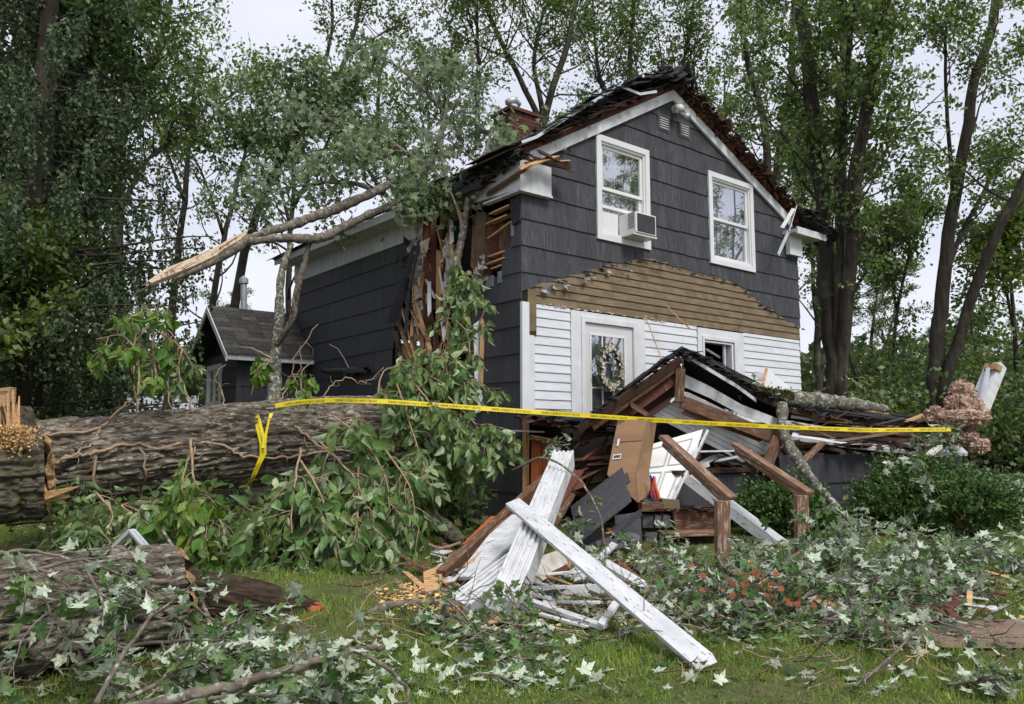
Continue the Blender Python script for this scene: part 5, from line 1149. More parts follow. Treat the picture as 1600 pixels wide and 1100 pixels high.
G0, G1 = at(240,926,5.45), at(500,955,5.9)
tk4 = thing_at('rotten_log', G0, 'dark mossy rotten log with a reddish broken tip on the lawn', 'log')
biglog('log', G0, G1, .17, .10, 33, m_rot, tk4, nx=260, nt=120, amp=.03, sx=2.5, ft=5, tip=([0,.55,.8,1],[.165,.16,.12,.045]), endmat=m_rawx)
m_redrot = mat('red_rotten_wood', (.4,.1,.03), (.2,.06,.03), ns=9, rough=.95, bump=1, bs=20)
m = MB(); m.thick(A3([(476,944,5.85),(500,946,5.9),(506,954,5.85),(484,962,5.75)]), .05); m.thick(A3([(440,962,5.7),(482,962,5.72),(478,966,5.66),(450,967,5.66)]), .02); m.build('red_tip', m_redrot, tk4, local=wmat(tk4))
def lichen_log(name, label, pts, radii, mt, cat='branch', n=14, raw=None, group=None):
    P = smooth_path([at(*p) for p in pts], 9); e = thing_at(name, P[0], label, cat, group); rr = random.Random(len(label))
    P2 = P+np.random.default_rng(len(label)).normal(0, min(radii)*.12, P.shape)
    rd = np.interp(np.linspace(0,1,len(P2)), np.linspace(0,1,len(radii)), radii)*np.random.default_rng(len(label)+5).uniform(.82,1.2,len(P2)); m = MB(); m.tube(P2, rd, n); m.build('stem', mt, e, smooth=True, local=wmat(e))
    if raw:
        m = MB(); raw = (len(P)-8 if raw[0] else 0, raw[1], raw[2])
        for k in range(raw[1]): 
            a = Vector(P[raw[0]]); b = Vector(P[-1 if raw[0] else 3]); d = (b-a); c = a+Vector((rr.gauss(0,1),rr.gauss(0,1),rr.gauss(0,1)))*raw[2]; m.bar(c, c+d*rr.uniform(.7,1.1), raw[2], raw[2]*.5, rr.random())
        m.build('raw_wood', m_raw, e, local=wmat(e))
    return e
lichen_log('mossy_log', 'lichen covered log lying across the fallen porch roof', [(1178,612,10.6),(1230,622,10.6),(1290,628,10.9),(1345,634,11.1),(1384,640,11.2)], [.09,.11,.11,.095,.06], m_lichen, 'log', raw=(18,6,.035))
ll = lichen_log('mossy_branch', 'lichen spotted branch hanging from the roof log down to the bushes', [(1222,632,10.4),(1226,680,10.1),(1262,740,9.6),(1300,785,9.2),(1345,830,8.6)], [.075,.07,.06,.045,.03], m_lichen, 'branch')
g = np.random.default_rng(5); n = 1500
P = np.array([tuple(at(1190+x, 612+.12*x+y, 10.5)) for x, y in zip(g.uniform(-15,50,n), g.normal(0,4,n))])
o = leafmesh('moss_tuft', P, g.normal(0,1,(n,3)), g.normal(0,1,(n,3)), g.uniform(.02,.05,n), KITE, leafmat('moss', (.11,.11,.02),(.13,.12,.03),.4)); tag(o, 'olive moss tuft on the left end of the lichen log', 'moss', kind='stuff')
lichen_log('mossy_log', 'short bark covered log leaning on the ground under the house corner', [(636,790,9.0),(670,808,8.8),(700,830,8.6),(724,850,8.4)], [.10,.10,.09,.07], m_barkmoss, 'log')
lichen_log('fallen_limb', 'upper fallen limb with torn pale wood reaching over the side roof', [(360,380,10.6),(420,362,10.9),(480,343,11.3),(540,320,11.8),(600,292,12.4),(660,258,12.9),(722,222,13.2)], [.035,.065,.08,.078,.07,.05,.04], m_branch, 'limb', 16, group=None)
lichen_log('fallen_limb', 'lower fallen limb resting on the side roof edge', [(330,398,10.4),(390,378,10.7),(450,372,11.0),(500,372,11.2),(545,350,11.6),(600,325,11.9),(650,306,12.2)], [.03,.05,.065,.07,.065,.055,.04], m_branch, 'limb', 16)
e = thing_at('torn_limb_end', at(236,440,10.0), 'long torn blade of pale wood at the end of the fallen limb', 'torn wood')
m = MB(); A = [(232,441),(262,420),(300,405),(335,389),(368,370),(388,360)]; B = [(238,444),(270,431),(306,416),(340,400),(370,382),(384,368)]
ribbon_sheet(m, [at(x,y,10+.12*i) for i,(x,y) in enumerate(A)], [at(x,y,9.95+.12*i) for i,(x,y) in enumerate(B)], .05); m.build('torn_blade', mat('pale_torn_wood', (.62,.5,.37), (.44,.31,.2), scale=(5,5,22), ns=3, rough=.8, bump=.6, bs=7, dist=.01), e, local=wmat(e))
rr = random.Random(6); m = MB()
for k in range(16):
    i = rr.randrange(0,4); t = rr.random(); x = A[i][0]+(A[i+1][0]-A[i][0])*t; y = A[i][1]+(A[i+1][1]-A[i][1])*t+rr.uniform(-1,12); L = rr.uniform(20,60)
    m.bar(at(x-L*.6,y+L*.36,9.93+.02*x/10-4.7*.0), at(x+L*.4,y-L*.22,9.93), rr.uniform(.012,.03), .012, rr.random(), taper=.3)
m.build('splinters', m_rawx, e, local=wmat(e))
m = MB(); m.tube(smooth_path([at(x,y+6,10.08+.12*i) for i,(x,y) in enumerate(B[1:])],4), [.02,.05,.07], 10); m.build('bark_side', m_branch, e, smooth=True, local=wmat(e))
lichen_log('leaning_sapling', 'thin lichen spotted tree trunk standing by the small wing', [(428,645,11.6),(430,560,11.8),(436,500,12.0),(440,430,12.2),(455,380,12.4)], [.11,.085,.075,.06,.04], m_lichen, 'tree trunk')
lichen_log('forked_branch', 'forked bare branch crossing the white frieze beside the wing', [(432,540,11.5),(455,500,11.3),(465,450,11.2),(476,410,11.2),(484,375,11.2)], [.05,.045,.045,.04,.03], m_branch, 'branch')
lichen_log('forked_branch', 'thin crooked twig hanging against the dark side wall by the wing', [(452,515,11.2),(462,490,11.1),(458,468,11.1),(470,440,11.1)], [.02,.025,.02,.015], m_branch, 'branch')
e = lichen_log('broken_limb', 'forked tree limb standing in the torn gap of the side wall', [(708,470,10.9),(712,420,10.95),(722,370,11.0),(730,320,11.1),(734,285,11.2)], [.06,.06,.055,.045,.03], m_branch, 'limb')
lichen_log('broken_limb', 'thinner limb beside the forked one in the torn gap', [(706,450,10.8),(716,400,10.85),(722,360,10.95),(716,330,11.0),(704,300,11.0)], [.02,.03,.03,.025,.012], m_branch, 'limb')
# stove pipe behind the wing
e = thing_at('stove_pipe', at(381,560,17.5), 'galvanised metal flue pipe rising behind the small wing', 'flue pipe')
m = MB(); m.tube([at(381,560,17.5), at(381,436,17.5)], [.07,.07], 16); m.build('pipe', m_metal, e, local=wmat(e)); m = MB(); m.tube([at(381,443,17.5), at(381,436,17.5), at(381,431,17.5)], [.1,.1,.02], 16); m.build('cap', m_metal, e, local=wmat(e))
# ------------------------------------------------------------------ vines on the trunk
def tline(px, py, lift=0.0):      # a point in front of the big trunk at that pixel
    t = (px-30)/660.; Yc = 8.6+2.0*t; r = .545; 
    yc = 735-(59)*t; dpy = (py-yc)*Yc/FPX; k = math.sqrt(max(0, 1-min(1,(dpy/r)**2))); return at(px, py, Yc-r*k-.03-lift)
vines = [('pale vine running along the top of the fallen trunk, left half', [(46,682),(90,678),(140,672),(200,660),(250,656),(300,652)], .016),
 ('pale vine running along the top of the fallen trunk, right half', [(290,655),(340,650),(390,648),(430,646),(470,638),(520,630)], .016),
 ('pale vine crossing the middle of the fallen trunk', [(84,722),(120,712),(160,705),(200,694),(250,700),(300,690),(350,697),(380,712),(440,716),(500,708),(552,703)], .018),
 ('pale vine slanting up from the trunk to the left leaf cluster', [(92,722),(130,702),(165,662),(200,630),(216,612),(214,560)], .014),
 ('thin vine dropping over the trunk face at the far left', [(148,705),(150,760),(146,800)], .015),
 ('thin vine dropping over the trunk below the left leaf cluster', [(222,700),(226,745),(218,790),(232,830)], .012),
 ('crooked thin vine rising above the trunk in the leaf cluster', [(213,640),(210,580),(214,520),(222,490)], .013),
 ('long thin vine rising from the trunk through the leaf cluster', [(305,650),(290,610),(268,560),(250,500),(246,465)], .012),
 ('curly thin vine above the trunk left of the wing window', [(268,650),(262,600),(245,560),(240,530)], .008),
 ('thin vine looping above the trunk beside the wing', [(352,645),(345,610),(335,590),(350,570)], .008),
 ('thin pale vine rising from trunk to the hanging round leaves', [(480,700),(470,650),(462,600),(460,560),(498,505)], .008),
 ('thin pale vine curving over the trunk near the yellow tape', [(430,640),(455,600),(470,575),(468,545)], .007),
 ('pale vine slanting over the trunk right of the tape loop', [(424,640),(460,665),(490,690),(520,712)], .016),
 ('thin vine slanting to the drooping leaf mass', [(470,625),(500,650),(520,690),(524,720)], .010),
 ('second thin vine slanting to the drooping leaf mass', [(532,622),(560,650),(590,672)], .008),
 ('thin vine coming down behind the bright leaf spray', [(300,655),(302,700),(300,740),(310,780)], .012),
 ('vine hanging down below the trunk left of the drooping leaves', [(447,715),(448,770),(440,830),(436,870)], .010),
 ('thin vine arching over the trunk top near the drain pipes', [(500,628),(520,600),(545,590),(570,600),(600,575)], .008)]
rg = np.random.default_rng(12)
for lab, pts, r in vines:
    pts = [tline(x, y) for x, y in pts]; P = smooth_path(pts, 5); P = P+rg.normal(0,.012,P.shape)
    e = thing_at('vine', P[0], lab, 'vine', 'vines on the fallen trunk'); m = MB(); m.tube(P, [r*1.0,r,r*.6], 7)
    for k in range(5):
        b, d = along(P, rg.uniform(.1,.95)); q = wander(rg, b, d+rg.normal(0,1,3)*np.linalg.norm(d), rg.uniform(.1,.35), 6, .35); m.tube(q, [r*.4,r*.2], 4)
    m.build('stem', m_vine, e, smooth=True, local=wmat(e))
# ------------------------------------------------------------------ caution tape with its lettering
def ribbon_fn(P, up):
    P = [Vector(p) for p in P]; S = [0]
    for a, b in zip(P, P[1:]): S.append(S[-1]+(b-a).length)
    U = [Vector(u).normalized() for u in up]
    def f(s, w, off=0):
        s = min(max(s, 0), S[-1]-1e-4); i = max(k for k in range(len(S)-1) if S[k] <= s); t = (s-S[i])/(S[i+1]-S[i])
        p = P[i].lerp(P[i+1], t); u = U[i].lerp(U[i+1], t).normalized(); d = (P[i+1]-P[i]).normalized(); n = d.cross(u).normalized()
        return p+u*w+n*off
    return f, S[-1]
def text_mesh(body, size):
    c = bpy.data.curves.new('lettering', 'FONT'); c.body = body; c.size = size; c.resolution_u = 1; c.offset = 0
    o = bpy.data.objects.new('lettering', c); col.objects.link(o); bpy.context.view_layer.update()
    me = bpy.data.meshes.new_from_object(o.evaluated_get(bpy.context.evaluated_depsgraph_get())); bpy.data.objects.remove(o)
    vs = [tuple(v.co) for v in me.vertices]; fs = [tuple(p.vertices) for p in me.polygons]; w = max(v[0] for v in vs); bpy.data.meshes.remove(me); return vs, fs, w
TXT = text_mesh('CRIME SCENE DO NOT CROSS     ', .034)
def tape(label, P, up, W=.052, side=1, flip=False, txt=True, step=.08):
    f, L = ribbon_fn(P, up); e = thing_at('barrier_tape', P[0], label, 'tape'); loc = wmat(e); m = MB(); n = max(8, int(L/step)); vs = []
    for i in range(n+1):
        s = L*i/n; vs += [f(s,-W/2), f(s,0,.003*math.sin(s*5)), f(s,W/2)]
    m.add(vs, [(i*3+j, i*3+j+1, i*3+j+4, i*3+j+3) for i in range(n) for j in (0,1)]); m.build('tape_band', m_yellow, e, smooth=True, local=loc)
    if txt:
        m = MB(); v0, f0, w = TXT; s0 = .1
        while s0+w < L-.05:
            for fc in f0:
                pts = [v0[i] for i in fc]
                q = [f((s0+x) if not flip else (s0+w-x), (y-.012)*(1 if not flip else -1), side*.004) for x, y, z in pts]; m.poly(q)
            s0 += w+.12
        m.build('lettering', m_ink, e, local=loc)
Zu = Vector((0,0,1))
P = [at(x, y, Y) for x, y, Y in ((430,634,8.75),(470,628,8.72),(520,625,8.70),(560,626,8.68),(600,627,8.72),(700,634,8.86),(808,642,9.0),(900,648,9.13),(1000,655,9.3),(1120,662,9.55),(1240,668,9.85),(1360,672,10.15),(1486,671,10.6))]
tape('long yellow barrier tape stretched from the fallen trunk to the pink insulation', P, [Zu+Vector((0,-.15*math.sin(i*.9),0)) for i in range(len(P))])
P = [tline(x,y,.07) for x,y in ((398,646),(402,656),(407,676),(411,694),(411,710),(404,726),(396,744),(388,758),(379,774))]
tape('yellow barrier tape looped down the face of the fallen trunk', P, [Vector((1,-.25,.12))]*5+[Vector((.9,-.2,.45))]*4, W=.088, side=1, flip=True, step=.04)
P = [tline(x,y,.08) for x,y in ((424,646),(420,658),(415,680),(412,700))]
tape('narrow twisted strand of yellow tape beside the tape loop', P, [Vector((1,.6,0)),Vector((.3,1,0)),Vector((.5,1,0)),Vector((1,.3,0))], W=.045, txt=False)
P = [tline(x,y,.03) for x,y in ((341,646),(349,630),(354,636),(364,644))]
tape('small scrap of yellow tape snagged on the trunk by the wing window', P, [Vector((.3,0,1)),Vector((1,0,.3)),Vector((.5,0,.8)),Vector((.4,0,.9))], W=.04, txt=False, step=.03)
# ------------------------------------------------------------------ leafy fallen branches
def spray(name, label, cat, group, stems, ns, sl, lsize, lsp, tm, lmat, bmat, pull=(0,0,-.1), t0=.1, droop=.4, pale=.5, side=.6, seed=0, sub=2, curl=.25, up=None, r_sh=.006, floor=None):
    rg = np.random.default_rng(seed+100); e = thing_at(name, stems[0][0][0], label, cat, group); loc = wmat(e); m = MB(); LP_, LD_, LN_, LZ_ = [], [], [], []
    def put(path, L):
        k = max(2, int(L/lsp)); s_ = 1
        for i in range(k):
            t = (i+.6)/k; b, d = along(path, min(t, .999)); d = d/(np.linalg.norm(d)+1e-9)
            for q in range(2 if rg.random() < .6 else 1):
                a = np.cross(d, rg.normal(0,1,3)); a /= np.linalg.norm(a)+1e-9; dr = d*(1-side)+a*side*1.2+np.array([0,0,-droop])+rg.normal(0,.25,3)
                dr /= np.linalg.norm(dr)+1e-9; pb = b+dr*lsize*.3
                if floor is not None:
                    z0 = gz(pb[0], pb[1])+.01+rg.random()*.03
                    if pb[2] < z0: pb[2] = z0
                    if pb[2]+dr[2]*lsize < z0: dr[2] = (z0-pb[2])/lsize*.9+.05
                nn = np.array([rg.normal(0,.5), rg.normal(0,.5)-(.3 if droop > .5 else 0), 1.0]) if droop <= .5 else np.array([rg.normal(0,.6), -1+rg.normal(0,.5), .35+rg.normal(0,.3)])
                if rg.random() < pale: nn = -nn
                LP_.append(pb); LD_.append(dr); LN_.append(nn); LZ_.append(lsize*rg.uniform(.6,1.2)); s_ = -s_
    for (pts, r0, r1) in stems:
        P = smooth_path(pts, 5); P[1:-1] += rg.normal(0, r0*.25, P[1:-1].shape); m.tube(P, [r0, (r0+r1)/2, r1], 8)
        Ls = np.linalg.norm(np.diff(P,axis=0),axis=1).sum()
        for k in range(max(2, int(ns*max(.3, Ls)))):
            t = rg.uniform(t0, 1); b, d = along(P, t*.999); d = d/(np.linalg.norm(d)+1e-9); a = rg.normal(0,1,3); a -= d*a.dot(d); a /= np.linalg.norm(a)
            if up is not None: a = a+np.array(up); a /= np.linalg.norm(a)
            L = sl*rg.uniform(.5,1.15); q = wander(rg, b, d*.5+a, L, 7, curl, pull)
            if floor is not None:
                for z in q: z[2] = max(z[2], gz(z[0], z[1])+.015)
            m.tube(q, [r_sh, r_sh*.5], 4, cap=False); put(q, L)
            for j in range(sub):
                b2, d2 = along(q, rg.uniform(.2,.9)); q2 = wander(rg, b2, d2/np.linalg.norm(d2)+rg.normal(0,.7,3), L*.5, 4, curl, pull)
                if floor is not None:
                    for z in q2: z[2] = max(z[2], gz(z[0], z[1])+.015)
                m.tube(q2, [r_sh*.5, r_sh*.3], 3, cap=False); put(q2, L*.5)
    m.build('stem', bmat, e, smooth=True, local=loc)
    off_ = np.array(loc.translation); leafmesh('leaves', np.array(LP_)-off_, LD_, LN_, LZ_, tm, lmat, e)
    return e
GP = 'leafy branches hanging over the fallen trunk'
H = [  # label, stems(px), Y, ns, sl, size
 ('bright green leaf spray hanging down the middle of the fallen trunk', [[(298,685,7.5),(302,740,7.3),(318,800,7.2),(330,860,7.1)],[(300,700,7.5),(285,750,7.4),(290,800,7.3)]], 13, .36, .19, L_fresh, 1),
 ('second bright green spray spreading low beside the first one', [[(330,790,7.5),(350,830,7.4),(345,880,7.3)],[(310,780,7.5),(290,830,7.4),(300,885,7.2)]], 9, .42, .16, L_ovate, 2),
 ('green leaf cluster under the left part of the trunk', [[(150,770,7.6),(175,800,7.5),(165,840,7.4)],[(225,800,7.5),(190,790,7.4),(250,830,7.3)]], 8, .35, .16, L_ovate, 3),
 ('big round leaved cluster above the trunk left of the wing', [[(215,640,8.2),(215,560,8.4),(190,525,8.4),(150,530,8.4)],[(246,600,8.5),(240,530,8.6),(262,515,8.6),(285,550,8.6)],[(215,530,8.4),(240,495,8.5),(225,478,8.6)]], 6, .3, .2, L_fresh, 4),
 ('leafy vine tip drooping in front of the wing gable', [[(250,520,8.6),(285,545,8.7),(305,580,8.8)],[(285,545,8.6),(275,590,8.6)]], 6, .22, .17, L_ovate, 5),
 ('small round leaved sprig beside the wing corner', [[(425,560,8.9),(395,545,8.9),(375,542,9.0)],[(425,560,8.9),(400,590,8.9),(392,620,8.9)]], 6, .16, .17, L_fresh, 6),
 ('small round leaved sprig against the dark side wall', [[(470,620,8.9),(472,580,8.9),(490,565,8.9)],[(470,620,8.9),(480,600,8.9),(492,590,8.9)]], 6, .2, .17, L_fresh, 7),
 ('drooping leafy bough in front of the trunk, lowest left part', [[(470,700,7.9),(460,760,7.6),(455,820,7.4),(470,880,7.2)],[(470,720,7.8),(500,770,7.5),(520,840,7.3),(530,890,7.1)],[(560,730,7.9),(560,790,7.6),(555,850,7.3)]], 12, .55, .2, L_ovate, 8),
 ('drooping leafy bough in front of the trunk, middle part', [[(520,650,8.3),(560,680,8.1),(600,740,7.9),(610,800,7.7)],[(500,690,8.1),(530,720,7.9),(560,760,7.7),(590,850,7.5)],[(600,700,8.1),(640,760,8.0),(650,820,7.9)]], 12, .55, .2, L_ovate, 9),
 ('drooping leafy bough spreading across the house corner', [[(640,590,9.2),(680,640,9.0),(720,690,8.8),(750,700,8.7)],[(620,600,9.1),(640,660,8.9),(660,720,8.6),(680,760,8.5)],[(700,620,9.2),(740,660,9.1),(765,700,9.0)]], 12, .55, .19, L_ovate, 10),
 ('upper part of the leafy bough by the torn wall gap', [[(600,640,9.4),(630,590,9.5),(670,560,9.6),(720,560,9.6)],[(640,620,9.3),(690,580,9.5),(740,600,9.5)],[(590,620,9.1),(600,580,9.2),(640,570,9.3)]], 13, .5, .18, L_ovate, 11),
 ('leafy vine hanging in the torn gap of the side wall', [[(712,400,10.6),(712,440,10.5),(700,500,10.4),(690,560,10.2)],[(712,420,10.6),(730,450,10.4),(735,500,10.3)]], 11, .38, .17, L_ovate, 12),
 ('leafy sprig in front of the house corner beside the white post', [[(745,520,10.0),(760,480,9.9),(780,490,9.9)],[(735,560,9.9),(730,520,9.9),(712,500,9.9)]], 8, .28, .16, L_ovate, 13),
]
for lab, st_, ns_, sl_, sz, lm, sd_ in H:
    spray('hanging_branch', lab, 'branch', GP, [([at(*p) for p in s], .012, .005) for s in st_], ns_*1.05, sl_, sz*.78, .062, OVATE, lm, m_vine, pull=(0,-.02,-.22), droop=.85, pale=.22, side=.6, seed=sd_, sub=2, curl=.22, t0=.05)
# brush under the trunk, dark leaves added to fill the shaded space beneath
GB = 'brush heaped under the fallen trunk'
for i, (lab, st_) in enumerate((
 ('dark leafy brush under the left end of the trunk', [[(10,820,7.9),(90,815,7.9),(170,830,7.8)],[(60,840,7.6),(150,850,7.5),(240,850,7.5)]]),
 ('dark leafy brush under the trunk below the tape loop', [[(380,790,8.0),(420,820,7.9),(430,870,7.6)]]),
 ('dark leafy brush filling the space beneath the middle of the trunk', [[(180,830,8.2),(270,810,8.3),(380,830,8.3)],[(300,800,8.6),(400,790,8.8),(500,800,8.9)],[(400,860,7.8),(460,880,7.5),(540,890,7.4)]]),
 ('dark leafy brush at the foot of the side wall', [[(600,800,9.2),(660,780,9.6),(720,790,9.9)],[(650,740,9.8),(700,740,10.0),(730,800,10.0)]]),
 ('leafy brush between the trunk and the small mossy log', [[(560,830,8.6),(620,840,8.6),(690,860,8.5)]]))):
    spray('fallen_brush', lab, 'brush', GB, [([at(*p) for p in s], .014, .006) for s in st_], 18, .5, .13, .07, OVATE if i%2 == 0 else MAPLE, L_dark if i in (2,3) else L_ovate, m_twig, pull=(0,0,-.05), droop=.5, pale=.2, seed=40+i, up=(0,0,.5))
# silver maple branches
GM = 'maple branches with pale leaves strewn on the lawn'
def gp(pts): return [on_ground(x, y, z) for x, y, z in pts]
MAPS = [
 ('long bare grey branch with a fork lying across the lower left corner', [([at(190,1110,3.3),at(300,1085,3.4),at(410,1058,3.5),at(500,1030,3.65),at(560,1016,3.75),at(600,1010,3.85)], .026,.012),([at(560,1018,3.75),at(600,1040,3.7),at(632,1068,3.6),at(640,1090,3.5)],.012,.006)], 4, .4, .13),
 ('maple branch with pale leaves covering the log at the left edge', [([at(-20,905,3.75),at(60,890,3.85),at(130,875,4.0),at(190,900,4.15)], .012,.006),([at(130,880,4.0),at(160,940,3.9),at(160,980,3.8)],.008,.004),([at(40,890,3.8),at(80,960,3.7),at(70,1010,3.65)],.008,.004)], 9, .4, .135),
 ('maple sprays with pale leaves along the left frame edge above the log', [([at(-30,880,4.2),at(20,860,4.3),at(80,866,4.4),at(130,880,4.4)],.012,.006),([at(150,880,4.4),at(200,872,4.5),at(240,880,4.6)],.01,.005)], 8, .4, .13),
 ('maple branch rising from the log with a bare pale stem', [([at(150,1100,3.5),at(190,1030,3.7),at(235,960,4.0),at(245,935,4.1)], .014,.006)], 9, .38, .13),
 ('heap of pale maple leaves on twigs in front of the thick log', [([at(120,1040,3.9),at(200,1010,4.1),at(300,1000,4.3),at(380,1000,4.4)], .012,.006),([at(200,1090,3.6),at(300,1050,3.9),at(400,1040,4.0)],.012,.006)], 13, .38, .13),
 ('pale maple leaf heap at the bottom edge left of centre', [([at(250,1110,3.5),at(340,1090,3.6),at(440,1085,3.7),at(520,1070,3.8)], .01,.005)], 12, .36, .13),
 ('straight dead twig standing up out of the dark rotten log', [([at(335,990,4.9),at(315,940,5.0),at(285,880,5.2),at(254,828,5.4)], .014,.010)], 1, .2, .1),
 ('loose maple twig arching over the rotten log', [([at(262,900,5.2),at(330,968,4.7),at(400,985,4.5),at(420,1020,4.3)], .008,.005)], 6, .3, .13),
 ('low spray of maple leaves on the lawn below the columns', [(gp([(640,990,.05),(700,985,.1),(760,1010,.08),(830,1010,.05)]), .01,.005),(gp([(700,1020,.05),(760,1040,.1),(820,1050,.05)]),.008,.004)], 9, .3, .12),
 ('maple twig with drooping leaves right of the tall column foot', [(gp([(800,1000,.02),(815,980,.25),(825,975,.35)]), .008,.004)], 9, .25, .12),
 ('small maple spray on the grass at the bottom centre', [(gp([(820,1085,.03),(760,1070,.06),(700,1075,.03)]), .008,.004)], 7, .25, .12),
 ('branch arching over the columns with a curved bare stem', [([at(800,735,8.0),at(850,715,7.8),at(900,745,7.5),at(935,800,7.2),at(945,860,6.9),at(944,895,6.7)], .012,.008)], 2, .3, .12),
 ('bare branch resting along the long slanting board', [([at(835,822,6.4),at(860,850,6.2),at(900,862,6.1),at(950,895,5.95),at(1000,935,5.8)], .015,.013)], 2, .25, .12),
 ('leafy maple branch in front of the porch steps', [([at(960,900,6.6),at(1010,890,7.2),at(1050,885,7.3),at(1085,882,7.3)], .014,.007),([at(1010,890,7.0),at(1000,870,7.2),at(1040,860,7.4)],.01,.005)], 12, .4, .13),
 ('maple branch pile between the long board and the orange flowers', [(gp([(1000,955,.05),(1060,945,.1),(1120,935,.1),(1160,930,.12)]), .02,.008),(gp([(1030,985,.03),(1100,978,.1),(1170,960,.15)]),.015,.006)], 14, .45, .13),
 ('long limb with loose bark along the front of the leaf pile', [(gp([(1015,925,.1),(1080,945,.1),(1160,955,.08),(1260,975,.06),(1350,985,.04)]), .024,.012)], 5, .35, .12),
 ('tall heap of pale maple leaves in front of the right railing post', [(gp([(1180,965,.1),(1230,930,.25),(1280,905,.3),(1340,900,.22)]), .018,.008),(gp([(1240,970,.1),(1300,945,.2),(1360,930,.25)]),.014,.006)], 15, .5, .14),
 ('upright leafless stem among the leaves beside the orange flowers', [(gp([(1205,990,.02)])+[at(1210,940,5.6),at(1222,905,5.7)], .012,.008)], 4, .3, .12),
 ('maple leaves spread at the foot of the two bushes', [(gp([(1320,950,.1),(1400,925,.2),(1470,905,.2),(1500,910,.15)]), .016,.008),(gp([(1280,980,.06),(1360,965,.1),(1440,955,.12)]),.012,.006)], 14, .45, .13),
 ('thin arching branches in the leaf pile below the right bush', [(gp([(1300,890,.2),(1370,885,.3),(1430,905,.3),(1480,945,.1)]), .014,.006),(gp([(1380,990,.05),(1440,960,.2),(1490,920,.25)]),.01,.005)], 9, .4, .12),
 ('low maple leaves at the right edge of the leaf pile', [(gp([(1440,950,.08),(1500,920,.2),(1560,900,.2)]), .012,.006),(gp([(1480,900,.15),(1540,880,.2),(1590,900,.1)]),.01,.005)], 11, .4, .12),
 ('maple sprays trailing onto the grass in front of the pile', [(gp([(1250,1000,.04),(1310,1010,.05),(1370,1000,.08)]), .01,.005),(gp([(1120,1000,.03),(1180,1000,.1),(1230,985,.1)]),.01,.005)], 11, .32, .12),
 ('maple spray lying right of centre near the dirt patch', [(gp([(1300,985,.06),(1370,1000,.06),(1430,985,.08)]), .01,.005)], 9, .3, .12),
 ('bent twig with a few leaves at the lower right corner', [(gp([(1330,1085,.02),(1390,1060,.1),(1440,1030,.18),(1470,1020,.2)]), .008,.005)], 5, .25, .12),
 ('small maple twig on the lawn at the bottom right edge', [(gp([(1480,1080,.03),(1540,1085,.06),(1590,1070,.05)]), .008,.005)], 8, .25, .12),
 ('maple leaves heaped at the foot of the left railing post', [(gp([(1060,925,.04),(1100,925,.08),(1160,930,.1)]), .012,.006),(gp([(1160,915,.08),(1180,905,.15),(1210,905,.12)]),.012,.006)], 14, .4, .13),
]
for i, (lab, st_, ns_, sl_, sz) in enumerate(MAPS):
    spray('maple_branch', lab, 'branch', GM, [([Vector(p) for p in s[0]], s[1], s[2]) for s in st_], ns_*(1.35 if i > 7 else (.75 if i in (0,1,2) else 1.4)), sl_*.85, sz*(.64 if i > 7 else .68), .06, MAPLE, L_maple, m_branch, pull=(0,0,-.06), droop=.35, pale=.45, seed=200+i, floor=True, sub=2, up=(0,0,.1))
lichen_log('bare_limb', 'grey limb lying on the grass left of the columns', [(40+590,938,6.2),(660,932,6.3),(700,922,6.4)], [.03,.03,.02], m_branch)
lichen_log('bare_limb', 'thin bare branch with a bend left of the slate stone', [(598,822,8.4),(640,832,8.2),(682,856,7.9),(720,848,7.9)], [.014,.016,.016,.012], m_vine)
lichen_log('bare_limb', 'rough brown limb on the lawn in front of the wood chunk', [(575,958,5.75),(620,945,5.9),(680,940,6.0)], [.03,.03,.02], m_branch)
lichen_log('bare_limb', 'brown broken limb lying in the grass right of the rotten log', [(600,905,6.9),(560,915,6.6),(520,912,6.7)], [.012,.012,.008], m_twig)
# sprigs on the wreck
for i, (lab, st_, ns_, sl_, sz) in enumerate((
 ('maple sprig on the roof beside the open lower window', [([at(1180,612,10.7),at(1172,600,10.6),at(1160,592,10.6)],.008,.004)], 9, .2, .13),
 ('maple leaves hanging around the pink insulation', [([at(1440,650,11.0),at(1460,670,10.9),at(1500,690,10.9)],.01,.005),([at(1400,668,10.9),at(1440,690,10.8),at(1450,712,10.7)],.01,.005)], 14, .3, .14),
 ('maple twig caught between the tall column and the orange plywood', [([at(830,680,9.6),at(868,690,9.4),at(885,700,9.3)],.008,.004)], 9, .2, .13),
 ('maple sprig growing through the grey siding sheet', [([at(895,860,7.4),at(900,830,7.7),at(905,810,7.8)],.008,.004),([at(960,850,7.6),at(930,870,7.2)],.008,.004)], 7, .22, .12),
 ('wilted leaves draped over the right evergreen bush', [([at(1425,705,9.3),at(1450,740,8.9),at(1470,780,8.8)],.008,.004)], 7, .28, .13))):
    spray('leafy_sprig', lab, 'sprig', 'leafy sprigs caught on the wreckage', st_, ns_, sl_, sz*.8, .06, MAPLE, L_maple, m_twig, pull=(0,0,-.1), droop=.5, pale=.45, seed=300+i)
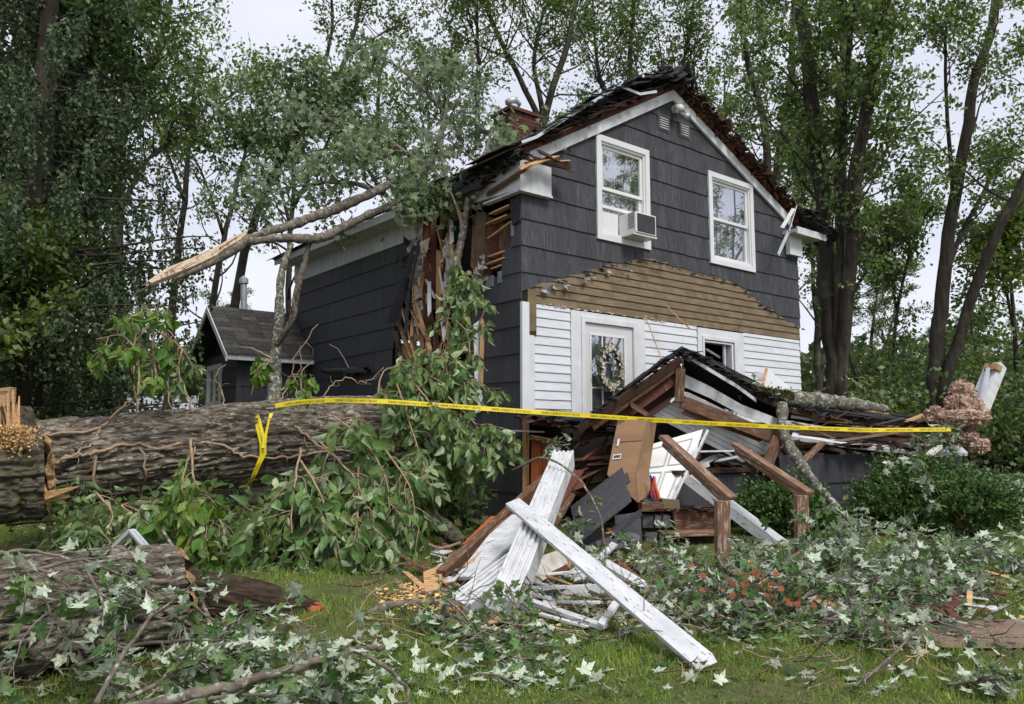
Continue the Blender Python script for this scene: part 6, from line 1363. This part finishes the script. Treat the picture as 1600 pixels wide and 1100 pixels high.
# orange flowers
fc = on_ground(1185, 975); e = empty('flower_plant', fc, 'clump of rust orange daisies half buried in maple leaves', 'flowers')
rg = np.random.default_rng(9); n = 60; PP, DD, NN = [], [], []
m = MB()
for k in range(n):
    q = np.array([rg.normal(0,.17), rg.normal(0,.12), .12+abs(rg.normal(0,.13))]); m.tube([(q[0]*.3,q[1]*.3,0),q],[.003,.002],3,cap=False); nz = np.array([rg.normal(0,.3),-.6+rg.normal(0,.3),.7]); nz /= np.linalg.norm(nz); a = np.cross(nz,[1,0,0]); b = np.cross(nz,a)
    for j in range(9): t = j*.7; PP.append(q); DD.append(a*math.cos(t)+b*math.sin(t)); NN.append(nz)
m.build('stalks', m_twig, e); leafmesh('petals', PP, DD, NN, np.full(len(PP),.026), KITE, m_flower, e)
n = 700; P = np.stack([rg.normal(0,.18,n), rg.normal(0,.13,n), np.abs(rg.normal(0,.12,n))],1); leafmesh('foliage', P, rg.normal(0,1,(n,3)), rg.normal(0,1,(n,3)), rg.uniform(.03,.06,n), KITE, L_dark, e)
o = leafmesh('dry_leaf_wad', np.array([tuple(at(1470,875,7.6))]*160)+rg.normal(0,.05,(160,3)), rg.normal(0,1,(160,3)), rg.normal(0,1,(160,3)), rg.uniform(.04,.09,160), OVATE, m_flower); tag(o, 'crumpled rusty brown leaves on the leaf pile below the right bush', 'dry leaves')
# evergreen bushes
def bush(label, c, rx, ry, rz, n, seed):
    rg = np.random.default_rng(seed); e = empty('evergreen_bush', (c.x, c.y, gz(c.x,c.y)), label, 'bush', 'evergreen bushes in front of the porch'); PP, DD = [], []; m = MB()
    for k in range(n):
        th = rg.uniform(0, 2*math.pi); ph = math.acos(rg.uniform(-.25,1)); d = np.array([math.sin(ph)*math.cos(th), math.sin(ph)*math.sin(th), math.cos(ph)])
        lump = 1+.5*(vnoise(d[0]*2.2+9, d[1]*2.2+9, d[2]*2.2+9, seed)-.5)*2; rr_ = rg.uniform(.55,1)**.5*lump
        p = d*np.array([rx,ry,rz])*rr_; p[2] += rz*.62; p[2] = max(p[2], .05)
        dd = d+rg.normal(0,.35,3)+np.array([0,0,.35]); dd /= np.linalg.norm(dd); L = rg.choice([.1,.14,.2,.34],p=[.4,.3,.2,.1])
        for j in range(9):
            a = rg.normal(0,1,3); a -= dd*a.dot(dd); a /= np.linalg.norm(a); PP.append(p+dd*L*j/9); DD.append(dd*.8+a)
    for k in range(26):
        th = rg.uniform(0,6.28); m.tube(wander(rg, (0,0,0), (math.cos(th)*.5,math.sin(th)*.5,1), rz*1.3, 6, .15), [.02,.006], 5)
    m.build('stems', m_twig, e); leafmesh('foliage', PP, DD, rg.normal(0,1,(len(PP),3)), rg.uniform(.035,.06,len(PP)), KITE, L_yew, e)
bush('wide dark green evergreen bush under the right end of the fallen roof', at(1455,835,10.0), .72, .6, .43, 5000, 1)
bush('dark evergreen bush behind the right stair railing', at(1232,838,9.5), .42, .42, .3, 2400, 2)
bush('low end of the evergreen bushes at the right beside the leaf pile', at(1530,860,9.0), .35, .35, .4, 1000, 3)
# ================================================================== STANDING TREES
def grow(seed, stems, limbs=26, ll=4.0, subs=7, twigs=4, leaves=9, lsize=.13, t0=.3, upb=.35, droop=0., spread=.16, lfrac=.45, wood_n=10):
    spread *= .78
    """stems: (points, r0, r1). returns wood MB and leaf arrays"""
    rg = np.random.default_rng(seed); m = MB(); LP, LD, LZ = [], [], []
    for pts, r0, r1 in stems:
        P = smooth_path(pts, 4); k = len(P); rad = np.interp(np.linspace(0,1,k), [0,.05,1], [r0*1.25,r0,r1]); P = P+rg.normal(0, r0*.12, P.shape)
        m.tube(P, rad, wood_n); Hs = np.linalg.norm(np.diff(P,axis=0),axis=1).sum()
        for i in range(limbs):
            t = t0+(1-t0)*((i+rg.random())/limbs); b, d = along(P, min(t,.995)); d /= np.linalg.norm(d); az = rg.uniform(0,2*math.pi)
            o = np.array([math.cos(az), math.sin(az), 0]); L = ll*(1.05-.65*(t-t0)/(1-t0))*rg.uniform(.55,1.15)
            q = wander(rg, b, o*.85+d*.35+np.array([0,0,upb]), L, 7, .16, (0,0,.05-droop)); rl = min(r0*.4, .012*L+.012)*(1-.4*t)
            m.tube(q, [rl, rl*.6, rl*.25], 5, cap=False)
            for j in range(subs):
                b2, d2 = along(q, rg.uniform(lfrac,.995)); d2 /= np.linalg.norm(d2)
                L2 = L*rg.uniform(.16,.34); q2 = wander(rg, b2, d2*.6+rg.normal(0,.6,3)+np.array([0,0,.1-droop]), L2, 4, .25, (0,0,-droop))
                m.tube(q2, [rl*.3, rl*.1], 3, cap=False)
                for w in range(twigs):
                    c, d3 = along(q2, rg.uniform(.3,1)*.999); c = c+rg.normal(0,.12,3)
                    n = max(1, int(leaves*rg.uniform(.5,1.4)))
                    LP.append(c+rg.normal(0,spread,(n,3))*[1,1,.75]); LD.append(rg.normal(0,1,(n,3))+np.array([0,0,-.35-droop])); LZ.append(lsize*rg.uniform(.6,1.25,n))
    LP = np.vstack(LP); LD = np.vstack(LD); LZ = np.concatenate(LZ); LN = rg.normal(0,.6,(len(LP),3))+[0,0,.7]
    return m, LP, LD, LN, LZ
def tree_thing(name, label, base, data, lmat, group=None, bmat=None, tm=None, cat='tree'):
    m, LP, LD, LN, LZ = data; e = thing_at(name, base, label, cat, group); b = np.array(tuple(base))
    m.build('trunk', bmat or m_trunk, e, smooth=True, local=Matrix.Translation(Vector(base))); leafmesh('crown', LP-b, LD, LN, LZ, tm or KITE, lmat, e); return e
def stems_px(l, Y):
    "stems drawn in the photograph at distance Y; a base is put on the ground"
    out = []
    for pts, w0, w1 in l:
        P = [at(x, y, Y+(p[2] if len(p) > 2 else 0)) if False else at(p[0], p[1], Y) for p in pts for x, y in [(p[0], p[1])]]
        out.append((P, w0*Y/FPX/2, w1*Y/FPX/2))
    return out
def ground_stem(P): 
    p = P[0]; q = Vector((p.x, p.y, .1)); return [q]+list(P) if p.z > .5 else P
def px_tree(name, label, Y, l, lmat, group='tall trees behind the house', base=None, bmat=None, cat='tree', **k):
    st = stems_px(l, Y); st = [(ground_stem(st[0][0]), st[0][1], st[0][2])]+st[1:]
    rg = np.random.default_rng(k.get('seed', 1)); k2 = dict(k)
    # give side stems some depth
    st = [st[0]]+[([Vector(p)+Vector((0, (rg.random()-.5)*.0+(i%2*2-1)*.5*j, 0)) for j, p in enumerate(s[0])], s[1], s[2]) for i, s in enumerate(st[1:])]
    return tree_thing(name, label, Vector((st[0][0][0].x, st[0][0][0].y, .05)), grow(stems=st, **k2), lmat, group, bmat, cat=cat)
G_ = 'tall trees behind the house'
px_tree('maple_tree', 'tall tree with two pale trunks parting above the left end of the fallen trunk', 19, [([(185,640),(186,400),(187,250),(205,160),(240,90),(262,20),(275,-60)],24,4),([(160,640),(166,400),(168,250),(176,100),(178,-40)],22,6),([(187,330),(215,240),(250,190)],9,3)], L_tree, seed=11, limbs=20, ll=3.2, subs=7, twigs=4, leaves=5, lsize=.14, t0=.45, upb=.3)
px_tree('maple_tree', 'slim maple with bright feathery top standing against the sky, third from the left', 23, [([(262,640),(270,480),(285,340),(293,250),(302,150),(318,70)],16,3),([(290,320),(262,220),(240,150)],6,2),([(300,230),(340,150),(368,110)],6,2)], L_tree2, seed=12, limbs=14, ll=2.7, subs=6, twigs=4, leaves=4, lsize=.14, t0=.42, upb=.4)
px_tree('maple_tree', 'leaning slender tree between the slim maple and the dark leaning one', 24, [([(318,600),(335,450),(360,330),(385,230),(400,170)],14,3),([(350,370),(330,290),(310,240)],5,2)], L_tree, seed=13, limbs=16, ll=2.6, subs=6, twigs=4, leaves=4, lsize=.14, t0=.3)
px_tree('maple_tree', 'dark leaning tree whose branches reach up beside the open sky', 22, [([(345,640),(375,430),(410,310),(445,235),(500,160),(540,90),(560,20),(575,-50)],17,4),([(480,190),(525,60),(520,-30)],7,3),([(540,90),(590,40),(620,10)],5,2)], L_tree, seed=14, limbs=12, ll=2.2, subs=6, twigs=4, leaves=4, lsize=.13, t0=.4)
px_tree('maple_tree', 'silvery leaved tree rising directly behind the side roof', 20, [([(450,640),(452,400),(458,300),(462,200),(470,120)],12,4),([(455,330),(520,230),(540,180)],6,2),([(455,360),(420,250),(400,200)],6,2)], L_silver, seed=15, limbs=22, ll=2.6, subs=7, twigs=5, leaves=5, lsize=.15, t0=.25)
px_tree('maple_tree', 'yellow green tree behind the roof to the left of the chimney', 27, [([(650,700),(640,400),(600,250),(590,150),(600,90)],14,4),([(630,350),(690,220),(700,130)],9,3),([(620,330),(560,240),(540,190)],8,3)], L_tree2, seed=16, limbs=20, ll=3.2, subs=7, twigs=5, leaves=5, lsize=.16, t0=.25)
px_tree('maple_tree', 'broad tree with forked dark limbs directly behind the chimney', 24, [([(840,700),(845,350),(850,190),(880,90),(900,0),(905,-80)],18,6),([(850,200),(810,130),(770,60),(745,-20),(740,-80)],10,4),([(850,180),(835,90),(850,0),(870,-60)],9,3),([(745,230),(748,100),(745,0)],9,3)], L_tree, seed=17, limbs=22, ll=3.4, subs=8, twigs=5, leaves=5, lsize=.13, t0=.3)
px_tree('maple_tree', 'leafy tree behind the roof peak', 25, [([(1000,700),(1000,300),(985,120),(990,0),(1000,-100)],12,5),([(995,250),(1060,120),(1080,-20)],9,3),([(990,260),(940,110),(930,-40)],9,3)], L_tree, seed=18, limbs=26, ll=3.4, subs=8, twigs=5, leaves=5, lsize=.13, t0=.25)
px_tree('maple_tree', 'bright leafy tree right of the roof peak', 23, [([(1215,560),(1208,330),(1222,220),(1238,100),(1240,-20)],20,8),([(1200,500),(1190,240),(1150,100),(1130,-20)],15,5),([(1190,330),(1110,180),(1090,60)],8,3)], L_tree, seed=19, limbs=24, ll=3.0, subs=7, twigs=5, leaves=5, lsize=.13, t0=.25)
px_tree('silver_maple', 'thick many stemmed maple rising right behind the house corner', 16.5, [([(1302,640),(1300,560),(1292,400),(1278,250),(1262,120),(1252,0),(1248,-90)],32,18),([(1303,646),(1312,430),(1305,300),(1322,130),(1332,0),(1335,-80)],22,12),([(1304,646),(1335,420),(1345,300),(1358,150),(1378,0),(1385,-80)],28,14),([(1302,640),(1300,330),(1292,150),(1296,0)],14,6)], L_tree, seed=20, limbs=20, ll=2.8, subs=7, twigs=4, leaves=10, lsize=.13, t0=.3)
px_tree('silver_maple', 'tall curving tree with two dark stems at the right edge', 17.5, [([(1462,660),(1465,520),(1478,400),(1500,260),(1522,130),(1548,50),(1560,-40)],26,11),([(1466,640),(1488,500),(1508,400),(1552,270),(1585,120),(1610,30)],18,7),([(1472,500),(1496,430),(1540,350),(1600,265),(1640,210)],10,6),([(1490,310),(1462,200),(1440,120),(1425,60)],7,3)], L_tree, seed=21, limbs=13, ll=2.3, subs=6, twigs=4, leaves=8, lsize=.12, t0=.45)
px_tree('young_tree', 'thin young tree against the sky between the many stemmed maple and the right trees', 21, [([(1395,640),(1400,500),(1420,400),(1440,350),(1450,330)],7,2),([(1400,480),(1375,400),(1370,360)],4,1.5)], L_tree, seed=22, limbs=18, ll=1.5, subs=6, twigs=4, leaves=7, lsize=.13, t0=.2)
px_tree('young_tree', 'leafy young tree at the far right edge', 20, [([(1590,640),(1585,500),(1575,400),(1580,330)],9,3),([(1585,520),(1550,430),(1540,380)],5,2)], L_tree2, seed=23, limbs=20, ll=2.0, subs=6, twigs=4, leaves=8, lsize=.14, t0=.2)
px_tree('maple_tree', 'dense dark maple filling the upper left corner', 15, [([(90,700),(95,400),(105,150),(110,-60)],22,10),([(95,450),(150,260),(185,120),(200,0)],12,5),([(95,420),(30,250),(10,80)],12,5)], L_dark, seed=24, limbs=26, ll=2.7, subs=8, twigs=6, leaves=10, lsize=.14, t0=.25, spread=.2)
px_tree('maple_tree', 'lighter green maple boughs at the far left edge above the fallen trunk', 12, [([(-60,700),(-40,500),(0,450),(60,430)],14,4),([(-60,620),(0,560),(60,560)],8,3),([(-60,500),(-20,400),(20,380)],8,3)], L_tree2, seed=25, limbs=14, ll=1.6, subs=8, twigs=5, leaves=9, lsize=.13, t0=.3)
# spruce with hanging curtains of twigs
def spruce(label, base, Hh, r, seed, n=70, zlo=.9):
    rg = np.random.default_rng(seed); e = thing_at('spruce_tree', base, label, 'tree', None); m = MB(); m.tube([(0,0,0),(0,0,Hh*.5),(0,0,Hh)], [.28,.18,.03], 12); PP, DD, ZZ = [], [], []
    for i in range(n):
        z = zlo+(Hh-zlo)*(i/n)**1.1; L = r*(1-z/Hh)**.7*rg.uniform(.75,1.1)+.4; az = rg.uniform(0,6.283); o = np.array([math.cos(az), math.sin(az), .15])
        q = wander(rg, (0,0,z), o, L, 8, .06, (0,0,-.02)); m.tube(q, [.035,.01], 5, cap=False)
        for j in range(int(L*12)):
            b, d = along(q, rg.uniform(.2,.999)); b = b+rg.normal(0,.06,3); Ls = rg.uniform(.35,1.0); s = wander(rg, b, rg.normal(0,.25,3)+np.array([0,0,-1])+d*.8, Ls, 4, .06, (0,0,-.3))
            k = int(Ls*30); t = rg.random(k)*.999*4; ii = t.astype(int); f = (t-ii)[:,None]; p = s[ii]*(1-f)+s[ii+1]*f
            PP.append(p); DD.append(rg.normal(0,.55,(k,3))+[0,0,-.8]); ZZ.append(rg.uniform(.05,.1,k))
    m.build('trunk', m_trunk, e, smooth=True); PP = np.vstack(PP); DD = np.vstack(DD); leafmesh('needles', PP, DD, rg.normal(0,1,PP.shape), np.concatenate(ZZ), KITE, L_spruce, e)
spruce('dark spruce with drooping curtains of twigs at the left edge', at(35,650,12.5)*1+Vector((0,0,-at(35,650,12.5).z)), 13, 2.9, 7, 150)
spruce('second dark spruce standing further back beside the drooping one', Vector((at(-60,650,15).x, 15, 0)), 15, 2.6, 8, 40)
# crown of the fallen silver maple over the side roof
def roofcrown(L):
    return [([at(*p) for p in pts], w0, w1) for pts, w0, w1 in L]
RC = [([(722,222,13.2),(690,170,13.4),(640,120,13.6),(590,80,13.8)],.045,.012),([(660,258,12.9),(600,215,13.2),(530,190,13.4),(460,175,13.6)],.045,.012),([(735,290,12.0),(755,245,12.6),(765,215,13.0),(770,200,13.2)],.045,.012),([(700,300,12.2),(690,230,12.8),(700,150,13.2),(705,110,13.4)],.045,.012),([(600,300,12.4),(540,285,12.6),(470,290,12.8),(410,300,13.0)],.045,.012),([(650,300,12.2),(600,250,12.4),(550,235,12.6),(490,235,12.8)],.035,.012)]
tree_thing('fallen_treetop', 'silvery leafed crown of the fallen maple heaped over the side roof', at(690,300,12.4), grow(31, roofcrown(RC), limbs=10, ll=1.55, subs=5, twigs=3, leaves=5, lsize=.115, t0=.05, upb=.0, droop=.1, spread=.15, lfrac=.2, wood_n=8), L_silver, None, m_branch, MAPLE, 'fallen tree crown')
tree_thing('fallen_treetop', 'sprays of silver maple leaves hanging at the roof edge above the torn gap', at(700,300,11.6), grow(32, roofcrown([([(600,330,11.5),(650,300,11.5),(700,290,11.4),(735,300,11.3)],.03,.01),([(640,240,11.9),(680,270,11.6),(690,300,11.4)],.025,.01)]), limbs=8, ll=.7, subs=6, twigs=3, leaves=4, lsize=.12, t0=.05, upb=-.1, droop=.15, spread=.09, lfrac=.2, wood_n=7), L_silver, None, m_branch, MAPLE, 'fallen tree crown')
# trees made once and set out again behind the others
def std_tree(seed, Hh, r, limbs, ll, lf, ls, lmat, fork=True):
    rg = np.random.default_rng(seed); st = [([Vector(p) for p in wander(rg, (0,0,0), (0,0,1), Hh, 8, .05, (0,0,.1))], r, .03)]
    if fork:
        for k in range(2): b = st[0][0][2+k]; az = rg.uniform(0,6.28); st.append(([Vector(p) for p in wander(rg, b, (math.cos(az)*.35, math.sin(az)*.35, 1), Hh*.6, 6, .06, (0,0,.1))], r*.5, .02))
    return grow(seed, st, limbs=limbs, ll=ll, subs=7, twigs=5, leaves=lf, lsize=ls, t0=.3, upb=.35)
kinds = [('tall leafy tree', std_tree(51, 19, .22, 22, 3.2, 6, .17, 0), L_tree), ('slender airy tree', std_tree(52, 17, .16, 16, 2.6, 5, .16, 0), L_tree2), ('dense dark tree', std_tree(53, 15, .2, 24, 3.0, 8, .18, 0), L_dark)]
protos = {}
spots = [(-34,34,0,1.0,'far left behind the spruces'),(-24,37,2,.55,'far behind the dense dark maple'),(-17,33,2,.5,'low behind the twin pale trunks'),(-12,34,0,.42,'behind the slim bright topped maple'),(-10,27,2,.36,'low behind the small wing roof'),(-6.5,33,1,.5,'behind the side roof and the stove pipe'),
 (-3,38,0,.55,'behind the yellow green tree'),(0,36,1,.8,'left of the forked tree by the chimney'),(3,33,0,.85,'behind the chimney'),(7,37,2,1.15,'behind the left roof slope'),(10,34,0,1.0,'behind the roof peak'),(14,36,2,1.1,'between the roof peak and the many stemmed maple'),(17.5,38,0,.55,'right behind the many stemmed maple'),
 (20.5,36,2,.42,'low under the open sky at the right'),(24,37,1,.4,'low between the right trunks'),(22,29,2,.38,'low behind the right curving trunks'),(16.5,28,2,.4,'low behind the pink insulation'),(-20,27,2,.45,'low behind the left end of the fallen trunk'),(33,38,0,.6,'beyond the right edge of the picture'),(-29,28,0,.8,'beyond the left edge of the picture')]
rr = random.Random(5)
for x, y, k, s, where in spots:
    nm, dat, lm = kinds[k]
    lab = nm+' '+where
    if k not in protos:
        e = tree_thing('background_tree', lab, Vector((0,0,0)), dat, lm, 'background trees'); protos[k] = e
    else:
        src = protos[k]; e = src.copy(); col.objects.link(e); e['label'] = lab
        for c in src.children: c2 = c.copy(); col.objects.link(c2); c2.parent = e
    e.location = (x, y, 0); e.scale = (s if s > .9 else s*1.15, s if s > .9 else s*1.15, s); e.rotation_euler = (0, 0, rr.uniform(0,6.28))
# unseen trees right of the frame, added for their reflections in the window glass
for i, (x, y, s, where) in enumerate(((15,11.5,.62,'right of the picture frame, mirrored in the upper windows'),(16.5,14.2,.6,'just right of the picture frame, mirrored in the upper right window'),(21,9,.75,'far right of the picture frame, mirrored in the upper windows'))):
    src = protos[1]; e = src.copy(); col.objects.link(e); e['label'] = kinds[1][0]+' '+where; e.location = (x, y, 0); e.scale = (s,s,s); e.rotation_euler = (0,0,i*2)
    for c in src.children: c2 = c.copy(); col.objects.link(c2); c2.parent = e
# undergrowth
def shrub_data(seed, w, h, n, ls):
    rg = np.random.default_rng(seed); m = MB(); LP = []
    for k in range(14):
        az = rg.uniform(0,6.28); q = wander(rg, (rg.normal(0,w*.25),rg.normal(0,w*.25),0), (math.cos(az)*.5, math.sin(az)*.5, 1), h*rg.uniform(.6,1.05), 8, .15); m.tube(q, [.04,.01], 5, cap=False)
        for j in range(n//14):
            b, _ = along(q, rg.uniform(.15,.999)); c = b+rg.normal(0,w*.17,3)*[1,1,.7]; c[2] = abs(c[2]); LP.append(c+rg.normal(0,.14,(9,3)))
    LP = np.vstack(LP); LP[:,2] = np.abs(LP[:,2]); return m, LP, rg.normal(0,1,LP.shape)+[0,0,-.3], rg.normal(0,.6,LP.shape)+[0,0,.7], ls*rg.uniform(.6,1.2,len(LP))
sh_k = [(shrub_data(61, 2.6, 3.4, 900, .15), L_tree), (shrub_data(62, 2.4, 4.6, 1100, .15), L_dark), (shrub_data(63, 2.2, 2.6, 800, .14), L_tree2)]
sp = {}
for x, y, k, s, where in ((9.2,18.5,0,1,'directly right of the house corner'),(11.5,20,1,.9,'behind the foot of the many stemmed maple'),(13.5,19.5,2,1.1,'to the right of the foot of the many stemmed maple'),(15.5,21,1,.85,'behind the hanging insulation'),(13.2,17,1,.62,'close behind the pink insulation'),(17.5,20,0,1,'at the right trunks'),(11.3,14.6,2,.62,'at the right edge beyond the lawn'),(12.5,13.2,1,.55,'at the right frame edge, dark'),(14.8,16,1,.8,'behind the right frame edge shrubs'),
 (20,23,2,1.3,'far right under the sky'),(-9,19.5,2,.8,'behind the fallen trunk left of the wing'),(-11.5,19,1,.8,'behind the fallen trunk under the twin trunks'),(-8.8,15.5,2,.55,'low just behind the left part of the fallen trunk'),(-13,17,1,1,'under the spruce behind the fallen trunk'),(-7,24,0,1.1,'behind the wing window'),(-15,22,0,1.2,'far left behind the spruce trunk'),(-5.5,19,1,.7,'behind the wing roof'),(-10.5,13,0,.6,'under the drooping spruce twigs'),(17,15.5,0,.9,'outside the right frame edge'),(-7.6,12.9,1,.5,'dark, close behind the splintered stub'),(-17,26,1,1.5,'in the far left gap between trunks'),(13,24,1,1.3,'far behind the house corner'),(18.5,27,1,1.4,'far behind the insulation'),(24,27,0,1.5,'far behind the right trunks')):
    dat, lm = sh_k[k]; lab = ['light green shrub','dark leafy shrub','bright green shrub'][k]+' '+where
    if k not in sp:
        e = tree_thing('shrub', lab, Vector((0,0,0)), dat, lm, 'undergrowth shrubs around the yard', m_twig, cat='shrub'); sp[k] = e
    else:
        src = sp[k]; e = src.copy(); col.objects.link(e); e['label'] = lab
        for c in src.children: c2 = c.copy(); col.objects.link(c2); c2.parent = e
    e.location = (x, y, 0); e.scale = (s,s,s); e.rotation_euler = (0,0,rr.uniform(0,6.28))
# distant wood closing the view
rg = np.random.default_rng(77); N_ = 60000; th = rg.uniform(-1.15,1.15,N_); Rr = rg.uniform(42,60,N_); top = 4.5+3.*vnoise(th*9+3, 0, 0, 4)
P = np.stack([Rr*np.sin(th), Rr*np.cos(th), top*rg.random(N_)**.8], 1)
o = leafmesh('far_wood', P, rg.normal(0,1,(N_,3)), rg.normal(0,1,(N_,3)), rg.uniform(.4,.8,N_), KITE, L_dark); tag(o, 'distant dark green wood closing the view behind all the trees', 'wood', kind='stuff')
# neighbour's house
nh = thing_at('neighbour_house', Vector((at(225,620,33).x, 33, 0)), 'pale neighbouring house with a white roof glimpsed between trunks at the left', 'house')
m = MB(); m.box(-2.5,2.5,0,4,0,1.9); m.build('wall', m_dirtywhite, nh); m = MB(); m.slab([(-2.8,-.4,1.8),(2.8,-.4,1.8),(2.8,2,3.1),(-2.8,2,3.1)],[(-2.8,-.4,1.9),(2.8,-.4,1.9),(2.8,2,3.2),(-2.8,2,3.2)]); m.slab([(-2.8,2.01,3.1),(2.8,2.01,3.1),(2.8,4.4,1.8),(-2.8,4.4,1.8)],[(-2.8,2.01,3.2),(2.8,2.01,3.2),(2.8,4.4,1.9),(-2.8,4.4,1.9)])
m.build('roof', m_metal, nh)
for x_ in (-1.5,.4): m = MB(); m.box(x_,x_+.8,-.02,-.002,.8,1.5); m.build('window', m_dark, nh)
# ================================================================== GROUND AND GRASS
xs = np.concatenate([-np.geomspace(250,14,20), np.linspace(-13,13,90), np.geomspace(14,250,20)]); ys = np.concatenate([-np.geomspace(120,3,12), np.linspace(-2,16,80), np.geomspace(17,300,24)])
X, Y = np.meshgrid(xs, ys, indexing='ij'); Z = np.vectorize(gz)(X, Y)+.03*(vnoise(X*1.3,Y*1.3,0,3)-.5)*(np.abs(X) < 13.5)
V = np.stack([X,Y,Z],-1).reshape(-1,3); k = len(ys); m = MB(); m.add(V.tolist(), [(i*k+j,(i+1)*k+j,(i+1)*k+j+1,i*k+j+1) for i in range(len(xs)-1) for j in range(k-1)])
tag(m.build('ground', m_ground, None, smooth=True), kind='structure')
def patch(name, cx, cy, rx, ry, mt, seed, up=.012):
    m = MB(); n = 40; rings = 6; vs = [(cx,cy,gz(cx,cy)+up+.02)]
    for r_ in range(1, rings+1):
        for j in range(n):
            a = j*2*math.pi/n; q = r_/rings*(1+.25*(float(vnoise(math.cos(a)*1.5+4, math.sin(a)*1.5+4, 0, seed))-.5)*2); x, y = cx+rx*q*math.cos(a), cy+ry*q*math.sin(a); vs.append((x,y,gz(x,y)+up+.02*(1-(r_/rings)**4)))
    fs = [(0,1+j,1+(j+1)%n) for j in range(n)]+[(1+(r_-1)*n+j, 1+r_*n+j, 1+r_*n+(j+1)%n, 1+(r_-1)*n+(j+1)%n) for r_ in range(1,rings) for j in range(n)]
    m.add(vs, fs); return tag(m.build(name, mt, None, smooth=True), kind='structure')
dp = on_ground(1570, 992); patch('dirt_path', dp.x+.2, dp.y, .95, .33, m_dirt, 2); patch('dirt_path', on_ground(1255,968).x, on_ground(1255,968).y, .45, .22, m_dirt, 5)
def lawn(N_, ymin, ymax, hmin, hmax, w, seed, power):
    rg = np.random.default_rng(seed); y = ymin*(ymax/ymin)**(rg.random(N_)**power); x = rg.uniform(-1,1,N_)*(y*.72+.6); z = np.array([gz(a,b) for a, b in zip(x,y)])
    dens = vnoise(x*1.7, y*1.7, 0, 8)*.7+vnoise(x*7,y*7,0,9)*.3; d2 = ((x-dp.x-.2)/.95)**2+((y-dp.y)/.33)**2
    keep = (dens+rg.random(N_)*.45 > .5) & (d2 > 1+rg.normal(0,.2,N_)); x, y, z, dens = x[keep], y[keep], z[keep], dens[keep]; n = len(x)
    H_ = rg.uniform(hmin,hmax,n)*(.6+.8*dens)*(1+.03*(y-4)); d = np.stack([rg.normal(0,.45,n), rg.normal(0,.45,n), np.ones(n)],1)
    return np.stack([x,y,z-.004],1), d, rg.normal(0,1,(n,3))*[1,1,.1], H_
blade = (np.array([(0,.055,0),(0,-.055,0),(.55,.045,.06),(.55,-.045,.06),(1,0,.22)], float), [(0,1,3,2),(2,3,4)])
P, D, Nn, S = lawn(230000, 3.0, 13, .022, .06, 0, 1, .75)
tag(leafmesh('grass', P, D, Nn, S, blade, L_grass), 'short trampled green lawn grass', 'grass', kind='stuff')
rg = np.random.default_rng(2); N_ = 30000; y = 3.0*(9/3.0)**rg.random(N_); x = rg.uniform(-1,1,N_)*(y*.72+.5); kp = vnoise(x*2.1,y*2.1,0,15) > .45; x, y = x[kp], y[kp]; z = np.array([gz(a,b) for a,b in zip(x,y)])+rg.uniform(.015,.045,len(x)); n = len(x)
tag(leafmesh('clover', np.stack([x,y,z],1), rg.normal(0,1,(n,3))*[1,1,.15], np.tile([0,0,1.],(n,1))+rg.normal(0,.2,(n,3)), rg.uniform(.012,.026,n), OVATE, L_clover), 'clover and small broad weeds in the lawn', 'clover', kind='stuff')
# litter of torn leaves and chips
rg = np.random.default_rng(6); zones = [(560,900,960,1090,150),(0,640,1000,1100,320),(560,1100,1000,1098,70),(700,1100,880,1000,450),(900,1500,880,1010,900),(1250,1600,870,980,420),(1100,1600,1000,1095,75),(1500,1600,700,880,350),(300,700,820,900,260),(0,440,800,880,320)]
PP = []
for x0, x1, y0, y1, c in zones:
    for _ in range(c): PP.append(tuple(on_ground(rg.uniform(x0,x1), rg.uniform(y0,y1), .015+abs(rg.normal(0,.02)))))
PP = np.array(PP); n = len(PP); Nn = rg.normal(0,.35,(n,3))+[0,0,1]; Nn[rg.random(n) < .55] *= -1
tag(leafmesh('fallen_leaves', PP, rg.normal(0,1,(n,3))*[1,1,.15], Nn, rg.uniform(.05,.105,n), MAPLE, L_maple), 'loose maple leaves scattered over the lawn', 'leaf litter', kind='stuff')
# distant leaf litter and brush along the right edge of the lawn
PP = np.array([tuple(Vector((rg.uniform(8,15), rg.uniform(11,16.5), .15+abs(rg.normal(0,.25))))) for _ in range(4200)]); n = len(PP)
tag(leafmesh('leaf_drift', PP, rg.normal(0,1,(n,3)), rg.normal(0,1,(n,3)), rg.uniform(.1,.17,n), MAPLE, L_maple), 'drift of pale storm torn leaves at the far right of the yard', 'leaf litter', kind='stuff')
PP = []
for x0, x1, y0, y1, c in ((620,760,915,960,420),(590,700,925,950,260),(1400,1600,880,1000,200),(780,1000,940,990,120)):
    for _ in range(c): PP.append(tuple(on_ground(rg.uniform(x0,x1), rg.uniform(y0,y1), .02+abs(rg.normal(0,.008)))))
PP = np.array(PP); n = len(PP)
tag(leafmesh('wood_chips', PP, rg.normal(0,1,(n,3))*[1,1,.2], rg.normal(0,.3,(n,3))+[0,0,1], rg.uniform(.02,.07,n), KITE, m_sawdust), 'golden wood chips and splinters strewn on the lawn', 'wood chips', kind='stuff')
PP = []; DDs = []
for _ in range(760):
    x0, x1, y0, y1 = [(950,1560,880,1000),(560,1100,900,1010),(0,560,960,1095),(1000,1600,1000,1090)][rg.choice(4, p=[.5,.22,.22,.06])]
    PP.append(tuple(on_ground(rg.uniform(x0,x1), rg.uniform(y0,y1), .02+abs(rg.normal(0,.03)))))
m = MB()
for p in PP: m.tube(wander(rg, p, rg.normal(0,1,3)*[1,1,.12], rg.uniform(.12,.6), 6, .22), [.0055,.002], 4, mi=int(rg.integers(0,3)), cap=False)
tag(m.build('twig_litter', [m_branch, m_vine, m_twig], None), 'broken twigs littering the lawn', 'twigs', kind='stuff')
